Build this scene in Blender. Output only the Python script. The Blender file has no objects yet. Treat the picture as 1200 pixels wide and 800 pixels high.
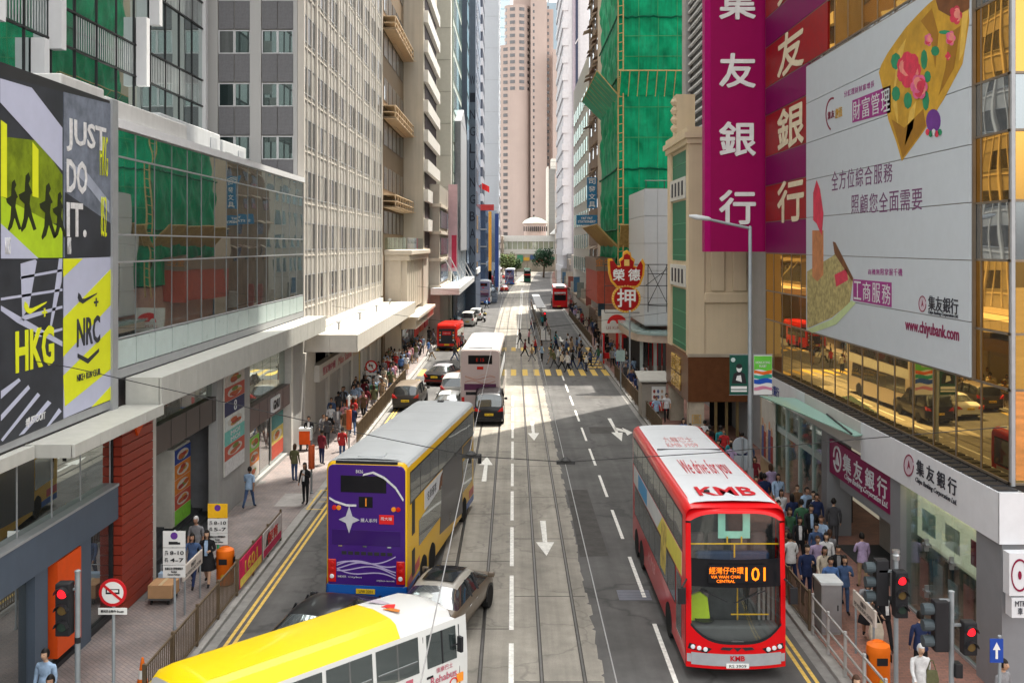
import bpy, bmesh, math, random
from mathutils import Vector, Matrix
rnd = random.Random(11)
sc = bpy.context.scene
col = sc.collection
PI = math.pi
rad = math.radians

# ------------------------------------------------------------------ camera, sky, sun, exposure
CH, F, VX, VY = 10.8, 1166.7, 602.0, 287.0      # eye height; focal length and vanishing point in photo pixels
cam = bpy.data.cameras.new('camera')
cam.lens = 35.0; cam.sensor_width = 36.0
cam.shift_x = -2.0 / 1200; cam.shift_y = -113.0 / 1200
cam.clip_start = 0.3; cam.clip_end = 6000
camo = bpy.data.objects.new('camera', cam); col.objects.link(camo)
camo.location = (0, 0, CH); camo.rotation_euler = (PI / 2, 0, 0)
sc.camera = camo
SUN_EL = rad(68.0); SUN_AZ = math.atan2(0.65, 0.76)     # clockwise from +Y (ahead), towards +X
w = bpy.data.worlds.new('World'); sc.world = w; w.use_nodes = True
nt = w.node_tree
bg = nt.nodes['Background']
sky = nt.nodes.new('ShaderNodeTexSky'); sky.sky_type = 'NISHITA'; sky.sun_disc = False
sky.sun_elevation = SUN_EL; sky.sun_rotation = SUN_AZ
sky.air_density = 1.0; sky.dust_density = 3.0; sky.ozone_density = 1.0
hz = nt.nodes.new('ShaderNodeHueSaturation'); hz.inputs['Saturation'].default_value = .12      # white subtropical haze
nt.links.new(sky.outputs[0], hz.inputs['Color']); wt = nt.nodes.new('ShaderNodeMix'); wt.data_type = 'RGBA'; wt.blend_type = 'MULTIPLY'; wt.inputs[0].default_value = 1.0; wt.inputs[7].default_value = (1.02, 1.0, .955, 1)
nt.links.new(hz.outputs[0], wt.inputs[6]); nt.links.new(wt.outputs[2], bg.inputs[0]); bg.inputs[1].default_value = 0.15
sl = bpy.data.lights.new('sun', 'SUN'); sl.energy = 2.15; sl.angle = rad(0.5); sl.color = (1.0, 0.93, 0.82)
so = bpy.data.objects.new('sun', sl); col.objects.link(so)
sd = Vector((math.cos(SUN_EL) * math.sin(SUN_AZ), math.cos(SUN_EL) * math.cos(SUN_AZ), math.sin(SUN_EL)))
so.rotation_euler = sd.to_track_quat('Z', 'Y').to_euler(); so.location = (60, 60, 150)
vs = sc.view_settings
vs.view_transform = 'Standard'; vs.look = 'None'; vs.gamma = 1.0; vs.use_curve_mapping = False
vs.exposure = 2.25
sc.cycles.max_bounces = 10; sc.cycles.diffuse_bounces = 2; sc.cycles.glossy_bounces = 5
sc.cycles.transparent_max_bounces = 16; sc.cycles.sample_clamp_indirect = 6.0
sc.cycles.caustics_reflective = False; sc.cycles.caustics_refractive = False

# ------------------------------------------------------------------ pixels to places
def gp(px, py, z=0.0):
    Y = F * (CH - z) / (py - VY)
    return ((px - VX) / F * Y, Y)
def onx(px, py, X):
    Y = X * F / (px - VX)
    return (Y, CH - (py - VY) / F * Y)
def ony(px, py, Y):
    return ((px - VX) / F * Y, CH - (py - VY) / F * Y)
def bend(Y):                        # the street swings gently away beyond 110 m
    return 9e-5 * max(0.0, Y - 110.0) ** 2

# ------------------------------------------------------------------ materials
def lin(c):
    if isinstance(c, str):
        c = c.lstrip('#'); c = [int(c[i:i + 2], 16) / 255 for i in (0, 2, 4)]
        c = [x / 12.92 if x <= .04045 else ((x + .055) / 1.055) ** 2.4 for x in c]
    return (c[0], c[1], c[2], 1.0)
MATS = {}
def M(key, c=None, rough=.6, metal=0.0, var=.12, scale=2.5, bump=0.0, coat=0.0, streak=0.0, emit=0.0, spec=.14):
    """plain procedural surface: colour with uneven tone, rain streaks, roughness variation and fine relief"""
    if key in MATS: return MATS[key]
    m = bpy.data.materials.new(key); m.use_nodes = True; MATS[key] = m
    n = m.node_tree.nodes; l = m.node_tree.links; b = n['Principled BSDF']
    c = lin(c); m.diffuse_color = c
    b.inputs['Roughness'].default_value = rough; b.inputs['Metallic'].default_value = metal
    b.inputs['Specular IOR Level'].default_value = spec
    if coat: b.inputs['Coat Weight'].default_value = coat; b.inputs['Coat Roughness'].default_value = .06
    tc = n.new('ShaderNodeTexCoord')
    nz = n.new('ShaderNodeTexNoise'); nz.inputs['Scale'].default_value = scale; nz.inputs['Detail'].default_value = 6; nz.inputs['Roughness'].default_value = .65
    l.new(tc.outputs['Object'], nz.inputs['Vector'])
    fac = nz.outputs['Fac']
    if streak:
        mp = n.new('ShaderNodeMapping'); mp.inputs['Scale'].default_value = (2.2, 2.2, .09)
        l.new(tc.outputs['Object'], mp.inputs['Vector'])
        n2 = n.new('ShaderNodeTexNoise'); n2.inputs['Scale'].default_value = 1.6; n2.inputs['Detail'].default_value = 5
        l.new(mp.outputs[0], n2.inputs['Vector'])
        mx = n.new('ShaderNodeMix'); mx.inputs['Factor'].default_value = streak
        l.new(fac, mx.inputs[2]); l.new(n2.outputs['Fac'], mx.inputs[3]); fac = mx.outputs[0]
    if var:
        rp = n.new('ShaderNodeMapRange'); rp.inputs[1].default_value = .28; rp.inputs[2].default_value = .72
        rp.inputs[3].default_value = 1 - var; rp.inputs[4].default_value = 1 + var
        l.new(fac, rp.inputs[0])
        vm = n.new('ShaderNodeVectorMath'); vm.operation = 'SCALE'; vm.inputs[0].default_value = c[:3]
        l.new(rp.outputs[0], vm.inputs['Scale']); l.new(vm.outputs[0], b.inputs['Base Color'])
        if var > .03:
          r2 = n.new('ShaderNodeMapRange'); r2.inputs[3].default_value = max(0.02, rough - .08); r2.inputs[4].default_value = min(1, rough + .08)
          l.new(fac, r2.inputs[0]); l.new(r2.outputs[0], b.inputs['Roughness'])
    else:
        b.inputs['Base Color'].default_value = c
    if bump:
        n3 = n.new('ShaderNodeTexNoise'); n3.inputs['Scale'].default_value = scale * 14; n3.inputs['Detail'].default_value = 3
        l.new(tc.outputs['Object'], n3.inputs['Vector'])
        bp = n.new('ShaderNodeBump'); bp.inputs['Strength'].default_value = bump; bp.inputs['Distance'].default_value = .02
        l.new(n3.outputs['Fac'], bp.inputs['Height']); l.new(bp.outputs[0], b.inputs['Normal'])
    if emit:
        b.inputs['Emission Color'].default_value = c; b.inputs['Emission Strength'].default_value = emit
    return m
def mirror(key, tint=None, body=None, refl=.3, rough=.012, wob=.004, wscale=.5):
    """coated facade glass: dark body, tinted reflection, slightly wavy sheets"""
    if key in MATS: return MATS[key]
    m = bpy.data.materials.new(key); m.use_nodes = True; MATS[key] = m
    n = m.node_tree.nodes; l = m.node_tree.links; n.remove(n['Principled BSDF']); o = n['Material Output']
    d = n.new('ShaderNodeBsdfPrincipled'); d.inputs['Base Color'].default_value = lin(body); d.inputs['Roughness'].default_value = .25
    g = n.new('ShaderNodeBsdfGlossy'); g.inputs['Color'].default_value = lin(tint); g.inputs['Roughness'].default_value = rough
    lw = n.new('ShaderNodeLayerWeight'); lw.inputs['Blend'].default_value = .35
    mr = n.new('ShaderNodeMapRange'); mr.inputs[3].default_value = refl; mr.inputs[4].default_value = min(1, refl + .3)
    l.new(lw.outputs['Facing'], mr.inputs[0])
    mx = n.new('ShaderNodeMixShader'); l.new(mr.outputs[0], mx.inputs[0]); l.new(d.outputs[0], mx.inputs[1]); l.new(g.outputs[0], mx.inputs[2])
    tc = n.new('ShaderNodeTexCoord'); nz = n.new('ShaderNodeTexNoise'); nz.inputs['Scale'].default_value = wscale; nz.inputs['Detail'].default_value = 0
    l.new(tc.outputs['Object'], nz.inputs['Vector'])
    bp = n.new('ShaderNodeBump'); bp.inputs['Strength'].default_value = 1; bp.inputs['Distance'].default_value = wob
    l.new(nz.outputs['Fac'], bp.inputs['Height']); l.new(bp.outputs[0], g.inputs['Normal'])
    l.new(mx.outputs[0], o.inputs[0])
    return m
def clear(key, tint=None, trans=.7, rough=.02, milk=0.0):
    """see-through pane"""
    if key in MATS: return MATS[key]
    m = bpy.data.materials.new(key); m.use_nodes = True; MATS[key] = m
    n = m.node_tree.nodes; l = m.node_tree.links; n.remove(n['Principled BSDF']); o = n['Material Output']
    t = n.new('ShaderNodeBsdfTransparent'); t.inputs[0].default_value = lin(tint)
    g = n.new('ShaderNodeBsdfGlossy'); g.inputs['Color'].default_value = (.9, .95, .95, 1); g.inputs['Roughness'].default_value = rough
    lw = n.new('ShaderNodeLayerWeight'); lw.inputs['Blend'].default_value = .5; fr = n.new('ShaderNodeMath'); fr.operation = 'POWER'; fr.inputs[1].default_value = 4.0; l.new(lw.outputs['Facing'], fr.inputs[0])
    ad = n.new('ShaderNodeMath'); ad.operation = 'MULTIPLY_ADD'; ad.inputs[1].default_value = 1.0; ad.inputs[2].default_value = (1 - trans) * .4; ad.use_clamp = True
    l.new(fr.outputs[0], ad.inputs[0])
    mx = n.new('ShaderNodeMixShader'); l.new(ad.outputs[0], mx.inputs[0]); l.new(t.outputs[0], mx.inputs[1]); l.new(g.outputs[0], mx.inputs[2])
    if milk:                           # body-tinted sheet that also catches the light
        d = n.new('ShaderNodeBsdfDiffuse'); d.inputs[0].default_value = lin(tint); m2 = n.new('ShaderNodeMixShader'); m2.inputs[0].default_value = milk
        l.new(mx.outputs[0], m2.inputs[1]); l.new(d.outputs[0], m2.inputs[2]); mx = m2
    l.new(mx.outputs[0], o.inputs[0])
    return m

# ------------------------------------------------------------------ objects
INV = {}
def props(o, label=None, cat=None, group=None, kind=None):
    if label: o['label'] = label
    if cat: o['category'] = cat
    if group: o['group'] = group
    if kind: o['kind'] = kind
    return o
def thing(name, label, cat, loc=(0, 0, 0), rz=0.0, group=None, rot=None):
    o = bpy.data.objects.new(name, None); col.objects.link(o)
    o.empty_display_size = .3
    o.location = loc; o.rotation_euler = rot or (0, 0, rz)
    INV[o.name] = (Matrix.Translation(Vector(loc)) @ Matrix.Rotation(rz, 4, 'Z')).inverted()
    return props(o, label, cat, group)
def link(name, me, parent=None, loc=None, rot=None, scale=None, world=False):
    o = bpy.data.objects.new(name, me); col.objects.link(o)
    if loc: o.location = loc
    if rot: o.rotation_euler = rot
    if scale: o.scale = scale
    if parent:
        o.parent = parent
        if world and parent.name in INV: o.matrix_parent_inverse = INV[parent.name]
    return o
class G:
    """collects simple shapes, then becomes one mesh"""
    def __init__(s): s.v = []; s.f = []; s.mi = []; s.m = 0
    def add(s, vs, fs):
        b = len(s.v); s.v += [tuple(p) for p in vs]; s.f += [tuple(b + i for i in f) for f in fs]; s.mi += [s.m] * len(fs); return s
    def box(s, x0, y0, z0, x1, y1, z1):
        return s.add([(x0, y0, z0), (x1, y0, z0), (x1, y1, z0), (x0, y1, z0), (x0, y0, z1), (x1, y0, z1), (x1, y1, z1), (x0, y1, z1)],
                     [(0, 3, 2, 1), (4, 5, 6, 7), (0, 1, 5, 4), (1, 2, 6, 5), (2, 3, 7, 6), (3, 0, 4, 7)])
    def quad(s, a, b, c, d): return s.add([a, b, c, d], [(0, 1, 2, 3)])
    def prism(s, pts, axis, a, b):
        """polygon pts (2D) extruded along axis 'x','y' or 'z' from a to b"""
        k = len(pts)
        def p3(p, t): return {'x': (t, p[0], p[1]), 'y': (p[0], t, p[1]), 'z': (p[0], p[1], t)}[axis]
        vs = [p3(p, a) for p in pts] + [p3(p, b) for p in pts]
        fs = [tuple(range(k)), tuple(range(2 * k - 1, k - 1, -1))] + [(i, k + i, k + (i + 1) % k, (i + 1) % k) for i in range(k)]
        return s.add(vs, fs)
    def tube(s, p0, p1, r, n=8, r2=None, cap=True):
        p0 = Vector(p0); p1 = Vector(p1); r2 = r if r2 is None else r2
        d = (p1 - p0).normalized(); a = d.orthogonal().normalized(); b = d.cross(a)
        vs = []
        for p, q in ((p0, r), (p1, r2)):
            for i in range(n):
                t = 2 * PI * i / n; vs.append(p + (a * math.cos(t) + b * math.sin(t)) * q)
        fs = [(i, (i + 1) % n, n + (i + 1) % n, n + i) for i in range(n)]
        if cap: fs += [tuple(range(n - 1, -1, -1)), tuple(range(n, 2 * n))]
        return s.add(vs, fs)
    def path(s, pts, r, n=6):
        for a, b in zip(pts, pts[1:]): s.tube(a, b, r, n)
        return s
    def lathe(s, prof, n=16, o=(0, 0, 0), axis='z'):
        """prof: (radius, height) pairs"""
        vs = []
        for r, h in prof:
            for i in range(n):
                t = 2 * PI * i / n; x, y = r * math.cos(t), r * math.sin(t)
                p = {'z': (x, y, h), 'y': (x, h, y), 'x': (h, x, y)}[axis]
                vs.append((p[0] + o[0], p[1] + o[1], p[2] + o[2]))
        fs = []
        for j in range(len(prof) - 1):
            for i in range(n):
                a, b = j * n + i, j * n + (i + 1) % n
                fs.append((a, b, b + n, a + n))
        fs += [tuple(range(n - 1, -1, -1)), tuple(range((len(prof) - 1) * n, len(prof) * n))]
        return s.add(vs, fs)
    def loft(s, rings, closed=True, cap=True):
        k = len(rings[0]); vs = [p for r in rings for p in r]; fs = []
        for j in range(len(rings) - 1):
            for i in range(k if closed else k - 1):
                a, b = j * k + i, j * k + (i + 1) % k
                fs.append((a, b, b + k, a + k))
        if cap: fs += [tuple(range(k - 1, -1, -1)), tuple(range((len(rings) - 1) * k, len(rings) * k))]
        return s.add(vs, fs)
    def mesh(s, name, mats, smooth=None, bevel=0, seg=2):
        me = bpy.data.meshes.new(name); me.from_pydata(s.v, [], s.f)
        ms = mats if isinstance(mats, (list, tuple)) else [mats]
        for m in ms: me.materials.append(m)
        if len(ms) > 1: me.polygons.foreach_set('material_index', s.mi)
        bm = bmesh.new(); bm.from_mesh(me)
        bmesh.ops.recalc_face_normals(bm, faces=bm.faces)
        if bevel: bmesh.ops.bevel(bm, geom=[e for e in bm.edges if e.is_manifold and e.calc_face_angle(0) > .5], offset=bevel, segments=seg, profile=.6, affect='EDGES', clamp_overlap=True)
        bm.to_mesh(me); bm.free()
        if smooth is not None:
            for p in me.polygons: p.use_smooth = True
            me.set_sharp_from_angle(angle=rad(smooth))
        return me
    def map(s, fn): s.v = [tuple(fn(*p)) for p in s.v]; return s
    def grid(s, us, vf, n):
        """strips over us: vf(u, t) gives the point for t in 0..1"""
        b = len(us); vs = [vf(u, t / n) for u in us for t in range(n + 1)]
        return s.add(vs, [(i * (n + 1) + j, (i + 1) * (n + 1) + j, (i + 1) * (n + 1) + j + 1, i * (n + 1) + j + 1) for i in range(b - 1) for j in range(n)])
    def ob(s, name, mats, parent=None, world=True, smooth=None, bevel=0, seg=2, label=None, cat=None, group=None, kind=None, loc=None, rot=None):
        o = link(name, s.mesh(name, mats, smooth, bevel, seg), parent, loc, rot, world=world)
        return props(o, label, cat, group, kind)
def copy_tree(o, parent=None):
    c = o.copy(); col.objects.link(c); c.parent = parent
    if o.parent and parent: c.matrix_parent_inverse = o.matrix_parent_inverse
    for ch in KIDS.get(o.name, []): copy_tree(ch, c)
    return c
KIDS = {}
def kids_of(root, stack=None):
    """remember who hangs under whom, so copies need no search"""
    for o in col.objects:
        if o.parent: KIDS.setdefault(o.parent.name, [])
    for k in KIDS: KIDS[k] = []
    for o in col.objects:
        if o.parent: KIDS[o.parent.name].append(o)
FACE = {'-y': (PI / 2, 0, 0), '+y': (PI / 2, 0, PI), '+x': (PI / 2, 0, PI / 2), '-x': (PI / 2, 0, -PI / 2), '+z': (0, 0, 0)}
TXT = []
def txt(s, at, face, w, h, mat, parent=None, name='lettering', depth=.012, world=True, bold=.0, shear=0.0, rot=None, heavy=0.0):
    """real lettering cut as flat solid glyphs, fitted to a w x h box centred on at"""
    cu = bpy.data.curves.new(name, 'FONT'); cu.body = s; cu.size = 1; cu.align_x = 'CENTER'; cu.extrude = 0.001; cu.offset = bold; cu.shear = shear
    cu.resolution_u = 2; cu.space_line = 1.0
    t = bpy.data.objects.new('tmp', cu); col.objects.link(t)
    o = link(name, bpy.data.meshes.new(name), parent, at, rot or FACE[face], world=world)
    TXT.append((t, o, w, h, mat, depth, heavy))
    return o
def finish_text():
    bpy.context.view_layer.update()
    dg = bpy.context.evaluated_depsgraph_get()
    for t, o, w, h, mat, depth, heavy in TXT:
        me = bpy.data.meshes.new_from_object(t.evaluated_get(dg))
        if len(me.vertices):
            xs = [v.co.x for v in me.vertices]; ys = [v.co.y for v in me.vertices]
            x0, x1, y0, y1 = min(xs), max(xs), min(ys), max(ys)
            sx = w / max(1e-6, x1 - x0) if w else None; sy = h / max(1e-6, y1 - y0) if h else None
            sx = sx or sy; sy = sy or sx
            for v in me.vertices:
                v.co = ((v.co.x - (x0 + x1) / 2) * sx, (v.co.y - (y0 + y1) / 2) * sy, depth if v.co.z > 0 else 0)
        bm = bmesh.new(); bm.from_mesh(me)
        if heavy:                      # brush-weight strokes: the glyph again, shifted by a fraction of a stroke
            src = bm.verts[:] + bm.edges[:] + bm.faces[:]
            for k, (a, b) in enumerate(((1, .3), (-1, -.3), (.3, 1), (-.3, -1), (.7, -.7), (-.7, .7))):
                d = bmesh.ops.duplicate(bm, geom=src); bmesh.ops.translate(bm, verts=[e for e in d['geom'] if isinstance(e, bmesh.types.BMVert)], vec=(a * heavy, b * heavy, .0011 * (k + 1)))
        bm.to_mesh(o.data); bm.free()
        o.data.materials.clear(); o.data.materials.append(mat)
        for p in o.data.polygons: p.material_index = 0
        bpy.data.meshes.remove(me)
        cu = t.data; bpy.data.objects.remove(t); bpy.data.curves.remove(cu)
# ================================================================== THE SETTING: ground, road, tracks, pavements
def road_mat(key, c, patch, crack, tyre):
    m = bpy.data.materials.new(key); m.use_nodes = True; MATS[key] = m
    n = m.node_tree.nodes; l = m.node_tree.links; b = n['Principled BSDF']; b.inputs['Roughness'].default_value = .82
    tc = n.new('ShaderNodeTexCoord')
    def noise(sc_, det, mp=None, rough=.6):
        z = n.new('ShaderNodeTexNoise'); z.inputs['Scale'].default_value = sc_; z.inputs['Detail'].default_value = det; z.inputs['Roughness'].default_value = rough
        if mp:
            q = n.new('ShaderNodeMapping'); q.inputs['Scale'].default_value = mp; l.new(tc.outputs['Object'], q.inputs['Vector']); l.new(q.outputs[0], z.inputs['Vector'])
        else: l.new(tc.outputs['Object'], z.inputs['Vector'])
        return z.outputs['Fac']
    def rng(v, a, b_, c_, d):
        r = n.new('ShaderNodeMapRange'); r.inputs[1].default_value = a; r.inputs[2].default_value = b_; r.inputs[3].default_value = c_; r.inputs[4].default_value = d
        l.new(v, r.inputs[0]); return r.outputs[0]
    def mul(a, b_):
        q = n.new('ShaderNodeMath'); q.operation = 'MULTIPLY'; l.new(a, q.inputs[0]); l.new(b_, q.inputs[1]); return q.outputs[0]
    f = rng(noise(.35, 8), .3, .7, 1 - patch, 1 + patch)
    f = mul(f, rng(noise(2.2, 6), .3, .7, .88, 1.12))
    f = mul(f, rng(noise(60, 2), .25, .75, .8, 1.2))
    f = mul(f, rng(noise(.9, 5, (1.6, .05, 1)), .35, .65, 1 - tyre, 1 + tyre))
    vo = n.new('ShaderNodeTexVoronoi'); vo.feature = 'DISTANCE_TO_EDGE'; vo.inputs['Scale'].default_value = crack[0]
    ad = n.new('ShaderNodeVectorMath'); ad.operation = 'ADD'
    cn = n.new('ShaderNodeTexNoise'); cn.inputs['Scale'].default_value = 1.5; l.new(tc.outputs['Object'], cn.inputs['Vector'])
    l.new(tc.outputs['Object'], ad.inputs[0]); l.new(cn.outputs['Color'], ad.inputs[1]); l.new(ad.outputs[0], vo.inputs['Vector'])
    f = mul(f, rng(vo.outputs['Distance'], 0, .02, crack[1], 1))
    vm = n.new('ShaderNodeVectorMath'); vm.operation = 'SCALE'; vm.inputs[0].default_value = lin(c)[:3]; l.new(f, vm.inputs['Scale']); l.new(vm.outputs[0], b.inputs['Base Color'])
    bp = n.new('ShaderNodeBump'); bp.inputs['Strength'].default_value = .35; bp.inputs['Distance'].default_value = .01; l.new(noise(45, 3), bp.inputs['Height']); l.new(bp.outputs[0], b.inputs['Normal'])
    return m
asphalt = road_mat('asphalt', (.07, .068, .066), .36, (.16, .55), .2)
trackbed = road_mat('track_concrete', (.23, .212, .18), .24, (.3, .72), .2)
def paver_mat(key, c1, c2, cm, bw=.2, bh=.1, rot=0):
    m = bpy.data.materials.new(key); m.use_nodes = True; MATS[key] = m
    n = m.node_tree.nodes; l = m.node_tree.links; b = n['Principled BSDF']; b.inputs['Roughness'].default_value = .75
    tc = n.new('ShaderNodeTexCoord'); mp = n.new('ShaderNodeMapping'); mp.inputs['Rotation'].default_value = (0, 0, rot); l.new(tc.outputs['Object'], mp.inputs[0])
    br = n.new('ShaderNodeTexBrick'); br.inputs['Scale'].default_value = 1; br.inputs['Brick Width'].default_value = bw; br.inputs['Row Height'].default_value = bh
    br.inputs['Mortar Size'].default_value = .006; br.inputs['Color1'].default_value = lin(c1); br.inputs['Color2'].default_value = lin(c2); br.inputs['Mortar'].default_value = lin(cm)
    l.new(mp.outputs[0], br.inputs[0])
    nz = n.new('ShaderNodeTexNoise'); nz.inputs['Scale'].default_value = .7; nz.inputs['Detail'].default_value = 8; l.new(tc.outputs['Object'], nz.inputs[0])
    mr = n.new('ShaderNodeMapRange'); mr.inputs[1].default_value = .3; mr.inputs[2].default_value = .7; mr.inputs[3].default_value = .68; mr.inputs[4].default_value = 1.25; l.new(nz.outputs[0], mr.inputs[0])
    vm = n.new('ShaderNodeVectorMath'); vm.operation = 'SCALE'; l.new(br.outputs['Color'], vm.inputs[0]); l.new(mr.outputs[0], vm.inputs['Scale']); l.new(vm.outputs[0], b.inputs['Base Color'])
    bp = n.new('ShaderNodeBump'); bp.inputs['Distance'].default_value = .006; bp.inputs['Strength'].default_value = .6; bp.invert = True; l.new(br.outputs['Fac'], bp.inputs['Height']); l.new(bp.outputs[0], b.inputs['Normal'])
    return m
pav_l = paver_mat('grey_pink_pavers', (.235, .19, .175), (.19, .165, .16), (.1, .09, .085), .21, .105, .78)
pav_r = paver_mat('red_pavers', (.27, .125, .09), (.2, .1, .08), (.1, .07, .06), .2, .1, .0)
conc = M('kerb_concrete', (.26, .25, .235), .85, var=.25, scale=1.3, bump=.3)
white_paint = M('road_white', (.66, .65, .61), .7, var=.3, scale=7)
yellow_paint = M('road_yellow', (.58, .4, .1), .7, var=.3, scale=6)

KL, KR = -8.25, 8.0                  # kerb lines
BL, BR = -11.4, 11.5                 # building lines
YS = [-25, 20, 50, 80, 110, 140, 170, 200, 230, 260, 300, 340, 380, 430]
def ribbon(x0, x1, z, name, mat, ys=YS, kind='structure', parent=None, thick=0):
    g = G()
    for a, b in zip(ys, ys[1:]):
        A, B = bend(a), bend(b)
        g.quad((x0 + A, a, z), (x1 + A, a, z), (x1 + B, b, z), (x0 + B, b, z))
        if thick:
            g.quad((x0 + A, a, z), (x0 + B, b, z), (x0 + B, b, z - thick), (x0 + A, a, z - thick))
            g.quad((x1 + A, a, z), (x1 + B, b, z), (x1 + B, b, z - thick), (x1 + A, a, z - thick))
    return g.ob(name, mat, parent, kind=kind if not parent else None)
g = G(); g.quad((-1500, -200, -.02), (1500, -200, -.02), (1500, 3000, -.02), (-1500, 3000, -.02))
g.ob('ground', M('city_ground', (.16, .155, .15), .9, var=.2, scale=.2), kind='structure')
road = ribbon(KL, KR, 0.0, 'road', asphalt)
bed = ribbon(-2.45, 2.2, .004, 'tram_track_bed', trackbed)
railm = M('worn_rail_steel', (.10, .095, .09), .35, metal=.8, var=.3)
for x in (-1.92, -.85, .70, 1.77):
    ribbon(x - .055, x + .055, .007, 'rail_groove', M('rail_edge_joint', (.06, .056, .052), .8), parent=bed)
    ribbon(x - .024, x + .024, .012, 'rail', railm, parent=bed)
# joints between the cast slabs of the track bed
g = G()
for y in range(22, 130, 6): g.box(-2.45, y, .0042, -.02, y + .05, .0062); g.box(.02, y + 2.6, .0042, 2.2, y + 2.65, .0062)
g.ob('slab_joint', M('joint_tar', (.07, .066, .062), .8), bed, kind='stuff')
g = G()
for y in range(21, 120):             # frayed asphalt along the track bed
    wj = rnd.uniform(.0, .12); g.quad((2.2, y, .0055), (2.2 + wj, y + .1, .0055), (2.2 + rnd.uniform(0, .12), y + .9, .0055), (2.2, y + 1, .0055))
g.ob('ragged_edge', trackbed, bed, kind='stuff')
# pavements and kerbs
pl = ribbon(-60, KL - .32, .13, 'pavement_left', pav_l, thick=.15)
pr = ribbon(KR + .3, 60, .13, 'pavement_right', pav_r, thick=.15)
for side, p, x0, x1 in (('l', pl, KL - .32, KL), ('r', pr, KR, KR + .3)):
    for y in [18 + 1.2 * i for i in range(70)]:
        A = bend(y); dz = rnd.uniform(-.004, .004)
        G().box(x0 + A, y, 0, x1 + A, y + 1.185, .128 + dz).ob('kerb_stone', conc, p, bevel=.012, seg=1)
    ribbon(x0, x1, .126, 'kerb', conc, [102, 140, 170, 200, 230, 260, 300, 340, 380, 430], parent=p, thick=.13)
ribbon(KL, KL + .28, .005, 'gutter', M('gutter_concrete', (.2, .195, .185), .85, var=.25), parent=road)
ribbon(KR - .28, KR, .005, 'gutter', M('gutter_concrete'), parent=road)
# painted lines
for x in (KL + .42, KL + .62): ribbon(x, x + .1, .006, 'yellow_line', yellow_paint, [18, 50, 80], parent=road)
for x in (KR - .55, KR - .75): ribbon(x, x + .1, .006, 'yellow_line', yellow_paint, [18, 38], parent=road)
def paint(x0, y0, x1, y1, name='lane_dash', mat=white_paint, z=.010, p=road):
    A, B = bend(y0), bend(y1)
    g = G(); g.quad((x0 + A, y0, z), (x1 + A, y0, z), (x1 + B, y1, z), (x0 + B, y1, z)); return g.ob(name, mat, p)
for k in range(9): paint(-.13, 22.4 + 5.55 * k, .0, 22.4 + 4.6 + 5.55 * k)
for k in range(10): paint(3.95, 24.4 + 6.1 * k, 4.07, 28.4 + 6.1 * k)
paint(.2, 104, .32, 250); paint(.5, 104, .62, 250)
paint(5.2, 107, 5.32, 109)
# yellow crossing
for k in range(17): paint(-8 + .97 * k, 82.3, -7.55 + .97 * k, 86.4, 'crossing_bar', yellow_paint)
for k in range(17): paint(-8 + .97 * k, 101.5, -7.55 + .97 * k, 105, 'crossing_bar', yellow_paint)
for k in range(6): paint(6.6, 87.4 + 2.3 * k, 7.9, 88.5 + 2.3 * k, 'crossing_bar', yellow_paint)
def arrow(cx, y0, y1, turn=0, flip=1):
    """painted arrow from tail y0 to tip y1"""
    L = y1 - y0; g = G(); z = .011; h = L * .36
    g.quad((cx - .11, y0, z), (cx + .11, y0, z), (cx + .08, y1 - h, z), (cx - .08, y1 - h, z))
    g.add([(cx - .33, y1 - h, z), (cx + .33, y1 - h, z), (cx, y1, z)], [(0, 1, 2)])
    if turn:
        ym = y0 + L * .45
        g.quad((cx, ym - L * .05, z), (cx, ym + L * .09, z), (cx + turn * .5, ym + L * .2, z), (cx + turn * .5, ym + L * .08, z))
        g.add([(cx + turn * .45, ym - L * .02, z), (cx + turn * .5, ym + L * .32, z), (cx + turn * .9, ym + L * .2, z)], [(0, 1, 2)])
    return g.ob('lane_arrow', white_paint, road)
arrow(1.14, 39.0, 34.6); arrow(1.13, 61, 55); arrow(-1.36, 45.5, 50.8); arrow(5.95, 62, 54.8, turn=1)
arrow(5.4, 117, 111)
for i, (x0, y0, x1, y1) in enumerate(((4.4, 57, 6.6, 59.2), (-6.9, 47, -5.6, 58), (2.3, 34.5, 3.3, 44), (5, 70, 7, 71.4))):
    g = G(); g.quad((x0, y0, .003), (x1, y0 + .1, .003), (x1 - .05, y1, .003), (x0 + .04, y1 - .08, .003)); g.ob('repair_patch', M('patch_%d' % (i % 2), ((.066, .063, .06), (.082, .078, .074))[i % 2], .85, var=.3, scale=2, bump=.3), road)
# iron covers let into the road
for (px, py, sx, sy) in ((743, 697, 1.0, .9), (505, 628, .6, .6)):
    x, y = gp(px, py); g = G(); g.box(x - sx / 2, y - sy / 2, .003, x + sx / 2, y + sy / 2, .009)
    for i in range(1, 4): g.box(x - sx / 2 + .02, y - sy / 2 + i * sy / 4 - .015, .009, x + sx / 2 - .02, y - sy / 2 + i * sy / 4 + .015, .013)
    g.ob('iron_cover', M('cover_iron', (.12, .125, .15), .5, metal=.4, var=.2), road)
for (px, py) in ((158, 700), (245, 560), (290, 590), (300, 565)):
    x, y = gp(px, py, .13); G().box(x - .4, y - .3, .131, x + .4, y + .3, .137).ob('iron_cover', M('cover_grey', (.17, .165, .16), .7, var=.2), pl)
x, y = gp(345, 585, .13)
G().box(x - .6, y - 1.1, .131, x + .5, y + 1.0, .135).ob('repair_slab', M('repair_cement', (.3, .285, .27), .85, var=.2), pl)
for x0, y0, x1, y1 in ((.8, -1.6, .88, 1.6), (.88, 1.52, 1.55, 1.6), (.88, -1.6, 1.55, -1.52), (1.1, -.4, 1.5, -.34), (1.1, .3, 1.5, .36)): paint(x + x0, y + y0, x + x1, y + y1, 'yellow_line', yellow_paint, .136, pl)
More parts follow.
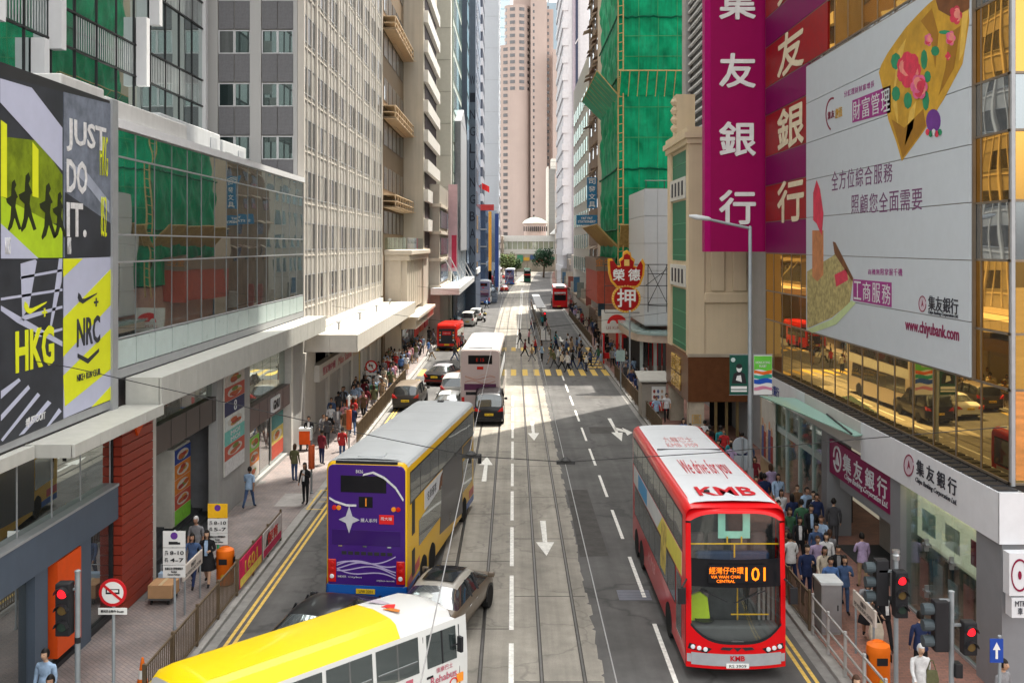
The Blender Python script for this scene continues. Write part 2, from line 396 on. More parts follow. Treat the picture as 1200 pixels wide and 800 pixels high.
# ================================================================== BUILDINGS ON THE LEFT
def pt(px, py, X): Y, Z = onx(px, py, X); return (X, Y, Z)
def xpoly(X, pts, name, mat, parent, d=.01):
    """flat printed or cladding piece on a street-side wall at X, outline given in photo pixels; d is towards the street"""
    q = [onx(px, py, X) for px, py in pts]
    return G().prism(q, 'x', X, X + d).ob(name, mat, parent)
def xtext(s, X, px0, px1, py0, py1, mat, parent, d=.012, bold=0.0, shear=0.0, name='lettering', heavy=0.0):
    Y0 = onx(px0, 0, X)[0]; Y1 = onx(px1, 0, X)[0]; Ym = (Y0 + Y1) / 2; pm = VX + X * F / Ym
    z0 = onx(pm, py0, X)[1]; z1 = onx(pm, py1, X)[1]
    return txt(s, (X, Ym, (z0 + z1) / 2), '+x' if X < 0 else '-x', abs(Y1 - Y0), abs(z1 - z0), mat, parent, name, d, bold=bold, shear=shear, heavy=heavy)
dark = M('dark_interior', (.018, .018, .02), .7, var=.2)
greym = M('grey_metal', (.33, .34, .35), .4, metal=.3, var=.1)
whitem = M('white_metal', (.62, .63, .64), .45, var=.07, streak=.5)
cream_panel = M('canopy_panel', (.4, .4, .37), .5, var=.14, streak=.4)
blackm = M('black_metal', (.03, .03, .032), .45, var=.15)
teal_glass = clear('teal_glass', (.72, .9, .87), .55)
shop_glass = mirror('shop_glass', (.85, .9, .9), (.03, .035, .035), .22)
warm_lit = M('lit_shop_interior', (.75, .68, .5), .6, emit=.25)
podium_glass = mirror('podium_glass', (.82, .9, .9), (.02, .03, .035), .5)

pod = thing('glass_podium', 'low podium of mirror glass panes with grey canopies beside the white finned tower', 'building', (-20, 40, 0))
G().box(-34, 14, .1, -11.75, 31.3, 14.62).box(-34, 31.3, 3.9, -11.75, 54.0 - .12, 14.0).ob('wall', M('podium_wall', (.2, .2, .21), .6), pod)
G().box(-34, 39.4, .1, -11.75, 53.88, 3.9).ob('wall', M('podium_wall'), pod)
G().box(-34, 31.3, .1, -15.5, 39.4, 3.9).ob('wall', dark, pod)
# curtain wall: each pane its own sheet, very slightly out of true
cols = [28.45 + 1.585 * i for i in range(17)]; rows = [8.1, 10.3, 11.1, 13.35, 14.15]
pm = G().box(-.01, .02, .02, .01, 1.565, 2.18).mesh('pane', podium_glass)
for a in cols[:-1]:
    for z0, z1 in zip(rows, rows[1:]):
        o = link('pane', pm, pod, (-11.42, a, z0), (0, rad(rnd.uniform(-.18, .18)), rad(rnd.uniform(-.22, .22))), (1, 1, (z1 - z0) / 2.2), world=True)
for a in cols: G().box(-11.42, a - .014, 7.2, -11.395, a + .014, 14.16).ob('mullion', M('mullion_grey', (.2, .21, .21), .4, metal=.4), pod)
for z in rows: G().box(-11.42, 28.42, z - .025, -11.375, 53.8, z + .025).ob('transom', greym, pod)
for a in cols[:-1]: G().box(-11.46, a + .03, 7.25, -11.38, a + 1.55, 8.05).ob('sill_panel', M('pale_green_panel', (.42, .5, .48), .3, var=.08), pod)
G().box(-11.75, 28.3, 14.16, -11.3, 53.9, 14.42).ob('parapet', whitem, pod)
G().box(-11.7, 28.0, 6.0, -11.28, 28.4, 14.9).ob('end_post', greym, pod)
g = G().box(-15.5, 25.5, 14.62, -11.6, 28.2, 15.2).box(-13.2, 28.2, 14.3, -11.55, 35.2, 15.02); g.ob('roof_edge', M('pale_parapet', (.5, .5, .48), .7, streak=.5), pod, bevel=.03, seg=1)
for (x0, y0, x1, y1, z1) in ((-17, 38, -13.5, 45.8, 15.85), (-17, 46.5, -13.6, 50.6, 15.7), (-15.6, 34.6, -13.2, 37.2, 15.1)):
    o = G().box(x0, y0, 14.0, x1, y1, z1).ob('plant_room', M('plant_room_paint', (.5, .52, .53), .6, streak=.6), pod, bevel=.03, seg=1)
    g = G()
    for i in range(7): g.box(x1, y0 + .5, 14.35 + .13 * i, x1 + .03, y0 + 1.6, 14.42 + .13 * i)
    g.ob('louvre', greym, o)
    G().box(x1, y1 - 1.5, 14.1, x1 + .04, y1 - .6, z1 - .25).ob('door', M('plant_door', (.4, .42, .44), .5), o)
# canopies
def canopy(parent, x0, x1, y0, y1, z0, z1, step, mat):
    """fascia cut into panels with open joints, flat top, end fascia"""
    G().box(x0, y0 + .05, z0 + .08, x1 - .06, y1 - .03, z1 - .02).ob('canopy_deck', mat, parent)
    n = max(1, round((y1 - y0) / step)); s = (y1 - y0) / n
    for i in range(n): G().box(x1 - .06, y0 + i * s + .008, z0, x1, y0 + (i + 1) * s - .008, z1).ob('fascia_panel', mat, parent, bevel=.008, seg=1)
    m_ = max(1, round((x1 - x0) / step)); t = (x1 - .07 - x0) / m_
    for i in range(m_): G().box(x0 + i * t + .008, y0, z0, x0 + (i + 1) * t - .008, y0 + .05, z1).ob('fascia_panel', mat, parent)
canopy(pod, -11.35, -10.2, 23.1, 29.05, 5.86, 6.17, 1.5, cream_panel)
canopy(pod, -11.35, -11.08, 15, 23.04, 5.86, 6.17, 1.6, cream_panel)
canopy(pod, -11.35, -10.3, 29.1, 54.6, 6.08, 6.93, 1.6, cream_panel)
G().box(-11.72, 14, 6.2, -11.36, 28.0, 6.42).ob('ledge', greym, pod)
G().box(-11.7, 28.45, 6.95, -11.36, 53.85, 7.22).ob('ledge', greym, pod)
# ground floor of the near shop: clerestory glass, slate band, posts, doors
slate = M('slate_blue_cladding', (.075, .095, .125), .45, var=.12, streak=.4)
ybays = [15, 17, 19.2, 21.3, 23.2, 24.95, 26.6, 28.55]
for a, b in zip(ybays, ybays[1:]):
    G().box(-11.62, a + .02, 3.98, -11.58, b - .02, 5.86).ob('pane', mirror('clerestory_glass', (.9, .97, .95), (.012, .016, .016), .62), pod)
    G().box(-11.64, b - .015, 3.95, -11.565, b + .015, 5.88).ob('mullion', greym, pod)
G().box(-11.7, 14, 2.95, -11.36, 28.6, 3.9).ob('slate_band', slate, pod)
G().box(-11.72, 14, 3.9, -11.33, 28.6, 3.97).ob('band_cap', greym, pod)
for a, b in ((20.2, 21.2), (23.75, 24.4), (26.2, 26.9)): G().box(-11.68, a, .13, -11.42, b, 2.95).ob('post', slate, pod)
for a, b in ((14, 20.2), (21.2, 23.75), (24.4, 26.2), (26.9, 28.6)):
    G().box(-11.66, a + .02, .25, -11.62, b - .02, 2.93).ob('shop_window', shop_glass, pod)
    G().box(-11.7, a, .13, -11.5, b, .25).ob('sill', blackm, pod)
o = G().box(-11.6, 24.8, .5, -11.36, 26.15, 2.9).ob('orange_door_panel', M('signal_orange', (.62, .075, .012), .4), pod)
txt('NIKE', (-11.355, 25.5, 1.9), '+x', 1.0, .24, whitem, o, bold=.02, shear=.25)
# red plank cladding
redm = M('red_plank', (.24, .035, .02), .35, var=.12, streak=.3)
zz = .15
while zz < 5.8:
    G().box(-11.55, 28.72, zz, -11.3, 31.2, zz + .262).ob('plank', redm, pod, bevel=.006, seg=1); zz += .285
G().box(-11.68, 28.7, .13, -11.56, 31.2, 5.95).ob('backing', blackm, pod)
o = G().prism([(29.5, 5.6), (30.5, 5.95), (30.3, 5.4), (29.8, 5.1)], 'x', -11.3, -11.24).ob('flame_emblem', M('signal_orange'), pod)
# entrance hall set back from the street
stepm = M('dark_step_stone', (.055, .058, .062), .5, var=.2)
for i in range(4): G().box(-15.4, 31.25 + i * .02, .131 + .001 * i, -11.45 - .42 * i, 39.35 - i * .02, .17 + .13 * i).ob('step', stepm, pod)
G().box(-11.75, 31.25, .13, -11.4, 31.75, 6.05).ob('pillar', M('stone_pillar', (.48, .46, .42), .6, streak=.4), pod)
G().box(-11.72, 31.75, 4.05, -11.45, 39.35, 4.98).ob('lintel', M('brown_lintel', (.07, .055, .05), .35, var=.2), pod)
for k in range(1, 5): G().box(-11.449, 31.75 + k * 1.52 - .01, 4.05, -11.44, 31.75 + k * 1.52 + .01, 4.98).ob('joint', blackm, pod)
for k in range(5): G().box(-11.66, 31.8 + k * 1.51, 5.0, -11.62, 33.26 + k * 1.51, 6.08).ob('pane', mirror('upper_shop_glass', (.8, .9, .85), (.12, .13, .1), .35), pod)
G().box(-15.49, 33.5, .6, -15.4, 39.3, 3.85).ob('back_glazing', mirror('back_glass', (.6, .8, .78), (.03, .06, .06), .3), pod)
for k in range(3): G().box(-13.4, 35.4 + k * 1.3, .55, -13.36, 36.65 + k * 1.3, 3.9).ob('glass_screen', teal_glass, pod)
for z in (2.0, 3.0, 3.85): G().box(-15.38, 33.4, z, -15.32, 39.3, z + .06).ob('rail_strip', M('warm_strip', (.5, .42, .3), .5), pod)
G().box(-11.74, 38.3, .14, -11.4, 43.0, 6.05).ob('pier', M('grey_pier', (.33, .33, .32), .5, streak=.3), pod)
# shop beyond the pier
G().box(-11.73, 43.0, 2.75, -11.38, 50.6, 3.75).ob('sign_band', M('bronze_band', (.14, .1, .095), .35, var=.15), pod)
for k in range(1, 5): G().box(-11.379, 43 + k * 1.52 - .01, 2.75, -11.37, 43 + k * 1.52 + .01, 3.75).ob('joint', blackm, pod)
o = G().box(-11.38, 46.6, 2.9, -11.3, 48.2, 3.6).ob('sign_plate', whitem, pod)
txt('GNU', (-11.29, 47.4, 3.25), '+x', 1.2, .45, blackm, o, bold=.03)
for k in range(5): G().box(-11.66, 43.05 + k * 1.5, 3.78, -11.62, 44.5 + k * 1.5, 6.06).ob('pane', mirror('upper_shop_glass'), pod)
for a, b in ((43.2, 45.4), (45.5, 47.2), (47.4, 50.2)): G().box(-11.66, a, .3, -11.62, b, 2.74).ob('shop_window', shop_glass, pod)
G().box(-11.7, 43.0, .13, -11.45, 50.4, .3).ob('sill', M('grey_pier'), pod)
G().box(-11.74, 50.6, .13, -11.3, 51.0, 6.06).ob('pillar', M('white_post', (.55, .54, .5), .5), pod)
G().box(-11.74, 51.0, .13, -11.4, 53.88, 6.06).ob('wall_panel', M('grey_pier'), pod)
def food_poster(X, y0, y1, z0, z1, rows_, parent, name='poster'):
    """printed panel: stacked dishes on coloured fields"""
    p = G().box(X, y0, z0, X + .05, y1, z1).ob(name, M('poster_white', (.5, .48, .43), .5), parent)
    n = len(rows_); h = (z1 - z0) / n; w_ = y1 - y0
    for i, r in enumerate(rows_):
        za = z1 - (i + 1) * h
        G().box(X + .05, y0 + .02, za + .01, X + .056, y1 - .02, za + h - .01).ob('print_field', M('print_' + r[0], r[1], .5, var=.25, scale=6), p)
        if len(r) > 2:
            q = [(y0 + w_ / 2 + .36 * w_ * math.cos(t), za + h / 2 + .34 * h * math.sin(t)) for t in [2 * PI * k / 14 for k in range(14)]]
            G().prism(q, 'x', X + .056, X + .062).ob('print_plate', M('poster_white'), p)
            for k in range(5):
                a = rnd.uniform(0, 6.28); rr = rnd.uniform(.05, .22)
                c0, c1 = y0 + w_ / 2 + rr * w_ * math.cos(a), za + h / 2 + rr * h * math.sin(a)
                q = [(c0 + w_ * .17 * math.cos(t), c1 + h * .15 * math.sin(t)) for t in [2 * PI * k2 / 8 for k2 in range(8)]]
                G().prism(q, 'x', X + .062 + .002 * k, X + .064 + .002 * k).ob('print_food', M('food_%d' % (k % 4), ((.4, .09, .03), (.5, .24, .05), (.14, .2, .04), (.3, .04, .03))[k % 4], .5, var=.3, scale=9), p)
    return p
b1 = thing('menu_poster', 'tall food poster with a turquoise panel on the grey pier', 'poster', (-11.35, 40, 1.8))
food_poster(-11.38, 39.0, 41.9, 1.7, 5.75, [('cream', (.55, .5, .45), 1), ('red', (.45, .08, .05), 1), ('navy', (.03, .035, .1)), ('pale', (.6, .62, .6), 1), ('turq', (.15, .45, .4)), ('red', None, 1), ('white', (.6, .6, .6))], b1, 'poster_sheet')
txt('MOI\nMOI', (-11.31, 40.45, 3.15), '+x', 1.3, .42, whitem, b1)
txt('8', (-11.31, 40.45, 4.32), '+x', .4, .42, whitem, b1)
b2 = thing('menu_totem', 'illuminated box of dish photographs with a green foot inside the entrance hall', 'menu board', (-12.6, 37, .4))
g = G().box(-13.1, 36.2, .5, -12.4, 38.1, 3.35); g.ob('box', M('poster_white'), b2)
food_poster(-12.4, 36.25, 38.05, .55, 3.3, [('blue', (.03, .06, .25), 1), ('orange', (.55, .18, .03), 1), ('orange', None, 1), ('red', None, 1), ('green', (.2, .5, .05))], b2, 'picture_sheet')
G().box(-13.05, 36.19, .55, -12.45, 36.2, 3.3).ob('end_sheet', M('poster_white'), b2)
b3 = thing('shop_poster', 'colourful advertising poster in the shop window under the bronze sign band', 'poster', (-11.6, 48, .3))
food_poster(-11.61, 47.5, 49.9, .5, 2.6, [('teal', (.06, .2, .2)), ('paint', (.5, .4, .1), 1), ('red', None)], b3, 'poster_sheet')
b4 = thing('shop_poster', 'tall bright fruit poster beside the dark doorway of the pier shop', 'poster', (-11.6, 44, .3))
food_poster(-11.61, 43.5, 45.2, .45, 2.3, [('green', None, 1), ('orange', None, 1), ('cream', None, 1)], b4, 'poster_sheet')

# ---- sportswear billboard
XB = -11.34
bb = thing('billboard', 'four-panel sportswear billboard in lime, lavender and black on the podium', 'billboard', (XB, 25, 6.4))
lav = M('lavender_print', (.42, .44, .56), .5, var=.04); lime = M('lime_print', (.62, .66, .02), .5, var=.05); ink = M('ink_print', (.035, .038, .045), .5, var=.3, scale=1.2)
olive = M('olive_print', (.16, .22, .01), .5, var=.5, scale=1.5); gtrack = M('track_print', (.36, .52, .02), .5, var=.15)
steelp = M('steel_print', (.14, .16, .2), .5, var=.45, scale=1.8)
G().box(-11.74, 21.4, 6.42, XB - .02, 28.25, 14.85).ob('board', blackm, bb)
UL = xpoly(XB - .02, [(-12, 86), (73, 108), (73, 302), (-12, 303)], 'print_panel', ink, bb, .02)
UR = xpoly(XB - .02, [(74, 108), (130, 122), (130, 300), (74, 302)], 'print_panel', steelp, bb, .02)
LL = xpoly(XB - .02, [(-12, 304), (73, 303), (73, 491), (-12, 527)], 'print_panel', ink, bb, .02)
LR = xpoly(XB - .02, [(74, 303), (130, 301), (130, 466), (74, 490)], 'print_panel', lav, bb, .02)
xpoly(XB, [(1, 160), (46, 165), (73, 205), (73, 262), (1, 262)], 'print_shape', olive, UL, .004)
xpoly(XB + .004, [(0, 120), (0, 92), (37, 103), (73, 150), (73, 200)], 'print_shape', lav, UL, .004)
xpoly(XB + .004, [(1, 230), (73, 268), (73, 302), (42, 302), (1, 262)], 'print_shape', gtrack, UL, .004)
xpoly(XB + .008, [(1, 262), (45, 303), (1, 303)], 'print_shape', lav, UL, .004)
for x0 in (1, 38): xpoly(XB + .008, [(x0, 140 + x0 * .7), (x0 + 7, 145 + x0 * .8), (x0 + 7, 232), (x0, 230)], 'print_shape', lime, UL, .003)
for i, (rx, ry, s) in enumerate(((14, 252, 1.0), (30, 250, 1.15), (54, 260, 1.1), (68, 262, .9))):   # runners printed on the panel
    q = [(0, -24), (3, -26), (5, -22), (3, -19), (7, -13), (5, -12), (4, -6), (7, 2), (11, 10), (8, 11), (3, 2), (0, 9), (-4, 12), (-5, 10), (-2, 3), (-1, -6), (-6, -9), (-7, -12), (-1, -14)]
    xpoly(XB + .008, [(rx + a * s, ry + b * s * 1.6) for a, b in q], 'print_runner', M('runner_print', (.02, .025, .01), .5), UL, .003)
xpoly(XB, [(76, 225), (130, 262), (130, 300), (76, 302)], 'print_shape', ink, UR, .004)
xpoly(XB, [(76, 190), (100, 215), (128, 250), (128, 236), (100, 200)], 'print_shape', M('steel_light', (.3, .33, .4), .5), UR, .004)
for s, a, b, c, d in (('JUST', 78, 124, 144, 182), ('DO', 78, 102, 188, 227), ('IT.', 78, 101, 238, 278)): xtext(s, XB + .005, a, b, c, d, M('print_white', (.72, .73, .76), .5), UR, bold=.02)
xtext('HKG\n852', XB + .005, 117, 126, 160, 278, lime, UR, bold=-.02)
xtext('HKRS', XB + .009, 79, 83, 278, 298, M('print_white'), UR); xtext('KRS', XB + .012, 6, 12, 278, 298, M('print_white'), UL)
for q in ([(24, 309), (41, 304), (43, 306), (34, 360), (22, 378), (26, 370)], [(69, 303), (73, 303), (72, 330), (60, 385), (58, 385)], [(24, 324), (73, 315), (73, 318), (24, 327)], [(1, 349), (73, 338), (73, 341), (1, 352)],
          [(1, 358), (25, 372), (73, 400), (73, 406), (20, 378), (1, 364)], [(26, 370), (73, 358), (73, 361), (26, 376)], [(40, 392), (73, 384), (73, 387), (42, 396)],
          [(1, 458), (22, 443), (24, 446), (1, 467)], [(1, 486), (33, 451), (35, 455), (1, 493)], [(1, 515), (44, 460), (47, 463), (3, 517)], [(22, 510), (56, 469), (60, 472), (28, 508)], [(54, 500), (69, 478), (72, 482), (58, 498)]):
    xpoly(XB, q, 'print_line', lav, LL, .004)
def swoosh(X, x0, y0, k, mat, parent, d=.006):
    q = [(0, 7), (2, 12), (7, 15), (26, 2), (27, 0), (10, 8), (6, 8), (4, 3), (1, 0)]
    return xpoly(X, [(x0 + a * k, y0 + b * k) for a, b in q], 'swoosh', mat, parent, d)
swoosh(XB + .006, 28, 353, 1.0, lime, LL); xtext('+', XB + .006, 49, 55, 361, 371, lime, LL, bold=.02)
xtext('HKG', XB + .006, 18, 63, 384, 432, lime, LL, bold=.03); xtext('#JUSTDOIT', XB + .006, 30, 53, 486, 497, M('print_white'), LL)
for q in ([(74, 303), (97, 303), (74, 325)], [(74, 373), (130, 315), (130, 357), (74, 418)], [(74, 440), (130, 385), (130, 432), (76, 476)], [(107, 477), (130, 452), (130, 468)]):
    xpoly(XB, q, 'print_shape', lime, LR, .004)
swoosh(XB + .006, 91, 343, .85, ink, LR); xtext('+', XB + .006, 110, 115, 349, 359, ink, LR, bold=.02)
xtext('NRC', XB + .006, 90, 117, 371, 404, ink, LR, bold=.02)
xpoly(XB + .006, [(91, 414), (103, 420), (116, 408), (116, 412), (103, 426), (91, 419)], 'chevron', ink, LR, .005)
xtext('NIKE+ RUN CLUB', XB + .006, 90, 117, 435, 443, ink, LR)

# ---- set-back glass tower reflecting the street
gt = thing('glass_tower', 'set-back mirror glass tower with grey balustrade bands and white fins behind the podium', 'building', (-22, 40, 14))
tg = mirror('tower_glass', (.72, .82, .8), (.04, .06, .06), .55)
G().box(-34, 20, 14.0, -16.15, 51.6, 62).ob('core', M('tower_core', (.1, .11, .12), .5), gt)
tp = G().box(-.01, .015, .02, .01, 1.88, 2.62).mesh('pane', tg); tb = G().box(-.01, .015, .01, .01, 1.88, 1.28).mesh('band_pane', mirror('band_glass', (.65, .75, .73), (.09, .11, .11), .5))
ncol = 14; y0 = 25.1
bar = G()
for i in range(9): bar.box(.03, .1 + i * .2, .05, .05, .14 + i * .2, 1.25)
bar = bar.mesh('balustrade', M('band_bar', (.42, .45, .45), .5))
for fl in range(6):
    z = 15.3 + 4.0 * fl
    for i in range(ncol):
        y = y0 + 1.895 * i
        link('pane', tp, gt, (-16.1, y, z), (0, rad(rnd.uniform(-.15, .15)), rad(rnd.uniform(-.2, .2))), world=True)
        link('band_pane', tb, gt, (-16.1, y, z + 2.66), (0, 0, rad(rnd.uniform(-.2, .2))), world=True)
        if i != 5 and i != 9: link('balustrade', bar, gt, (-16.1, y, z + 2.66), world=True)
    for zz in (z - .02, z + 2.64): G().box(-16.12, y0, zz - .03, -16.02, 51.6, zz + .03).ob('transom', blackm, gt)
for i in range(ncol + 1): G().box(-16.12, y0 + 1.895 * i - .02, 14.1, -16.04, y0 + 1.895 * i + .02, 39).ob('mullion', blackm, gt)
for px, py0, py1 in ((74, -60, 58), (54, 45, 101), (173, 21, 101), (188, -60, 30), (2, -60, 24)):
    Ya, za = onx(px, py1, -15.6); zb = onx(px, py0, -15.6)[1]
    G().box(-16.05, Ya - .12, za, -15.6, Ya + .25, zb).ob('fin', whitem, gt)
G().box(-16.2, 51.4, 14, -15.9, 51.75, 62).ob('corner_post', whitem, gt)

# ---- white finned office tower
ft = thing('office_tower', 'white office tower with closely set vertical fins and bands of grey windows', 'building', (-20, 70, 0))
YA, YB = 53.95, 86.3; ZT = 62
tile = M('white_mosaic_tile', (.5, .5, .49), .5, var=.06, scale=20, streak=.4); finm = M('fin_paint', (.62, .58, .52), .55, var=.06, streak=.4)
gpan = M('grey_spandrel', (.36, .345, .32), .6, var=.1, streak=.4); pane_g = mirror('office_pane', (.6, .63, .66), (.06, .063, .066), .06)
G().box(-34, YA + .2, .1, BL - .10, YB, ZT).ob('wall', gpan, ft)
nb = 9; bw = (YB - YA - .3) / nb; fz0 = 7.35; fl = 2.87
wm = G(); wm.box(-.02, .05, 0, .03, bw / 3 - .1, 1.42).m = 0
wm.m = 1; wm.box(.02, .02, -.07, .05, bw / 3 - .07, 0).box(.02, .02, 1.42, .05, bw / 3 - .07, 1.47)
wms = [wm.mesh('window', [p_, greym]) for p_ in (pane_g, pane_g, M('blind_pale', (.3, .29, .27), .5, var=.2), mirror('office_pane_dark', (.6, .63, .66), (.025, .027, .03), .08), pane_g)]
bigf = G().box(-.32, -.1, 0, .04, .1, ZT - 6.4).mesh('fin', finm); smf = G().box(-.32, -.045, 0, -.03, .045, ZT - 6.4).mesh('fin', finm)
for i in range(nb + 1): link('fin', bigf, ft, (BL, YA + .15 + i * bw, 6.4), world=True)
for i in range(nb):
    for k in (1, 2): link('fin', smf, ft, (BL, YA + .15 + i * bw + k * bw / 3, 6.4), world=True)
    for k in range(3):
        for j in range(9): link('window', rnd.choice(wms), ft, (BL - .115, YA + .15 + i * bw + k * bw / 3 + .03, fz0 + fl * j + .35), world=True)
g = G()
for j in range(9, 18):
    for i in range(nb * 3): g.box(BL - .13, YA + .25 + i * bw / 3, fz0 + fl * j + .35, BL - .085, YA + .05 + (i + 1) * bw / 3, fz0 + fl * j + 1.77)
g.ob('upper_window', pane_g, ft, kind='stuff')
for j in range(10): G().box(BL - .14, YA + .2, fz0 + fl * j - .03, BL - .06, YB - .2, fz0 + fl * j + .03).ob('floor_line', finm, ft)
# end wall facing along the street
xs = [-34, -19.2, -18.7, -16.9, -16.05, -14.28, -13.75, -11.95, BL - .35]
for a, b in ((-34, -18.7), (-16.95, -16.05), (-14.3, -13.7), (-11.95, BL - .33)): G().box(a, YA, .1, b, YA + .3, ZT).ob('pier', tile, ft)
sp = G().box(.02, .0, 0, .84, .06, 1.5).mesh('spandrel_panel', M('dark_grey_panel', (.19, .19, .2), .6, var=.15, scale=8))
wf = G(); wf.m = 0; wf.box(.06, .03, .06, .80, .05, 1.22); wf.m = 1
wf.box(0, 0, 0, .86, .05, .06).box(0, 0, 1.22, .86, .05, 1.28).box(0, 0, .06, .06, .05, 1.22).box(.80, 0, .06, .86, .05, 1.22)
wfs = [wf.mesh('window', [p_, whitem]) for p_ in (mirror('end_pane', (.5, .6, .58), (.02, .035, .035), .12), mirror('end_pane'), M('curtain_grey', (.12, .13, .13), .7, var=.4, scale=6, streak=.8))]
for x0 in (-16.03, -15.17, -13.68, -12.82):
    pass
for x0 in (-18.68, -17.82, -16.03, -15.16, -13.68, -12.82):
    for j in range(11):
        z = 13.9 + fl * j
        link('window', rnd.choice(wfs), ft, (x0, YA + .1, z + 1.53), world=True); link('spandrel_panel', sp, ft, (x0, YA + .08, z), world=True)
G().box(-34, YA + .16, 45, BL - .33, YA + .22, ZT).ob('upper_wall', M('dark_grey_panel'), ft)
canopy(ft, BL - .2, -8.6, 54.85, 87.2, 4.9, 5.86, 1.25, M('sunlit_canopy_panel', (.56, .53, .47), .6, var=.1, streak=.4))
G().box(BL - .3, 55.2, 5.88, BL + .1, 86.2, 6.25).ob('plinth', finm, ft)
for y in (58, 66, 74, 82): G().lathe([(.07, 5.86), (.07, 6.25), (.16, 6.27), (.16, 6.33), (.03, 6.35)], 8, (-10.2, y, 0)).ob('vent_pipe', greym, ft)
# its shopfronts
shopw = M('shop_white_stone', (.5, .48, .44), .6, streak=.3)
for i, (a, b) in enumerate(((54.2, 57), (60.8, 61.5), (65.2, 66), (69.5, 70.3), (74.0, 74.8), (78.4, 79.2), (83, 83.8))): G().box(BL - .3, a, .13, BL + .05, b, 4.9).ob('pillar', shopw, ft)
for a, b in ((57, 60.8), (61.5, 65.2), (66, 69.5), (70.3, 74), (74.8, 78.4), (79.2, 83)):
    o = G().box(BL - .28, a, .35, BL - .24, b, 3.0).ob('shop_window', shop_glass, ft)
    for k in range(1, 3): G().box(BL - .25, a + (b - a) * k / 3 - .03, .35, BL - .2, a + (b - a) * k / 3 + .03, 3.0).ob('glazing_bar', M('brass', (.35, .27, .13), .35, metal=.7), o)
    for k in range(3):
        z_ = .5 + k * .8; G().box(BL - .235, a + .3 + .5 * k, .5, BL - .21, a + .7 + .5 * k, 1.9).ob('display', M('display_%d' % (k + int(a) % 2), ((.5, .42, .35), (.3, .1, .1), (.2, .25, .3), (.5, .4, .15))[(k + int(a)) % 4], .6, var=.3), o)
    G().box(BL - .2, a, 3.95, BL - .1, b, 4.85).ob('clerestory', mirror('upper_shop_glass'), ft)
o = G().box(BL - .1, 56.6, 3.0, BL + .35, 68.5, 3.95).ob('sign_band', M('shop_white_stone'), ft)
txt('堅尼地中國', (BL + .36, 59.6, 3.48), '+x', 4.0, .48, M('sign_rose', (.45, .12, .16), .5), o); txt('Milan Station', (BL + .36, 65.2, 3.48), '+x', 5.0, .5, M('sign_pink', (.55, .2, .2), .5), o)
o = G().box(BL - .1, 68.5, 3.0, BL + .2, 86, 3.95).ob('sign_band', M('tan_band', (.42, .33, .24), .6, streak=.3), ft)
# ================================================================== FARTHER BUILDINGS ON THE LEFT
def slab_tower(name, label, x0, y0, x1, y1, z1, wall, floors=None, street=None, front=None, fh=3.2, zb=.1, bay=2.4, side='+x', pane=None, sill=None):
    """a tower block: plain walls plus real window pieces set in the street side and the near end"""
    t = thing(name, label, 'building', ((x0 + x1) / 2, (y0 + y1) / 2, 0))
    G().box(x0, y0, zb, x1, y1, z1).ob('wall', wall, t)
    return t
def windows(t, axis, c, a0, a1, z0, n, nf, w_, h_, fh, pane, frame=None, out=1, proud=.05, name='window'):
    """n x nf windows as separate pieces on the plane axis=c"""
    g = G(); s = (a1 - a0) / n
    if axis == 'x':
        g.box(0, 0, 0, out * proud, w_, h_); g.m = 1
        if frame: g.box(0, -.06, -.1, out * proud * 2.2, w_ + .06, 0)
    else:
        g.box(0, 0, 0, w_, out * proud, h_); g.m = 1
        if frame: g.box(-.06, 0, -.1, w_ + .06, out * proud * 2.2, 0)
    me = g.mesh(name, [pane, frame or pane])
    for i in range(n):
        for j in range(nf):
            u = a0 + s * i + (s - w_) / 2; z = z0 + fh * j
            link(name, me, t, (c, u, z) if axis == 'x' else (u, c, z), world=True)
def dk(nm, c, refl=.07, tint=(.6, .65, .7)): return mirror(nm, tint, c, refl)
# brown building with cage balconies
brw = M('brown_facade', (.16, .115, .075), .7, var=.25, streak=.6)
t = slab_tower('brown_building', 'weathered brown block with pale metal cage balconies next to the finned tower', -34, 86.6, BL, 103, 60, brw)
cage = M('cage_metal', (.55, .42, .28), .5, var=.15)
for j in range(7):
    z = 10.9 + 3.9 * j
    for k in range(5): G().box(BL, 87.2 + 3.1 * k, z + .9, BL + .05, 89.6 + 3.1 * k, z + 2.9).ob('window', dk('brown_pane', (.05, .035, .025)), t)
    if j % 2 == 0:
        G().box(BL, 93.5, z + 3.1, BL + .35, 102, z + 3.6).ob('pale_panel', M('pale_panel', (.52, .42, .31), .6, streak=.4), t)
    g = G()
    for zz in (z - .7, z - .2, z + .35): g.box(BL, 87, zz, BL + 1.1, 102.8, zz + .07)
    for k in range(9): g.box(BL + 1.02, 87 + 1.95 * k, z - .7, BL + 1.1, 87.07 + 1.95 * k, z + .35); g.box(BL, 87 + 1.95 * k, z - .72, BL + 1.35, 87.08 + 1.95 * k, z - .66)
    g.box(BL, 87, z - .74, BL + 1.0, 102.8, z - .7)
    if j % 2 == 1: g.ob('cage_balcony', cage, t)
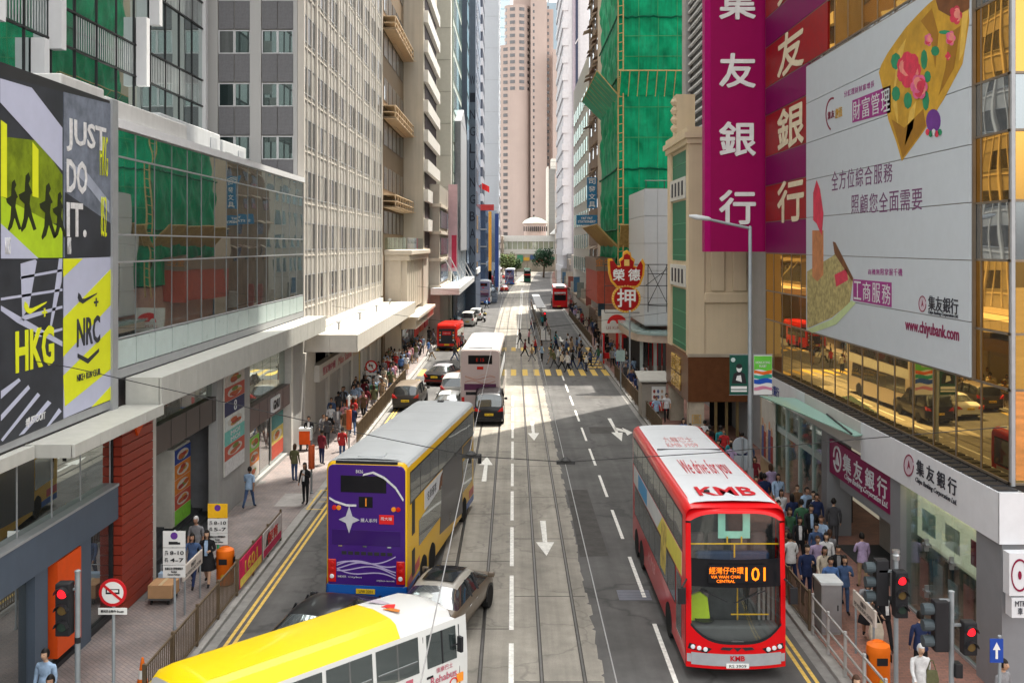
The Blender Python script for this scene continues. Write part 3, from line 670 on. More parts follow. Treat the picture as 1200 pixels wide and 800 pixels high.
# its low stone annex with fluted front
stone = M('pale_limestone', (.56, .5, .42), .7, var=.1, streak=.45)
t = thing('stone_annex', 'low limestone annex with fluted front and glass balustrade beside the canopy', 'building', (-13, 97, 0))
G().box(-22, 88.2, .1, -10.0, 107, 10.0).ob('wall', stone, t)
for k in range(9): G().prism([(-10.0, 88.6 + 2.03 * k), (-9.5, 88.75 + 2.03 * k), (-9.4, 89.3 + 2.03 * k), (-9.5, 89.9 + 2.03 * k), (-10.0, 90.1 + 2.03 * k)], 'z', 4.9, 9.4).ob('flute', stone, t)
G().box(-22, 88.0, 9.4, -9.2, 107.3, 9.9).box(-22, 87.8, 9.9, -9.0, 107.5, 10.35).ob('cornice', stone, t, bevel=.05, seg=1)
G().box(-12.6, 88.16, 6.2, -11.6, 88.2, 8.6).ob('window', dk('annex_pane', (.03, .03, .03)), t)
G().box(-11.2, 88.1, 5, -11.0, 88.2, 9.4).ob('pilaster', stone, t)
g = G()
for k in range(6): G().box(-22 + 2.1 * k, 88.2, 10.4, -20.05 + 2.1 * k, 88.24, 11.45).ob('balustrade_pane', clear('balustrade_glass', (.8, .9, .87), .6), t)
for k in range(9): G().box(-9.44, 88.3 + 2.1 * k, 10.4, -9.4, 90.35 + 2.1 * k, 11.45).ob('balustrade_pane', clear('balustrade_glass'), t)
G().box(-9.9, 87.6, 3.4, -8.6, 107, 4.2).box(-9.9, 87.5, 4.2, -8.4, 107, 4.45).ob('shop_canopy', stone, t)
for k in range(6): G().box(-10.02, 88.6 + 3.1 * k, .13, -9.9, 91.2 + 3.1 * k, 3.4).ob('shop_window', shop_glass, t)
for k, c in enumerate(((.5, .04, .03), (.55, .1, .05), (.45, .03, .05))): G().box(-9.0, 90 + 5 * k, 2.5, -8.9, 93.6 + 5 * k, 3.35).ob('shop_sign', M('sign_red%d' % k, c, .5), t)
# beige slab with balconies behind
t = slab_tower('beige_tower', 'smooth beige blank-ended tower with recessed balconies on the street side', -30, 103.1, -9.35, 121, 62, M('beige_render', (.47, .43, .37), .75, var=.16, scale=.25, streak=.5))
for j in range(9):
    z = 10.5 + 3.1 * j
    G().box(-9.35, 104.5, z, -9.3, 120, z + 1.7).ob('balcony_opening', M('balcony_dark', (.05, .035, .04), .7), t)
    G().box(-9.35, 103.6, z + 1.75, -8.9, 120.6, z + 3.0).ob('balcony_front', M('balcony_white', (.62, .6, .57), .6, streak=.3), t)
# tower of pale stone panels
t = slab_tower('stone_panel_tower', 'tall tower of large pale green-white stone panels', -26, 125, -7.9, 127.5, 70, M('pale_panel_stone', (.5, .5, .45), .6, var=.06, streak=.2))
for j in range(14): G().box(-26, 124.96, 6 + 4 * j, -7.86, 125.0, 6.06 + 4 * j).ob('panel_joint', M('panel_joint', (.3, .3, .27), .7), t)
t2 = thing('glass_tower', 'narrow green glass tower with pale bands behind the stone panel tower', 'building', (-12, 138, 0))
G().box(-20, 127.6, .1, -7.75, 148, 70).ob('wall', M('pale_green_frame', (.42, .47, .42), .5), t2)
for j in range(16): G().box(-7.75, 128, 8 + 4 * j, -7.65, 147.6, 10.9 + 4 * j).ob('window_band', mirror('green_glass', (.6, .8, .75), (.08, .13, .12), .35), t2)
G().box(-7.75, 130, 10, -6.9, 146, 27).prism([(130, 27), (146, 27), (138, 29.5)], 'x', -7.75, -6.9).ob('curved_bay', M('grey_bay', (.3, .31, .33), .5), t2, bevel=.1)
# low shops with pink banner
t = thing('glass_shop_block', 'low blue glass shop block with steel canopy and white base', 'building', (-9, 130, 0))
G().box(-16, 110, .1, -8.2, 124.5, 17.5).ob('wall', M('shop_stone', (.36, .33, .29), .7, streak=.5), t)
for k in range(4): G().box(-16, 109.8, 6 + 3 * k, -8.0, 124.6, 6.35 + 3 * k).ob('cornice', stone, t)
for k in range(3): G().box(-8.2, 111, 6.7 + 3 * k, -8.1, 123, 8.6 + 3 * k).ob('window', dk('shop_pane', (.04, .05, .06)), t)
G().box(-14, 127.6, .1, -7.2, 163, 16).ob('glass_front', mirror('blue_front_glass', (.7, .82, .95), (.12, .2, .28), .4), t)
for k in range(8): G().box(-7.2, 130 + 4.2 * k, 5, -7.1, 130.15 + 4.2 * k, 16).ob('mullion', whitem, t)
G().box(-9, 108, 5.4, -5.9, 150, 6.1).box(-9, 150, 6.4, -5.5, 164, 7.2).ob('steel_canopy', whitem, t)
for k in range(5): G().tube((-7.6, 110 + 9 * k, 9.3), (-6.0, 111.5 + 9 * k, 6.1), .07, 6).ob('tie_rod', whitem, t)
b = thing('street_banner', 'tall pink and white banner hanging on the low stone shop block', 'banner', (-7.6, 122, 8))
o = G().box(-8.0, 121.9, 7.6, -6.9, 122.1, 18.2).ob('banner_sheet', M('pink_banner', (.62, .42, .46), .6, var=.15, scale=1), b)
G().box(-7.6, 121.88, 8, -7.0, 121.9, 12).ob('print_shape', M('banner_red', (.55, .05, .1), .6), o)
G().box(-6.9, 121.95, 7.5, -6.8, 122.05, 18.4).ob('banner_pole', greym, b)
# dark tower with raised letters down two ribs
t = thing('navy_tower', 'slim navy tower with letters running down two ribs', 'building', (-9.5, 165, 0))
navy = M('navy_cladding', (.06, .08, .12), .4, var=.15, streak=.3)
X0, _ = ony(540, 0, 150); X1, _ = ony(557.5, 0, 150)
G().box(X0 - 8, 150, .1, X1, 171, 75).ob('wall', navy, t)
G().box(X0 - .5, 149.7, 10, X0 + .9, 150, 72).box(X1 - .95, 149.7, 5, X1, 150, 72).ob('rib', M('slate_rib', (.11, .14, .19), .4, var=.1), t)
G().box(X0 + .95, 149.9, 8, X1 - 1.0, 150, 72).ob('glass_strip', mirror('navy_glass', (.6, .7, .85), (.05, .09, .14), .35), t)
for i, ch in enumerate('WINGLUNGBANK'): txt(ch, (X1 - .47, 149.69, 35.5 - 2.55 * i), '-y', .8, 1.4, M('letter_dark', (.02, .025, .04), .5), t)
for i, ch in enumerate('WINGLUNG'): txt(ch, (X0 + .25, 149.69, 29 - 2.55 * i), '-y', .75, 1.4, M('letter_dark'), t)
for j in range(18): G().box(X1, 152, 6 + 3.6 * j, X1 + .06, 170, 8.2 + 3.6 * j).ob('window_band', mirror('navy_glass'), t)
# striped block and pale slab
XI0, XI1 = ony(556, 0, 200)[0], ony(565.5, 0, 200)[0]
t = slab_tower('striped_tower', 'dark tower striped with pale bands standing before the white slab', XI0 - 6, 200, XI1, 214, 95, M('striped_dark', (.07, .08, .11), .5))
for j in range(24): G().box(XI0 + .3, 199.8, 6 + 3.4 * j, XI1 + .05, 214.1, 7.5 + 3.4 * j).ob('pale_band', M('pale_band', (.5, .51, .55), .6), t)
XJ0, XJ1 = ony(565, 0, 225)[0], ony(584.5, 0, 225)[0]
t = slab_tower('white_slab_tower', 'blank blue-white slab tower before the pink tower', XJ0 - 2, 225, XJ1, 250, 120, M('white_slab', (.6, .64, .68), .6, var=.04, streak=.2))
for j in range(28): G().box(XJ1, 227, 6 + 3.6 * j, XJ1 + .05, 248, 7.8 + 3.6 * j).ob('window_band', dk('slab_pane', (.2, .24, .28)), t)
for j in range(13): G().box(XJ0 - 2, 224.97, 12 + 7.2 * j, XJ1, 225, 12.1 + 7.2 * j).ob('panel_joint', M('slab_joint_line', (.5, .53, .56), .7), t)
# small dark corner shop with orange strip
XK0, XK1 = ony(557, 0, 185)[0], ony(584, 0, 185)[0]
t = thing('dark_corner_shop', 'small dark blue corner shop with orange strip and red rooftop sign', 'building', ((XK0 + XK1) / 2, 190, 0))
G().box(XK0 - 6, 185, .1, XK1 - .3, 199, 17.2).ob('wall', mirror('corner_glass', (.5, .6, .75), (.03, .05, .09), .3), t)
xo = ony(572.5, 0, 185)[0]
G().box(xo, 184.7, 3, xo + .55, 185, 17).ob('orange_strip', M('orange_strip', (.7, .33, .05), .5), t); G().box(xo, 184.7, .5, xo + .55, 185, 6.0).ob('orange_strip', M('red_strip', (.62, .13, .05), .5), t)
G().box(xo + 1.2, 184.6, 3, xo + 1.9, 185, 16.6).ob('blue_strip', M('deep_blue', (.03, .06, .2), .4), t)
G().box(XK0 + .4, 184.7, 17.2, xo + 1.0, 185.2, 18.3).ob('roof_sign', M('rooftop_red', (.42, .05, .05), .5), t)
for k in range(4): G().box(XK0 + .1, 184.9, 4 + 3.2 * k, xo - .3, 185, 4.2 + 3.2 * k).ob('floor_line', greym, t)
f = thing('red_flag', 'red flag flying from a pole on the dark corner shop', 'flag', (XK0 + 1.2, 184.4, 18))
G().tube((XK0 + 1.2, 184.4, 19.2), (XK0 + 1.2, 184.4, 22.4), .04, 6).ob('pole', greym, f)
g = G(); n_ = 8
rows_ = [[(XK0 + 1.22 + i * .2, 184.4 + .14 * math.sin(i * 1.1), 22.3 - j * .38 - .1 * i) for i in range(n_)] for j in range(4)]
for a, b_ in zip(rows_, rows_[1:]):
    for i in range(n_ - 1): g.quad(a[i], a[i + 1], b_[i + 1], b_[i])
g.ob('cloth', M('flag_red', (.6, .03, .03), .7), f, smooth=60)
# ---------------------------------------------------------------- the far end of the street
pk = M('pink_granite', (.42, .335, .3), .7, var=.08, scale=.1, streak=.3)
YT = 520
def far(px0, px1, pz, Y): return ony(px0, 0, Y)[0], ony(px1, 0, Y)[0], ony(0, pz, Y)[1]
t = thing('pink_tower', 'stepped pink granite tower with rounded window bays closing the street', 'building', (ony(620, 0, YT)[0], YT + 20, 0))
a, b_, z = far(601, 640.5, -60, YT); G().box(a, YT + 6, 0, b_, YT + 40, z + 20).ob('core', pk, t); a, b_, z = far(640.5, 648.5, 11, YT + 6); G().box(a, YT + 6, 0, b_, YT + 40, z).ob('side_slab', pk, t)
pane_p = dk('pink_pane', (.045, .036, .036), .05)
def bay_stack(cx, r, zt, nf, n, name):
    pts = [(cx + r * math.cos(PI + PI * i / 16), YT + 6 + r * .8 * math.sin(PI + PI * i / 16)) for i in range(17)]
    o = G().prism(pts, 'z', 0, zt).ob(name, pk, t, smooth=30)
    for j in range(nf):
        z = zt - 3.2 - 3.45 * j
        if z < 14: break
        for k in range(n):
            f0 = PI + PI * (k + .22) / n; f1 = PI + PI * (k + .78) / n
            p = [(cx + (r + .02) * math.cos(f0 + (f1 - f0) * q / 3), YT + 6 + (r * .8 + .12) * math.sin(f0 + (f1 - f0) * q / 3)) for q in range(4)]
            q2 = [(x * 1.0, y + .2) for x, y in reversed(p)]
            G().prism(p + q2, 'z', z, z + 1.7).ob('window', pane_p, o)
xa = ony(597, 0, YT)[0]
bay_stack(xa, 5.6, ony(0, 52, YT)[1], 34, 4, 'lower_bay')
bay_stack(ony(606, 0, YT)[0], 6.6, ony(0, 5, YT)[1], 13, 4, 'upper_bay')
a, b_, z = far(622, 641, -20, YT); G().box(a, YT + .5, 0, b_, YT + 6, z).ob('stair_shaft', pk, t)
for j in range(38):
    G().box(ony(624.5, 0, YT)[0], YT + .44, 25 + 3.45 * j, ony(626.5, 0, YT)[0], YT + .5, 26.5 + 3.45 * j).ob('slit_window', pane_p, t)
    G().box(ony(641.8, 0, YT)[0], YT + 5.9, 25 + 3.45 * j, ony(643.8, 0, YT)[0], YT + 6, 26.5 + 3.45 * j).ob('slit_window', pane_p, t)
a, b_, z = far(648, 658, 58, YT - 8); G().box(a, YT - 8, 0, b_, YT + 5, z).ob('side_wing', pk, t)
t = thing('teal_tower', 'distant teal glass tower rising behind the pink tower', 'building', (ony(594, 0, 640)[0], 650, 0))
a, b_, z = far(586, 660, 10, 640); G().box(a, 640, 0, b_ - 34, 660, z + 60).ob('wall', mirror('teal_far_glass', (.7, .78, .82), (.2, .27, .3), .3), t)
a, b_, z = far(640.5, 653, 3, 640); G().box(a, 640, 0, b_, 660, z).ob('shaft', M('blue_grey_shaft', (.3, .38, .44), .5), t)
for j in range(24): G().box(ony(586, 0, 640)[0], 639.9, 60 + 6 * j, ony(600, 0, 640)[0], 640, 60.8 + 6 * j).ob('floor_line', M('teal_line', (.35, .5, .55), .5), t)
t = thing('grey_slab', 'dark grey slab block with pale edge below the pink tower', 'building', (ony(650, 0, 430)[0], 436, 0))
a, b_, z = far(643, 657.5, 198, 430); G().box(a, 430, 0, b_, 446, z).ob('wall', M('grey_slab_render', (.2, .2, .19), .7, var=.06), t)
G().box(a - .7, 429.8, 0, a, 446, z + 1).ob('pale_edge', M('pale_edge', (.6, .58, .53), .6), t); a, b_, z2 = far(646, 657, 186, 431); G().box(a, 431, z, b_, 440, z2).ob('roof_house', M('pale_edge'), t)
for j in range(16): G().box(ony(644.5, 0, 430)[0], 429.95, 18 + 1.9 * j, b_ - .3, 430, 18.15 + 1.9 * j).ob('floor_line', M('slab_line', (.17, .17, .165), .7), t)
t = thing('domed_hall', 'small hall with shallow pale green dome at the street end', 'building', (ony(627, 0, 425)[0], 428, 0))
a, b_, z = far(613, 642, 262, 420); cx = (a + b_) / 2; r = (b_ - a) / 2
G().lathe([(r * .9, 8), (r * .9, z), (r * 1.04, z), (r * 1.04, z + .4)], 24, (cx, 428, 0)).ob('drum', pk, t)
G().lathe([(r * 1.04, z + .4), (r * .85, z + 1.4), (r * .5, z + 2.4), (r * .1, z + 2.9)], 24, (cx, 428, 0)).ob('dome', M('copper_pale', (.45, .55, .47), .5), t, smooth=50)
for k in range(12): G().box(a + .2 + k * 2 * r / 12, 427 - r * .8, z - 3.2, a + .75 + k * 2 * r / 12, 427 - r * .8 + .4, z - 1.2).ob('window', pane_p, t)
t = thing('footbridge', 'long white covered footbridge crossing the end of the street', 'footbridge', (0, 380, 0))
YF = 380
x0, x1 = ony(545, 0, YF)[0], ony(716, 0, YF)[0]
for za, zb, nm in ((292, 297.5, 'deck'), (276, 283, 'roof')): G().box(x0, YF, ony(0, zb, YF)[1], x1, YF + 4.5, ony(0, za, YF)[1]).ob(nm, M('bridge_white', (.62, .63, .61), .6), t)
G().box(x0, YF + .5, ony(0, 292, YF)[1], x1, YF + .6, ony(0, 283, YF)[1]).ob('glazing', mirror('bridge_glass', (.8, .85, .75), (.3, .33, .24), .2), t)
for k in range(28): xx = x0 + (x1 - x0) * k / 28; G().box(xx, YF + .3, ony(0, 292, YF)[1], xx + .25, YF + .5, ony(0, 283, YF)[1]).ob('post', M('bridge_white'), t)
for px in (588, 676): xx = ony(px, 0, YF)[0]; G().box(xx - .6, YF + 1.5, 0, xx + .6, YF + 3, ony(0, 297, YF)[1]).ob('pier', M('bridge_white'), t)
g = G(); xx, zz = ony(657, 268, YF); g.add([(xx - 4, YF - 3, zz - 2), (xx + 4, YF - 3, zz - 2), (xx + 4, YF + 5, zz - 2), (xx - 4, YF + 5, zz - 2), (xx, YF + 1, zz + 2.2)], [(0, 1, 4), (1, 2, 4), (2, 3, 4), (3, 0, 4)])
g.ob('tent_roof', M('bridge_white'), t)
# terrace under the bridge so the street has an end
t = thing('shop_terrace', 'terrace of low shops with coloured fascias under the footbridge', 'building', (4, 405, 0))
G().box(-40, 400, 0, 60, 412, 9).ob('wall', M('terrace_wall', (.28, .25, .2), .7, var=.3, scale=.3), t)
for k in range(24): G().box(-22 + 2.6 * k, 399.6, 4 + (k % 3) * .5, -19.7 + 2.6 * k, 400, 5.8 + (k % 2)).ob('fascia', M('fascia_%d' % (k % 5), ((.5, .3, .05), (.06, .1, .2), (.4, .08, .05), (.45, .42, .35), (.05, .2, .12))[k % 5], .6), t)
# ================================================================== BUILDINGS ON THE RIGHT
def ell(cx, cy, rx, ry, n=18, a0=0.0, a1=2 * PI): return [(cx + rx * math.cos(a0 + (a1 - a0) * k / n), cy + ry * math.sin(a0 + (a1 - a0) * k / n)) for k in range(n if a1 - a0 > 6.2 else n + 1)]
def arcband(cx, cy, rx, ry, w_, a0, a1, n=14): return ell(cx, cy, rx, ry, n, a0, a1) + list(reversed(ell(cx, cy, rx - w_, ry - w_ * ry / rx, n, a0, a1)))
XF = 12.0
bank = thing('bank_tower', 'gold mirror glass bank tower with a white street canopy', 'building', (20, 36, 0))
gold = mirror('gold_glass', (.74, .41, .09), (.05, .028, .008), .6, wob=.006, wscale=.5); gdark = mirror('gold_dark_glass', (.85, .58, .2), (.03, .022, .015), .55)
gblue = mirror('grey_blue_glass', (.5, .55, .58), (.09, .1, .11), .4, wob=.008, wscale=.5)
G().box(XF + .12, 24.1, 4.6, 40, 47.3, 130).ob('core', M('bank_core', (.06, .05, .045), .6), bank)
zr = [5.05, 7.3, 8.65, 10.42, 11.87, 13.57, 14.95, 16.9, 18.2, 20.1, 21.5, 23.3, 24.7, 26.5, 27.9, 29.7]
yc = [24.05 + 1.453 * i for i in range(17)]
pmesh = {}
for j in range(len(zr) - 1):
    h = zr[j + 1] - zr[j]; mt = gdark if j == 0 else (gold if j in (1, 2) or j % 2 == 0 else gblue)
    pmesh[j] = G().box(-.012, .02, .03, .012, 1.433, h - .03).mesh('pane', mt)
    for a in yc[:-1]: link('pane', pmesh[j], bank, (XF, a, zr[j]), (0, rad(rnd.uniform(-.25, .25)), rad(rnd.uniform(-.3, .3))) if j else (0, rad(rnd.uniform(-.05, .05)), 0), world=True)
    G().box(XF - .04, 24.0, zr[j] - .03, XF + .1, 47.3, zr[j] + .03).ob('transom', M('bronze_trim', (.2, .16, .12), .35, metal=.5), bank)
    G().box(XF + .1, 24.0, zr[j] + .03, 30, 24.1, zr[j + 1] - .03).ob('end_pane', mt, bank); G().box(XF - .04, 23.95, zr[j] - .03, 30, 24.1, zr[j] + .03).ob('transom', M('bronze_trim'), bank)
for i, a in enumerate(yc): G().box(XF - .035, a - .02, 5.0, XF + .05, a + .02, 30).ob('mullion', M('bronze_trim'), bank)
G().box(XF - .03, 23.93, 5.0, XF + .06, 24.03, 60).ob('corner_post', M('grey_metal'), bank)
# printed film on the far bays
crim = M('film_crimson', (.3, .01, .012), .45, var=.2); purp = M('film_purple', (.19, .003, .085), .45, var=.15)
for k, (z0, z1) in enumerate(((10.45, 11.85), (11.9, 13.55), (13.6, 14.93), (14.97, 16.87), (16.93, 18.17), (18.23, 20.07), (20.13, 21.47), (21.53, 23.27), (23.33, 24.67))):
    G().box(XF - .055, 40.35 if z0 < 17.9 else 37.9, z0, XF - .015, 47.2, z1).ob('film_panel', purp if k % 2 == 0 else crim, bank)
for ch, z in zip('行銀友集', (12.7, 15.9, 19.15, 22.4)): txt(ch, (XF - .06, 43.0, z), '-x', 4.0, 1.75, M('film_cream', (.75, .66, .47), .5), bank, heavy=.045)
# white canopy with slotted ledge
XC = 11.42
wfas = M('white_fascia', (.6, .61, .63), .35, var=.05); wf2 = M('beige_fascia', (.5, .48, .45), .4, var=.06)
G().box(XC + .02, 23.5, 3.95, XF + .1, 44.6, 4.93).ob('canopy_core', greym, bank)
for a, b, mt, z0 in ((23.4, 28.6, wfas, 3.78), (28.62, 32.7, wfas, 3.78), (32.75, 39.0, wf2, 4.0), (39.05, 44.6, wfas, 4.0)): G().box(XC - .02, a, z0, XC + .03, b, 4.98).ob('fascia_panel', mt, bank)
G().box(XC - .02, 23.36, 3.78, 20, 23.42, 4.98).ob('fascia_panel', wfas, bank)
G().box(XC, 23.45, 4.92, XF - .05, 44.6, 4.96).ob('ledge', M('ledge_grey', (.42, .43, .45), .5), bank)
lv = G().box(0, 0, 0, .5, .34, .035).mesh('louvre', blackm)
for k in range(42): link('louvre', lv, bank, (XC + .03, 23.6 + .5 * k, 4.965), world=True)
ro = thing('bank_roundel', 'round white bank sign box projecting below the canopy corner', 'sign', (12.0, 23.0, 3))
G().box(11.45, 23.0, 2.7, 11.95, 23.3, 3.68).ob('box', wfas, ro); G().prism(arcband(11.69, 3.18, .2, .38, .025, 0, 2 * PI * .999, 24), 'y', 22.985, 23.0).ob('ring', M('maroon', (.2, .01, .04), .5), ro)
G().prism(ell(11.69, 3.18, .04, .1), 'y', 22.985, 23.0).ob('emblem', M('maroon'), ro); G().box(11.5, 22.99, 2.2, 11.9, 23.28, 2.66).ob('lower_box', wfas, ro)
txt('MTR\n車', (11.7, 22.985, 2.43), '-y', .24, .32, M('ink_dark', (.03, .03, .04), .5), ro)
def seal(X, px, py, rx, ry, ring, field, parent):
    """bank roundel drawn as ring and emblem, pixels on the wall X"""
    xpoly(X, ell(px, py, rx, ry, 22), 'roundel_field', field, parent, -.008); xpoly(X - .008, arcband(px, py, rx * .95, ry * .95, rx * .12, 0, 2 * PI * .999, 22), 'roundel_ring', ring, parent, -.006)
    return xpoly(X - .008, [(px - rx * .3, py + ry * .35), (px, py - ry * .45), (px + rx * .3, py + ry * .35), (px, py + ry * .1)], 'roundel_emblem', ring, parent, -.006)
inkd = M('ink_dark'); mar = M('maroon')
seal(XC - .025, 1065, 545, 6.2, 13.5, mar, M('pale_pink', (.5, .42, .47), .5), bank)
xtext('集 友 銀 行', XC - .03, 1074, 1121, 549, 568, inkd, bank, bold=.01); xtext('Chiyu Banking Corporation Ltd.', XC - .03, 1073, 1121, 571, 579, inkd, bank, shear=.3)
xtext('集友銀行', XC - .03, 900, 913, 451, 463, M('navy_ink', (.03, .05, .2), .5), bank, bold=.008)
# ground floor
greycol = M('grey_stone_column', (.2, .205, .215), .4, var=.08, streak=.3)
for a, b in ((23.45, 24.75), (29.6, 30.4), (36.55, 37.2)): G().box(11.5, a, .13, 12.4, b, 3.95).ob('column', greycol, bank)
G().box(12.41, 23.47, .13, 20, 23.6, 3.95).ob('end_wall', M('pale_stone_wall', (.36, .35, .34), .5, streak=.2), bank)
G().box(14.2, 23.6, .13, 14.3, 44.6, 3.95).ob('back_wall', M('warm_wall_glow', (.5, .45, .34), .6, emit=.12), bank)  # wall glows faintly by itself, standing in for interior lighting
for k in range(3): G().box(11.66, 24.8 + 1.6 * k, .2, 11.69, 26.36 + 1.6 * k, 3.9).ob('shop_pane', clear('shopfront_glass', (.85, .93, .9), .9), bank)
G().box(12.0, 24.8, 2.2, 12.08, 29.58, 3.5).ob('inner_fascia', M('cream_inner_glow', (.6, .55, .42), .6, emit=.12), bank); G().box(11.96, 24.8, 3.5, 12.1, 29.58, 3.58).ob('strip_light', M('strip_light', (1, .8, .45), .5, emit=3.0), bank)  # fascia surface also glows, room light put into its material
G().box(12.0, 24.8, .13, 12.04, 29.58, 2.1).ob('inner_screen', mirror('green_black_glass', (.6, .75, .7), (.012, .022, .02), .25), bank)
for k in range(5): G().box(11.97, 25.0 + .95 * k, .5, 11.995, 25.55 + .95 * k, 1.6 + .2 * (k % 2)).ob('inner_display', M('display_%d' % (k % 3)), bank)
for k in range(3): G().box(11.98, 25.2 + 1.55 * k, 2.45, 11.996, 26.1 + 1.55 * k, 3.1).ob('inner_notice', M(('maroon', 'poster_white', 'pale_green_panel')[k]), bank)
for z in (1.05, 2.35):
    for y in (26.38, 27.98): G().box(11.55, y - .16, z, 11.66, y + .16, z + .06).box(11.55, y - .03, z - .14, 11.66, y + .03, z + .2).ob('glass_clamp', M('steel', (.4, .41, .42), .3, metal=.8), bank)
G().box(11.62, 24.8, .13, 11.72, 29.6, .2).ob('sill', greym, bank)
sg = G().box(11.58, 30.4, 2.5, 11.68, 36.5, 3.72).ob('sign_board', M('magenta_board', (.22, .006, .07), .4, var=.06), bank)
txt('集 友 銀 行', (11.57, 32.9, 3.2), '-x', 4.1, .62, wfas, sg, heavy=.012); txt('Chiyu Banking Corporation Ltd.', (11.57, 32.8, 2.72), '-x', 4.0, .26, wfas, sg, bold=.008, shear=.3)
G().prism(arcband(35.6, 3.15, .42, .46, .07, 0, 2 * PI * .999, 24), 'x', 11.55, 11.58).ob('roundel_ring', wfas, sg); G().prism([(35.4, 2.95), (35.6, 3.4), (35.8, 2.95)], 'x', 11.55, 11.58).ob('roundel_emblem', wfas, sg)
G().box(11.6, 30.4, 2.2, 11.75, 35.4, 2.5).ob('lintel', greycol, bank)
G().box(13.0, 31.2, .13, 13.1, 35.4, 2.5).ob('shutter', M('beige_shutter', (.36, .33, .28), .5), bank); G().box(12.98, 33.2, .13, 13.0, 33.26, 2.5).ob('shutter_joint', M('cream_inner_glow'), bank)  # joint shares the added glow of the inner fascia
G().box(11.5, 31.2, .132, 13.0, 35.4, .15).ob('entrance_mat', M('dark_mat', (.05, .05, .05), .9), bank)
for k in range(4): G().box(11.8, 37.3 + 1.9 * k, .3, 11.84, 39.1 + 1.9 * k, 3.95).ob('shop_pane', clear('shopfront_glass'), bank); G().box(11.74, 39.1 + 1.9 * k, .13, 11.9, 39.2 + 1.9 * k, 3.95).ob('mullion', M('pale_green_panel'), bank)
G().box(11.78, 37.2, 2.5, 11.95, 44.8, 2.75).ob('transom_panel', M('pale_green_panel'), bank)
G().box(12.6, 37.3, .4, 12.7, 44, 2.2).ob('black_display', blackm, bank)
for k in range(5): G().box(12.5, 37.6 + 1.3 * k, .5, 12.59, 38.5 + 1.3 * k, 2.1).ob('display', M('display_%d' % (k % 4 if k % 4 < 3 else 0)), bank)
G().box(11.7, 44.9, .13, 12.6, 47.2, 4.2).ob('end_pier', M('tan_tile', (.42, .33, .2), .5, var=.15, scale=6), bank)
ps = thing('group_portrait_poster', 'tall poster of a family group on the tan pier by the lamp post', 'poster', (11.66, 46, 1))
o = G().box(11.6, 44.4, .9, 11.68, 46.6, 3.7).ob('sheet', M('poster_white'), ps)
for k in range(5):
    yy = 44.75 + .4 * k; zz = 2.4 + .25 * math.sin(k * 2.1)
    G().prism(ell(yy, zz, .13, .19, 10), 'x', 11.585, 11.6).ob('print_face', M('print_skin', (.5, .28, .18), .5), o); G().prism([(yy - .22, 1.0), (yy + .22, 1.0), (yy + .2, zz - .2), (yy - .2, zz - .2)], 'x', 11.59, 11.6).ob('print_figure', M('print_fig%d' % (k % 3), ((.3, .06, .05), (.1, .12, .25), (.5, .35, .25))[k % 3], .6, var=.4, scale=8), o)
# glass canopy over the side entrance
gc = G(); gc.prism([(10.1, 40.9), (11.38, 40.2), (11.38, 32.5), (11.05, 32.3)], 'z', 4.58, 4.62); gc.ob('glass_canopy', clear('green_sheet_glass', (.34, .56, .48), .45, milk=.6), bank)
G().tube((11.38, 36.2, 4.66), (11.0, 32.4, 4.66), .03, 6).ob('canopy_stay', blackm, bank)
# ---- bank billboard
XP = 11.84
b = thing('billboard', 'huge pale billboard with gold silk and red flowers on the bank tower', 'billboard', (XP, 33, 7.3))
sheet = M('pale_board_sheet', (.5, .54, .57), .45, var=.03); Y0, Y1 = 25.85, 40.3
zb = [7.35, 8.8, 10.4, 11.9, 13.4, 14.9, 16.5, 18.0]
for z0, z1 in zip(zb, zb[1:]): G().box(XP, Y0, z0 + .012, XP + .1, Y1, z1 - .012).ob('board_sheet', sheet, b)
G().box(XP + .05, Y0 - .05, 7.3, XP + .14, Y1 + .05, 18.05).ob('frame', M('bronze_trim'), b)
mag = M('print_magenta', (.3, .03, .2), .5); rose = M('print_rose', (.6, .04, .08), .5, var=.3, scale=3); pinkf = M('print_pinkflower', (.65, .12, .25), .5, var=.3, scale=3); gold_p = M('print_gold', (.52, .29, .03), .5, var=.3, scale=1.2); leafp = M('print_leaf', (.02, .22, .1), .5, var=.3)
silk = xpoly(XP, [(1030, 85), (1033, 76), (1040, 63), (1051, 47), (1062, 32), (1075, 18), (1087, 6), (1100, -5), (1134, -12), (1136, 25), (1128, 75), (1107, 115), (1082, 155), (1057, 189), (1050, 165), (1041, 140), (1036, 110)], 'silk_print', gold_p, b, -.006)
for q, mt in (([(1079, 25), (1092, 10), (1100, 40), (1096, 80), (1090, 40)], M('print_gold_dark', (.32, .15, .015), .5, var=.2)), ([(1052, 60), (1062, 45), (1050, 100), (1053, 150), (1046, 120)], M('print_gold_light', (.66, .42, .08), .5, var=.2)), ([(1112, 40), (1126, 30), (1118, 80), (1100, 112), (1108, 80)], M('print_gold_dark')), ([(1066, 130), (1074, 118), (1070, 150), (1060, 172)], M('print_gold_light')), ([(1128, 15), (1135, 12), (1130, 60), (1124, 72)], M('print_gold_light')), ([(1095, -5), (1136, -8), (1136, 10), (1118, 22), (1100, 12)], M('print_brown', (.16, .06, .02), .5, var=.4)), ([(1045, 140), (1060, 150), (1082, 128), (1085, 148), (1058, 185)], M('print_gold_dark'))): xpoly(XP - .007, q, 'print_fold', mt, silk, -.003)
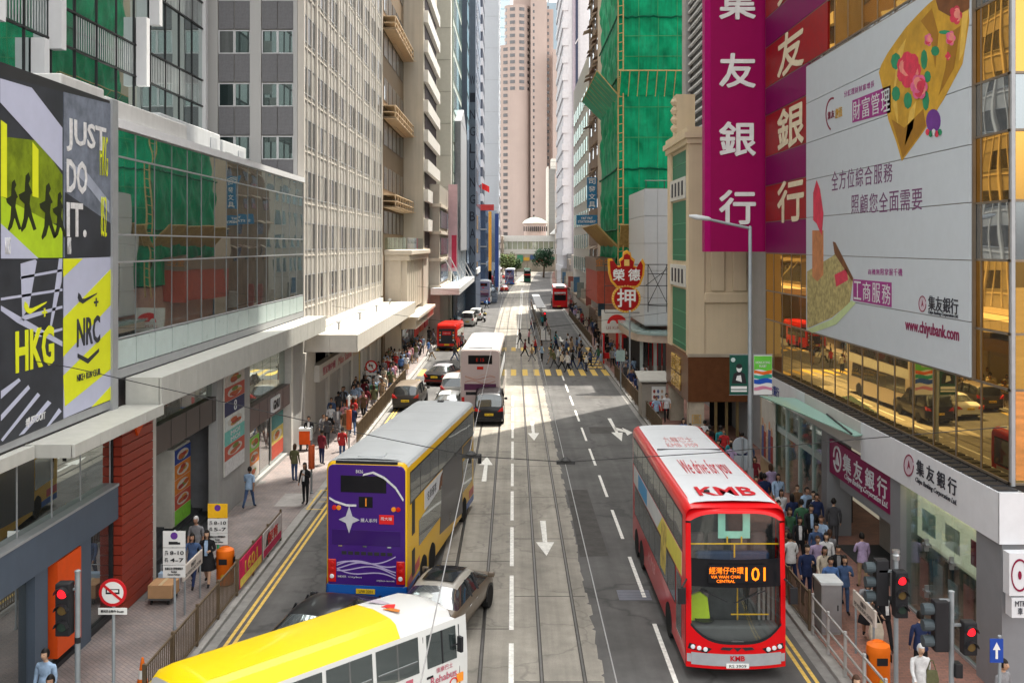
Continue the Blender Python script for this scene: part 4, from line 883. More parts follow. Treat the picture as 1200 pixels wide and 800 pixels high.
def blossom(cx, cy, r, mt, n=6, ly=0):
    for ring, rr in ((0, 1.0), (1, .66), (2, .36)):
        for k in range(n - ring):
            a = 2 * PI * (k + .4 * ring) / (n - ring); d = r * rr * .62
            xpoly(XP - .009 - .002 * ring - .0004 * k - ly, ell(cx + d * math.cos(a) * .75, cy + d * math.sin(a) * 1.2, r * .4, r * .55, 9, a * .3, a * .3 + 6.27), 'petal', (mt, M('petal_light', (.75, .25, .2), .5, var=.2), rose)[(ring + k) % 3 if ring else 0], silk, -.002)
blossom(1065, 82, 17, rose, 7); blossom(1077, 102, 12, pinkf, 6, .02); blossom(1120, 18, 9, rose, 5); blossom(1114, 45, 7, pinkf, 5); blossom(1088, 47, 6, pinkf, 5); blossom(1111, 66, 4, rose, 4)
for cx, cy, rx, ry in ((1050, 72, 6, 10), (1083, 70, 4, 12), (1050, 110, 5, 9), (1064, 118, 5, 10), (1085, 118, 4, 12), (1096, 60, 5, 6), (1087, 90, 4, 7), (1107, 38, 7, 2.5)): xpoly(XP - .008, ell(cx, cy, rx, ry, 8), 'leaf', leafp, silk, -.003)
om = xpoly(XP, ell(1094, 142, 8.5, 14, 18), 'ornament_print', M('print_violet', (.13, .03, .22), .4, var=.25, scale=3), b, -.008)
for k in range(5): xpoly(XP - .009, ell(1087 + 3.6 * k, 155 + 2 * (k % 2), 2.5, 4, 8), 'print_bead', (rose, leafp, M('print_white'))[k % 3], om, -.003)
xpoly(XP, arcband(976, 134, 8.5, 20, 1.0, .6 * PI, 1.55 * PI), 'logo_arc', mar, b, -.006); xtext('集友', XP - .004, 970, 978, 130, 139, mar, b); xtext('創值', XP - .004, 979, 987, 126, 138, M('print_gold'), b)
def magbox(px0, px1, y0, y1, y2, y3, s):
    o = xpoly(XP, [(px0, y0), (px1, y1), (px1, y2), (px0, y3)], 'title_block', mag, b, -.006)
    n = len(s); Ya = onx(px0, 0, XP)[0]; Yb = onx(px1, 0, XP)[0]
    for i, ch in enumerate(s):
        Yc = Ya + (Yb - Ya) * (i + .5) / n; f = (i + .5) / n; px = VX + XP * F / Yc
        za = onx(px, y0 + (y1 - y0) * (px - px0) / (px1 - px0), XP)[1]; zc = onx(px, y3 + (y2 - y3) * (px - px0) / (px1 - px0), XP)[1]
        txt(ch, (XP - .007, Yc, (za + zc) / 2), '-x', abs(Yb - Ya) / n * .82, (za - zc) * .84, M('print_white'), o, depth=.006)
magbox(999, 1044, 118, 100, 132, 144, '財富管理'); magbox(1000, 1045, 327, 331, 360, 352, '工商服務')
def row_text(s, px0, px1, yl0, yl1, yr0, yr1, mt):
    """glyphs placed one by one so the line keeps level on the wall"""
    n = len(s); Ya = onx(px0, 0, XP)[0]; Yb = onx(px1, 0, XP)[0]
    for i, ch in enumerate(s):
        Yc = Ya + (Yb - Ya) * (i + .5) / n; px = VX + XP * F / Yc; t_ = (px - px0) / (px1 - px0)
        za = onx(px, yl0 + (yr0 - yl0) * t_, XP)[1]; zc = onx(px, yl1 + (yr1 - yl1) * t_, XP)[1]
        txt(ch, (XP - .002, Yc, (za + zc) / 2), '-x', abs(Yb - Ya) / n * .85, (za - zc) * .9, mt, b, depth=.006)
txp = M('print_plum', (.16, .06, .14), .5)
row_text('全方位綜合服務', 974, 1047, 200, 225, 189, 214, txp); row_text('照顧您全面需要', 997, 1082, 228, 252, 219, 247, txp)
row_text('分紅理財財富增長', 989, 1025, 107, 115, 94, 102, mag); row_text('商機無限掌握千機', 1017, 1058, 315, 322, 314, 324, mag)
seal(XP, 1081, 356, 4.6, 10, mar, M('pale_pink'), b); xtext('集友銀行', XP - .004, 1088, 1123, 348, 366, inkd, b, bold=.008); xtext('Chiyu Banking Corporation Ltd.', XP - .004, 1088, 1123, 366, 371, inkd, b, shear=.3)
xtext('www.chiyubank.com', XP - .004, 1061, 1124, 378, 397, M('print_plumred', (.2, .01, .06), .5), b, bold=.015)
o = xpoly(XP, [(952, 270), (965, 270), (965, 322), (958, 330), (952, 324)], 'seal_stick', M('print_copper', (.5, .2, .08), .5, var=.3), b, -.006)
xpoly(XP - .007, [(953, 226), (957, 211), (961, 222), (965, 250), (963, 276), (957, 262), (953, 258)], 'seal_carving', rose, o, -.003)
o = xpoly(XP, [(946, 318), (976, 300), (980, 296), (1000, 326), (996, 355), (975, 372), (948, 384), (946, 384)], 'ink_stone', M('print_stone', (.4, .33, .14), .6, var=.55, scale=5), b, -.004)
xpoly(XP - .005, [(946, 386), (975, 374), (998, 352), (1003, 355), (980, 380), (952, 390)], 'stone_rim', M('print_lime', (.5, .6, .3), .5), o, -.003)
xpoly(XP - .005, [(976, 283), (979, 284), (1000, 326), (999, 330), (978, 297)], 'brush', M('print_brown'), o, -.003); xpoly(XP - .005, [(978, 322), (992, 315), (994, 328), (980, 336)], 'stamp_print', rose, o, -.003)

# ---- projecting purple sign
YS_ = 47.9
a, b_ = ony(826, 0, YS_)[0], ony(898, 0, YS_)[0]
zb_ = ony(0, 295, YS_)[1]
sgn = thing('vertical_sign', 'tall purple projecting sign with white characters on the bank tower', 'sign', (a, YS_, zb_))
pv = M('sign_magenta', (.3, .0, .082), .5, var=.05); G().box(a + .28, YS_, zb_, b_, YS_ + .7, 34).ob('panel', pv, sgn); G().box(a, YS_ + .03, zb_, a + .28, YS_ + .67, 34).ob('side_strip', M('sign_magenta_edge', (.4, .0, .13), .5), sgn)
for ch, py in zip('集友銀行', (3, 83, 163, 243)):
    x, z = ony(864, py, YS_); txt(ch, (x, YS_ - .005, z), '-y', 1.7, 1.6, M('sign_white', (.78, .78, .76), .4), sgn, depth=.05, heavy=.035)
for z in (12, 17, 22, 27): G().box(b_, YS_ + .2, z, b_ + .5, YS_ + .5, z + .15).ob('bracket', blackm, sgn)

# ---- tall louvred tower behind
t = slab_tower('louvred_tower', 'tall grey tower with horizontal louvre strips rising behind the cream building', 12.9, 49.5, 36, 73, 130, M('grey_tower_render', (.33, .34, .35), .6, var=.1, streak=.4))
for k in range(46): G().box(12.5, 66.2, 10 + .62 * k, 12.9, 71.4, 10.12 + .62 * k).ob('louvre', M('white_metal'), t)
G().box(12.7, 66, 10, 12.89, 71.5, 39).ob('louvre_backing', blackm, t); G().box(12.35, 71.5, 4, 12.9, 73, 60).ob('edge_pier', M('pale_stone_wall'), t)
G().box(12.6, 49.5, 4, 12.9, 53.5, 14).ob('side_return', M('pale_stone_wall'), t)

# ---- cream corner building
cr = M('cream_render', (.66, .54, .37), .75, var=.1, scale=.6, streak=.45); brn = M('brown_marble', (.13, .05, .02), .35, var=.15); marb = M('beige_marble', (.48, .42, .33), .4, var=.2, scale=2)
cb = thing('cream_building', 'low cream corner building with green shutters and brown marble base', 'building', (11, 57, 0))
G().box(9.62, 54.15, 4.76, 20, 61.3, 16.6).ob('wall', cr, cb)
G().box(9.5, 54.0, 4.76, 10.35, 54.9, 17.2).ob('corner_pier', cr, cb); G().box(9.5, 60.2, 4.76, 9.9, 61.5, 17.2).ob('corner_pier', cr, cb)
G().box(10.35, 53.95, 7.65, 20, 54.14, 8.2).ob('string_course', cr, cb, bevel=.04, seg=1)
for zz, d in ((16.3, .12), (16.6, .25), (16.9, .1)): G().box(9.5 - d, 54 - d, zz, 20, 61.5 + d, zz + .3).ob('cornice', cr, cb)
for xx in (10.7, 11.9): G().box(xx, 54.0, 8.3, xx + .75, 54.14, 16.0).ob('panel_moulding', cr, cb, bevel=.05, seg=2)
for (z0, z1) in ((4.9, 8.3), (9.9, 13.3), (14.2, 16.1)):
    o = G().box(9.58, 55.2, z0, 9.64, 60.0, z1).ob('shutter', M('green_shutter', (.012, .16, .075), .45, var=.1), cb)
    for k in range(3): G().box(9.56, 55.2, z0 + .3 + k * .9, 9.58, 60.0, z0 + .34 + k * .9).ob('shutter_joint', M('shutter_joint', (.1, .35, .2), .5), o)
for z0 in (8.45, 13.4):
    o = G().box(9.45, 55.0, z0, 9.62, 60.2, z0 + 1.2).ob('sign_strip', M('strip_white', (.62, .62, .58), .5), cb)
    for k in range(4): G().box(9.43, 55.6 + 1.15 * k, z0 + .2, 9.45, 56.1 + 1.15 * k, z0 + 1.0).ob('sign_glyph', inkd, o)
G().box(9.5, 58.2, 16.9, 10.6, 59.4, 19.6).ob('roof_turret', cr, cb)
for k in range(4): G().lathe([(.16, 0), (.26, .2), (.16, .4)], 8, (9.45, 58.4, 17.4 + .52 * k)).ob('turret_boss', cr, cb)
G().box(9.44, 53.9, 2.3, 10.4, 61.6, 4.74).box(10.4, 53.95, 2.3, 20, 61.6, 4.74).ob('brown_base', brn, cb)
for a, b_ in ((54.1, 54.9), (60.6, 61.4)): G().box(9.55, a, .13, 10.35, b_, 2.3).ob('column', marb, cb)
G().box(13.6, 54.05, .13, 14.6, 61, 2.3).ob('column', marb, cb); G().box(11.6, 58.9, .13, 20, 59, 2.3).ob('shopfront', dark, cb)
for k in range(4): G().box(11.2 + .6 * k, 55.5, .13, 11.35 + .6 * k, 55.62, 2.28).ob('brass_frame', M('brass'), cb)
txt('謙福\n雅園', (9.42, 57.8, 3.5), '-x', 3.2, 1.9, M('gilt', (.75, .5, .15), .3, metal=.6), cb, bold=.008, depth=.06); txt('圖', (9.93, 54.08, 1.35), '-y', .5, .5, M('gilt'), cb)
for k in range(3): G().box(9.42, 53.86, 4.74 + .06 * k, 20, 53.95, 4.78 + .06 * k).ob('base_cap', marb, cb)

# ---- silver clad box next door
mb = thing('silver_box_building', 'small building clad in pale metal panels with a braced sign frame', 'building', (13, 80, 0))
G().box(10.05, 76.1, 4.6, 20, 86, 15.1).ob('wall', greym, mb)
sil = M('silver_panel', (.5, .52, .54), .45, var=.06, streak=.4)
for i in range(3):
    for j in range(5): G().box(10.0 + i * 1.0, 76.0, 4.7 + 2.08 * j, 10.98 + i * 1.0, 76.1, 6.74 + 2.08 * j).ob('metal_panel', sil, mb)
for i in range(4):
    for j in range(5): G().box(9.96, 76.1 + 2.5 * i, 4.7 + 2.08 * j, 10.05, 78.56 + 2.5 * i, 6.74 + 2.08 * j).ob('metal_panel', sil, mb)
G().path([(10, 76, 15.7), (13, 76, 15.7)], .03).path([(10.1, 76, 15.1), (10.1, 76, 15.7)], .03).path([(11.5, 76, 15.1), (11.5, 76, 15.7)], .03).ob('roof_rail', blackm, mb)
G().prism([(9.0, 77), (9.3, 75), (10.2, 73.6), (12.5, 73), (12.5, 86), (9.0, 86)], 'z', 4.1, 4.3).ob('glass_awning', M('awning_glass', (.3, .4, .39), .15, var=.1), mb); G().prism([(9.05, 77), (9.35, 75.1), (10.25, 73.75), (12.5, 73.2), (12.5, 86), (9.05, 86)], 'z', 3.55, 4.08).ob('awning_fascia', M('tan_fascia', (.48, .4, .33), .5), mb)
for k in range(8): G().box(9.7 + .35 * k, 76.5, .13, 9.95 + .35 * k, 76.6, 3.55).ob('shopfront', mirror('shop_dark', (.6, .65, .65), (.02, .03, .03), .2) if k % 3 else M('pale_green_panel'), mb)
G().box(9.8, 77, .13, 9.9, 86, 3.55).ob('shop_wall', dark, mb)

# ---- netted scaffold tower
def net_mat():
    m = M('green_net', (.0, .26, .115), .5, var=.62, scale=.5, bump=.35, streak=.4)
    return m
def net(parent, p0, u, v, nu, nv, name, amp=.21):
    """sagging scaffold net: a wrinkled sheet tied every few metres"""
    p0, u, v = Vector(p0), Vector(u), Vector(v); nrm = u.cross(v).normalized(); g = G(); ph = (.4, 1.7, 2.9, 5.1)
    vs = []
    for j in range(nv + 1):
        for i in range(nu + 1):
            a, b = i / nu, j / nv; q = p0 + u * a + v * b; U = q.x + q.y; V = q.z
            d = amp * (math.sin(U * 2.3 + ph[0] + 1.3 * math.sin(V * .8 + ph[1])) * .6 + math.sin(V * 1.7 + ph[2] + math.sin(U * 1.1 + ph[3]) * 2) * .5 + .45 * math.sin(U * 5.3 + 2.2 * math.sin(V * 1.9)) * math.sin(V * .9 + U * .7)) * (abs(math.sin(PI * b)) * .8 + .2)
            vs.append(p0 + u * a + v * b + nrm * d)
    g.add(vs, [(j * (nu + 1) + i, j * (nu + 1) + i + 1, (j + 1) * (nu + 1) + i + 1, (j + 1) * (nu + 1) + i) for j in range(nv) for i in range(nu)])
    return g.ob(name, net_mat(), parent, smooth=80)
sf = thing('scaffolded_tower', 'tower wrapped in bright green scaffold netting with bamboo poles', 'building', (14, 95, 0))
XS, YS0, YS1, ZS = 9.3, 88.0, 106.0, 37
G().box(XS + .9, YS0 + 1, .1, 30, YS1, ZS - 1).ob('core', M('scaffold_core', (.03, .06, .045), .8), sf)
bam = M('bamboo', (.46, .33, .14), .6, var=.25, scale=4)
tiers = [(7, 12.2), (12.2, 17.6), (17.6, 25.6), (25.6, 31), (31, ZS)]
for a, b_ in tiers:
    for k in range(4): net(sf, (XS + 2.4 * k, YS0, a), (2.4, 0, 0), (0, 0, b_ - a), 14, 22, 'net_sheet')
    for k in range(4): net(sf, (XS, YS0 + 4.5 * k, a), (0, 4.5, 0), (0, 0, b_ - a), 12, 22, 'net_sheet')
    q = [(XS + 10 * i / 26, YS0 - .16, b_ - .12 * abs(math.sin(i * 1.9 + a)) - .05 * math.sin(i * .7)) for i in range(27)]; G().path(q, .09, 6).ob('net_seam', M('net_roll', (.0, .1, .05), .6, var=.3), sf)
    q = [(XS - .16, YS0 + 18 * i / 26, b_ - .12 * abs(math.sin(i * 1.7 + a))) for i in range(27)]; G().path(q, .09, 6).ob('net_seam', M('net_roll'), sf)
    for zz in (a + (b_ - a) / 3, a + 2 * (b_ - a) / 3): G().tube((XS, YS0 - .2, zz), (XS + 10, YS0 - .2, zz + .05), .03, 5).ob('bamboo_pole', M('bamboo_behind_net', (.06, .25, .1), .7, var=.3), sf)
    for k in range(1, 6): G().tube((XS + 1.7 * k, YS0 - .2, a), (XS + 1.7 * k + .06, YS0 - .2, b_), .028, 5).ob('bamboo_pole', M('bamboo_behind_net'), sf)
    if 20 < b_ < 30:
        for k in range(5): G().tube((XS + 2.3 * k, YS0 - .18, b_), (XS + 2.3 * (k + 1), YS0 - .18, b_), .045, 6).ob('bamboo_pole', bam, sf)
for x, y in ((XS - .1, YS0 - .2), (XS + .35, YS0 - .25)): G().tube((x, y, 6), (x, y, ZS), .06, 7).ob('bamboo_pole', bam, sf)
for k in range(38): G().tube((XS - .1, YS0 - .25, 7 + .8 * k), (XS + .4, YS0 - .25, 7.1 + .8 * k), .035, 5).ob('bamboo_rung', bam, sf)
for z in (25.0, 11.6):
    sk = M('bamboo_deck', (.3, .2, .07), .8, var=.35, scale=3)
    g = G(); g.quad((XS, YS0 - .2, z - 1.0), (XS + 10, YS0 - .2, z - 1.0), (XS + 10, YS0 - 1.4, z + .9), (XS, YS0 - 1.4, z + .9)); g.quad((XS, YS0 - .2, z - 1.0), (XS, YS1, z - 1.0), (XS - 2.0, YS1, z + 1.0), (XS - 2.0, YS0 - 1, z + 1.0)); g.ob('catch_platform', net_mat() if z > 20 else sk, sf)
    for k in range(14): G().tube((XS - 2.0 if k < 1 else XS + .8 * (k - 1), YS0 - 1.45, z + .9), (XS + .8 * max(0, k - 1), YS0 - .1, z - 1.1), .04, 5).ob('bamboo_pole', bam, sf)
    for k in range(8): G().tube((XS - 2.05, YS0 - .8 + 2 * k, z + 1.05), (XS + .1, YS0 + 2 * k, z - 1.05), .04, 5).ob('bamboo_pole', bam, sf)
    G().tube((XS - 2.05, YS0 - 1, z + 1.0), (XS - 2.05, YS1, z + 1.0), .05, 6).tube((XS - .2, YS0 - 1.45, z + .95), (XS + 10, YS0 - 1.45, z + .95), .05, 6).ob('bamboo_pole', bam, sf)
    G().quad((XS - 2.0, YS0 - 1.1, z + 1.02), (XS - 2.0, YS1, z + 1.02), (XS - .1, YS1, z - .8), (XS - .1, YS0 - .2, z - .8)).ob('deck_mat', sk, sf)
# its shops at street level
G().box(XS + .3, YS0 + .2, .13, 20, YS1, 6.8).ob('shop_wall', M('salmon_wall', (.5, .3, .24), .6, var=.15), sf)
G().box(XS + .28, YS0 + .1, .13, 20, YS0 + .2, 2.9).ob('red_shopfront', M('shop_red', (.42, .015, .015), .4), sf); G().box(XS + .4, YS0 + .08, .13, XS + 2.6, YS0 + .1, 2.6).ob('doorway', dark, sf)
for xx in (7.95, 9.2): G().box(xx, YS0 + 1.6, .13, xx + .22, YS0 + 1.8, 3.2).ob('red_frame', M('signal_red', (.6, .02, .02), .4), sf)
G().box(7.95, YS0 + 1.6, .6, 9.4, YS0 + 1.8, 1.1).ob('red_frame', M('signal_red'), sf)
G().box(7.7, YS0 + 4, 5.4, XS + .3, YS1, 8.4).ob('red_fascia', M('brick_red', (.4, .08, .05), .6, var=.2), sf); G().box(7.6, YS0 + 3.9, 8.4, XS + .3, YS1, 9.6).ob('gilt_fascia', M('olive_band', (.22, .16, .12), .6), sf); txt('金生', (8.3, YS0 + 3.85, 9.2), '-y', 1.5, .7, M('print_orange', (.7, .35, .05), .5), sf)

# ---- pawnshop sign and sauce shop sign
YP = 74.5
pw = thing('pawnshop_sign', 'red and gold bat-shaped pawnshop sign with white characters', 'sign', (ony(734, 0, YP)[0], YP, 5.7))
def ypoly(Y, pts, name, mat, parent, d=-.06): return G().prism([ony(px, py, Y) for px, py in pts], 'y', Y, Y + d).ob(name, mat, parent)
bat = [(712, 303), (717, 303), (723, 312), (727, 311), (726, 304), (730, 301), (731, 295), (735, 293), (739, 296), (740, 301), (744, 304), (743, 311), (747, 313), (753, 303), (756, 309), (755, 322), (751, 333), (747, 337), (722, 337), (716, 330), (713, 320)]
cx, cy = 734, 318
gb = M('neon_gold', (.72, .38, .04), .4); rb = M('sign_deep_red', (.36, .01, .01), .4)
o = ypoly(YP, bat, 'bat_plate', gb, pw, .25); ypoly(YP, [(cx + (x - cx) * .88, cy + (y - cy) * .86 + .5) for x, y in bat], 'bat_field', rb, o, -.05)
o2 = ypoly(YP + .02, ell(734, 350, 17, 16.5, 28), 'disc_plate', gb, pw, .25); ypoly(YP + .02, ell(734, 350, 14.5, 14, 28), 'disc_field', rb, o2, -.08)
for k in range(30):
    a = 2 * PI * k / 30; x, z = ony(734 + 15.8 * math.cos(a), 350 + 15.3 * math.sin(a), YP); G().lathe([(.05, 0), (.05, .06), (.02, .08)], 6, (x, YP - .06, z), 'y').ob('bulb', M('bulb', (.85, .6, .2), .3), o2)
wch = M('sign_white')
for ch, px, py, s in (('榮', 725, 322, .85), ('德', 743, 322, .85), ('押', 734, 349, 1.35)): x, z = ony(px, py, YP); txt(ch, (x, YP - .07, z), '-y', s, s, wch, pw, heavy=.02)
ypoly(YP - .05, [(731.5, 304), (737.5, 304), (737.5, 311.5), (731.5, 311.5)], 'coin_panel', M('gilt'), pw, -.03)
x0, x1 = ony(709, 0, YP)[0], ony(783, 0, YP)[0]
g = G()
for py in (310, 335, 357, 366.5): z = ony(0, py, YP)[1]; g.tube((x0, YP + .3, z), (x1 if py < 366 else ony(750, 0, YP)[0], YP + .3, z), .03, 5)
for px in (709, 760, 782): x, za = ony(px, 310, YP); g.tube((x, YP + .3, za), (x, YP + .3, ony(0, 366, YP)[1]), .03, 5)
for (a, b_, c_, d) in ((760, 310, 783, 357), (783, 310, 760, 357), (757, 335, 783, 315)): p, q = ony(a, b_, YP), ony(c_, d, YP); g.tube((p[0], YP + .3, p[1]), (q[0], YP + .3, q[1]), .025, 5)
for z in (6.2, 8.6): g.tube((x1, YP + .3, z), (10.1, 76.2, z), .03, 5)
g.ob('support_frame', blackm, pw)
YL = 86.6
lk = thing('sauce_shop_sign', 'white sign with red rising sun emblem above the red shopfront', 'sign', (8.8, YL, 2.8))
o = ypoly(YL, [(705, 363), (739, 363), (739, 390), (705, 390)], 'board', M('strip_white'), lk, .2)
ypoly(YL - .004, ell(723, 379, 11.5, 10.5, 16, PI, 2 * PI), 'sun_emblem', M('signal_red'), o, -.02); ypoly(YL - .03, ell(718.5, 379, 4, 3.8, 10, PI, 2 * PI), 'emblem_notch', M('strip_white'), o, -.01)
x, z = ony(722.5, 384, YL); txt('LEE KUM KEE', (x, YL - .005, z), '-y', 1.75, .26, M('sign_redgrey', (.3, .06, .06), .5), o); x, z = ony(728.5, 376, YL); txt('李錦記', (x, YL - .03, z), '-y', .7, .24, M('strip_white'), o)
for px in (706, 738): x = ony(px, 0, YL)[0]; G().tube((x, YL + .1, .13), (x, YL + .1, 3), .05, 6).ob('post', greym, lk)

# ---- narrow facades beyond
t = slab_tower('cream_edge_block', 'narrow cream rendered block beyond the green scaffold', 9.45, 106.2, 30, 112, 64, M('cream_edge', (.5, .42, .33), .7, streak=.4))
t = slab_tower('ragged_brown_block', 'old brown block with jumbled awnings and balconies along the narrow facade', 9.9, 112.2, 30, 131, 58, M('brown_old', (.2, .14, .1), .8, var=.4, scale=.6, streak=.5))
for j in range(14):
    for k in range(6):
        z = 9 + 3.1 * j; y = 113 + 3 * k; dx = rnd.uniform(.25, .9)
        G().prism([(9.9, z + 1.7), (9.9 - dx, z + 1.35), (9.9 - dx, z + 1.28), (9.9, z + 1.6)], 'y', y, y + rnd.uniform(1.6, 2.6)).ob('awning', M('awn_%d' % ((j + k) % 3), ((.3, .22, .15), (.16, .1, .07), (.38, .3, .22))[(j + k) % 3], .7), t)
        if (j + k) % 2: G().box(9.84, y + .2, z, 9.9, y + 2, z + 1.3).ob('window', dk('old_pane', (.05, .04, .035)), t)
X0 = ony(675.5, 0, 165)[0] - .35; z = ony(0, 72, 138)[1]
t = slab_tower('cream_window_block', 'cream block with green glazed windows next to the braced glass tower', 9.95, 131.3, 26, 166, z, M('cream_block', (.5, .45, .38), .7, streak=.3))
windows(t, 'x', 9.95, 133, 165, 7, 7, int((z - 9) / 3.3), 2.4, 2.0, 3.3, mirror('green_pane', (.4, .6, .55), (.05, .11, .1), .04), M('cream_block'), -1)
windows(t, 'y', 131.3, 10.1, 11.6, 12, 1, int((z - 14) / 3.3), .9, 2.0, 3.3, mirror('green_pane'), M('cream_block'), -1)
a, b_, _ = far(657.5, 680, 0, 215)
t = slab_tower('white_ribbed_tower', 'white ribbed tower with a dark vertical seam on the far street', a, 205, b_ + 12, 235, 130, M('white_rib', (.62, .61, .63), .6, streak=.25))
G().box(a + 1.9, 204.7, 5, a + 2.5, 205, 130).ob('lilac_strip', M('lilac_strip', (.4, .35, .4), .6), t); G().box(a + 2.5, 204.6, 5, a + 3.0, 205, 130).ob('seam', M('seam_dark', (.05, .06, .1), .5), t)
for j in range(34): G().box(a - .25, 204.8, 5 + 3.6 * j, a + 1.0, 235, 6.4 + 3.6 * j).ob('rib', M('white_rib'), t)
for j in range(12): G().tube((a + 2.4, 204.6, 10 + 10.5 * j), (a + 3.1, 204.6, 11.2 + 10.5 * j), .12, 5).ob('seam_brace', M('white_rib'), t)
t = thing('braced_glass_tower', 'blue glass tower with white diagonal bracing', 'building', (ony(688, 0, 260)[0], 270, 0))
a, b_, _ = far(676, 706, 0, 260); G().box(a, 260, 0, b_, 285, 160).ob('wall', mirror('blue_brace_glass', (.55, .7, .85), (.05, .1, .17), .4), t)
for j in range(12):
    z0 = 20 + 11.6 * j
    for s in (0, 1): G().tube((a + 2.3 - 2.3 * s, 259.8, z0), (a + 4.6 * (1 - s), 259.8, z0 + 5.2) if s == 0 else (a + 2.3, 259.8, z0 + 5.2), .22, 5).ob('brace', M('white_rib'), t)
for k in range(4): G().box(a + 1.9 * k, 259.7, 0, a + 1.9 * k + .22, 260, 160).ob('mullion', M('white_rib'), t)
for j in range(40): G().box(a, 259.85, 12 + 3.7 * j, b_, 260, 12.5 + 3.7 * j).ob('floor_band', M('band_blue', (.25, .33, .4), .5), t)
def blue_sign(label, px0, px1, py0, py1, Y, s, vert):
    a, z1 = ony(px0, py0, Y); b_, z0 = ony(px1, py1, Y)
    o = thing('shop_sign', label, 'sign', (a, Y, z0)); G().box(a, Y, z0, b_, Y + .3, z1).ob('board', M('sign_blue', (.03, .18, .36), .45, var=.1), o)
    n = len(s)
    if vert:
        for i, ch in enumerate(s): txt(ch, ((a + b_) / 2, Y - .01, z1 - (z1 - z0) * (i + .5) / n), '-y', (b_ - a) * .7, (z1 - z0) / n * .75, M('sign_white'), o, bold=.006)
    else: txt(s, ((a + b_) / 2, Y - .01, (z0 + z1) / 2), '-y', (b_ - a) * .85, (z1 - z0) * .6, M('sign_white'), o, bold=.02)
    G().tube((b_, Y + .15, z1 - .3), (b_ + 2.2, Y + .15, z1 - .3), .05, 5).ob('bracket', blackm, o)
blue_sign('tall blue sign with four white characters on the ragged block', 688, 699.5, 208, 244, 112, '司發文具', True)
blue_sign('wide blue stationery sign under the tall blue sign', 675.5, 700, 252, 263.5, 112, 'YAT FAT\nSTATIONERY', False)
# low fronts under them
t = thing('street_shop_row', 'row of low shops with jumbled blue and grey signs beyond the scaffold', 'building', (12, 150, 0))
for k in range(12):
    y = 104 + 9 * k; A = bend(y); G().box(10.2 + A, y, .1, 24 + A, y + 8.9, 7 + (k % 3)).ob('unit', M('unit_%d' % (k % 4), ((.3, .27, .24), (.24, .2, .17), (.36, .3, .25), (.2, .2, .2))[k % 4], .7, var=.3), t)
    c = ((.08, .17, .27), (.45, .43, .4), (.3, .1, .08), (.4, .36, .3), (.2, .22, .2))[k % 5]
    G().box(8.9 + A, y + 1, 3.3 + .4 * (k % 2), 10.2 + A, y + 1.25, 5.0 + .5 * (k % 3)).ob('blade_sign', M('blade_%d' % (k % 5), c, .5, var=.2), t); G().box(9.2 + A, y, 3.0, 10.2 + A, y + 8, 3.4).ob('awning', M('awn_%d' % (k % 3)), t)
for k in range(8):
    y = 250 + 18 * k; A = bend(y) + 10
    t = slab_tower('far_street_block', ('far cream street block beyond the white ribbed tower', 'far grey street block beyond the white ribbed tower')[k % 2] if False else 'far street block lining the bend beyond the white ribbed tower', A, y, A + 16, y + 17, 22 + 7 * (k % 3), M('far_block_%d' % (k % 3), ((.4, .36, .3), (.3, .3, .3), (.36, .28, .25))[k % 3], .7, streak=.3)); t['group'] = 'far blocks lining the bend'
    windows(t, 'x', A, y + 1, y + 16, 8, 3, 5, 2.2, 1.5, 3.2, dk('far_pane', (.06, .07, .08)), None, -1)
for k in range(7):
    y = 255 + 18 * k; A = bend(y) - 9.5
    t = slab_tower('far_shop_block', 'far low block lining the street past the dark corner shop', A - 16, y, A, y + 17, 14 + 4 * (k % 3), M('far_block_%d' % (k % 3))); t['group'] = 'far low blocks past the dark corner shop'
    windows(t, 'x', A, y + 1, y + 16, 8, 3, 3, 2.2, 1.5, 3.2, dk('far_pane', (.06, .07, .08)), None, 1)
# ================================================================== VEHICLES  (local axes: x right, y ahead, z up)
def paintm(nm, c=None, rough=.28): return M('paint_' + nm, c, rough, var=.025, scale=1.2, coat=.25)
tyre_m = M('tyre_rubber', (.018, .018, .018), .85, var=.2); rim_m = M('rim_alloy', (.42, .43, .44), .3, metal=.8, var=.1); trim_b = M('black_trim', (.02, .02, .022), .4, var=.1)
car_glass = mirror('car_glass', (.85, .9, .92), (.018, .022, .025), .1); lamp_red = M('tail_lamp_red', (.5, .012, .01), .2, coat=.8); lamp_amber = M('lamp_amber', (.75, .25, .02), .2, coat=.8); lamp_w = M('head_lamp', (.7, .72, .74), .12, coat=.8)
plate_y = M('plate_yellow', (.75, .5, .03), .4); plate_w = M('plate_white', (.75, .75, .72), .4); chrome = M('chrome', (.6, .61, .62), .12, metal=1, var=.05)
tyre_me = {}
def wheel(parent, x, y, r, wd, side):
    """tyre and rim; side +1 is the right of the vehicle"""
    k = (round(r, 3), round(wd, 3), side)
    if k not in tyre_me:
        a = G().lathe([(r * .62, 0), (r * .95, .0), (r, wd * .15), (r, wd * .85), (r * .95, wd), (r * .62, wd)], 24, axis='x').map(lambda x_, y_, z_: (side * (x_ - wd), y_, z_)).mesh('tyre', tyre_m, 40)
        g = G().lathe([(r * .62, wd * .5), (r * .62, wd * .96), (r * .57, wd * .97), (r * .5, wd * .7), (r * .2, wd * .8), (r * .16, wd * .95), (.01, wd * .97)], 20, axis='x')
        for i in range(7): t = 2 * PI * i / 7; g.tube((wd * .78, .2 * r * math.cos(t), .2 * r * math.sin(t)), (wd * .8, .55 * r * math.cos(t), .55 * r * math.sin(t)), r * .06, 5)
        b = g.map(lambda x_, y_, z_: (side * (x_ - wd), y_, z_)).mesh('rim', rim_m, 40); tyre_me[k] = (a, b)
    e = link('wheel', tyre_me[k][0], parent, (x, y, r)); link('rim', tyre_me[k][1], e); return e
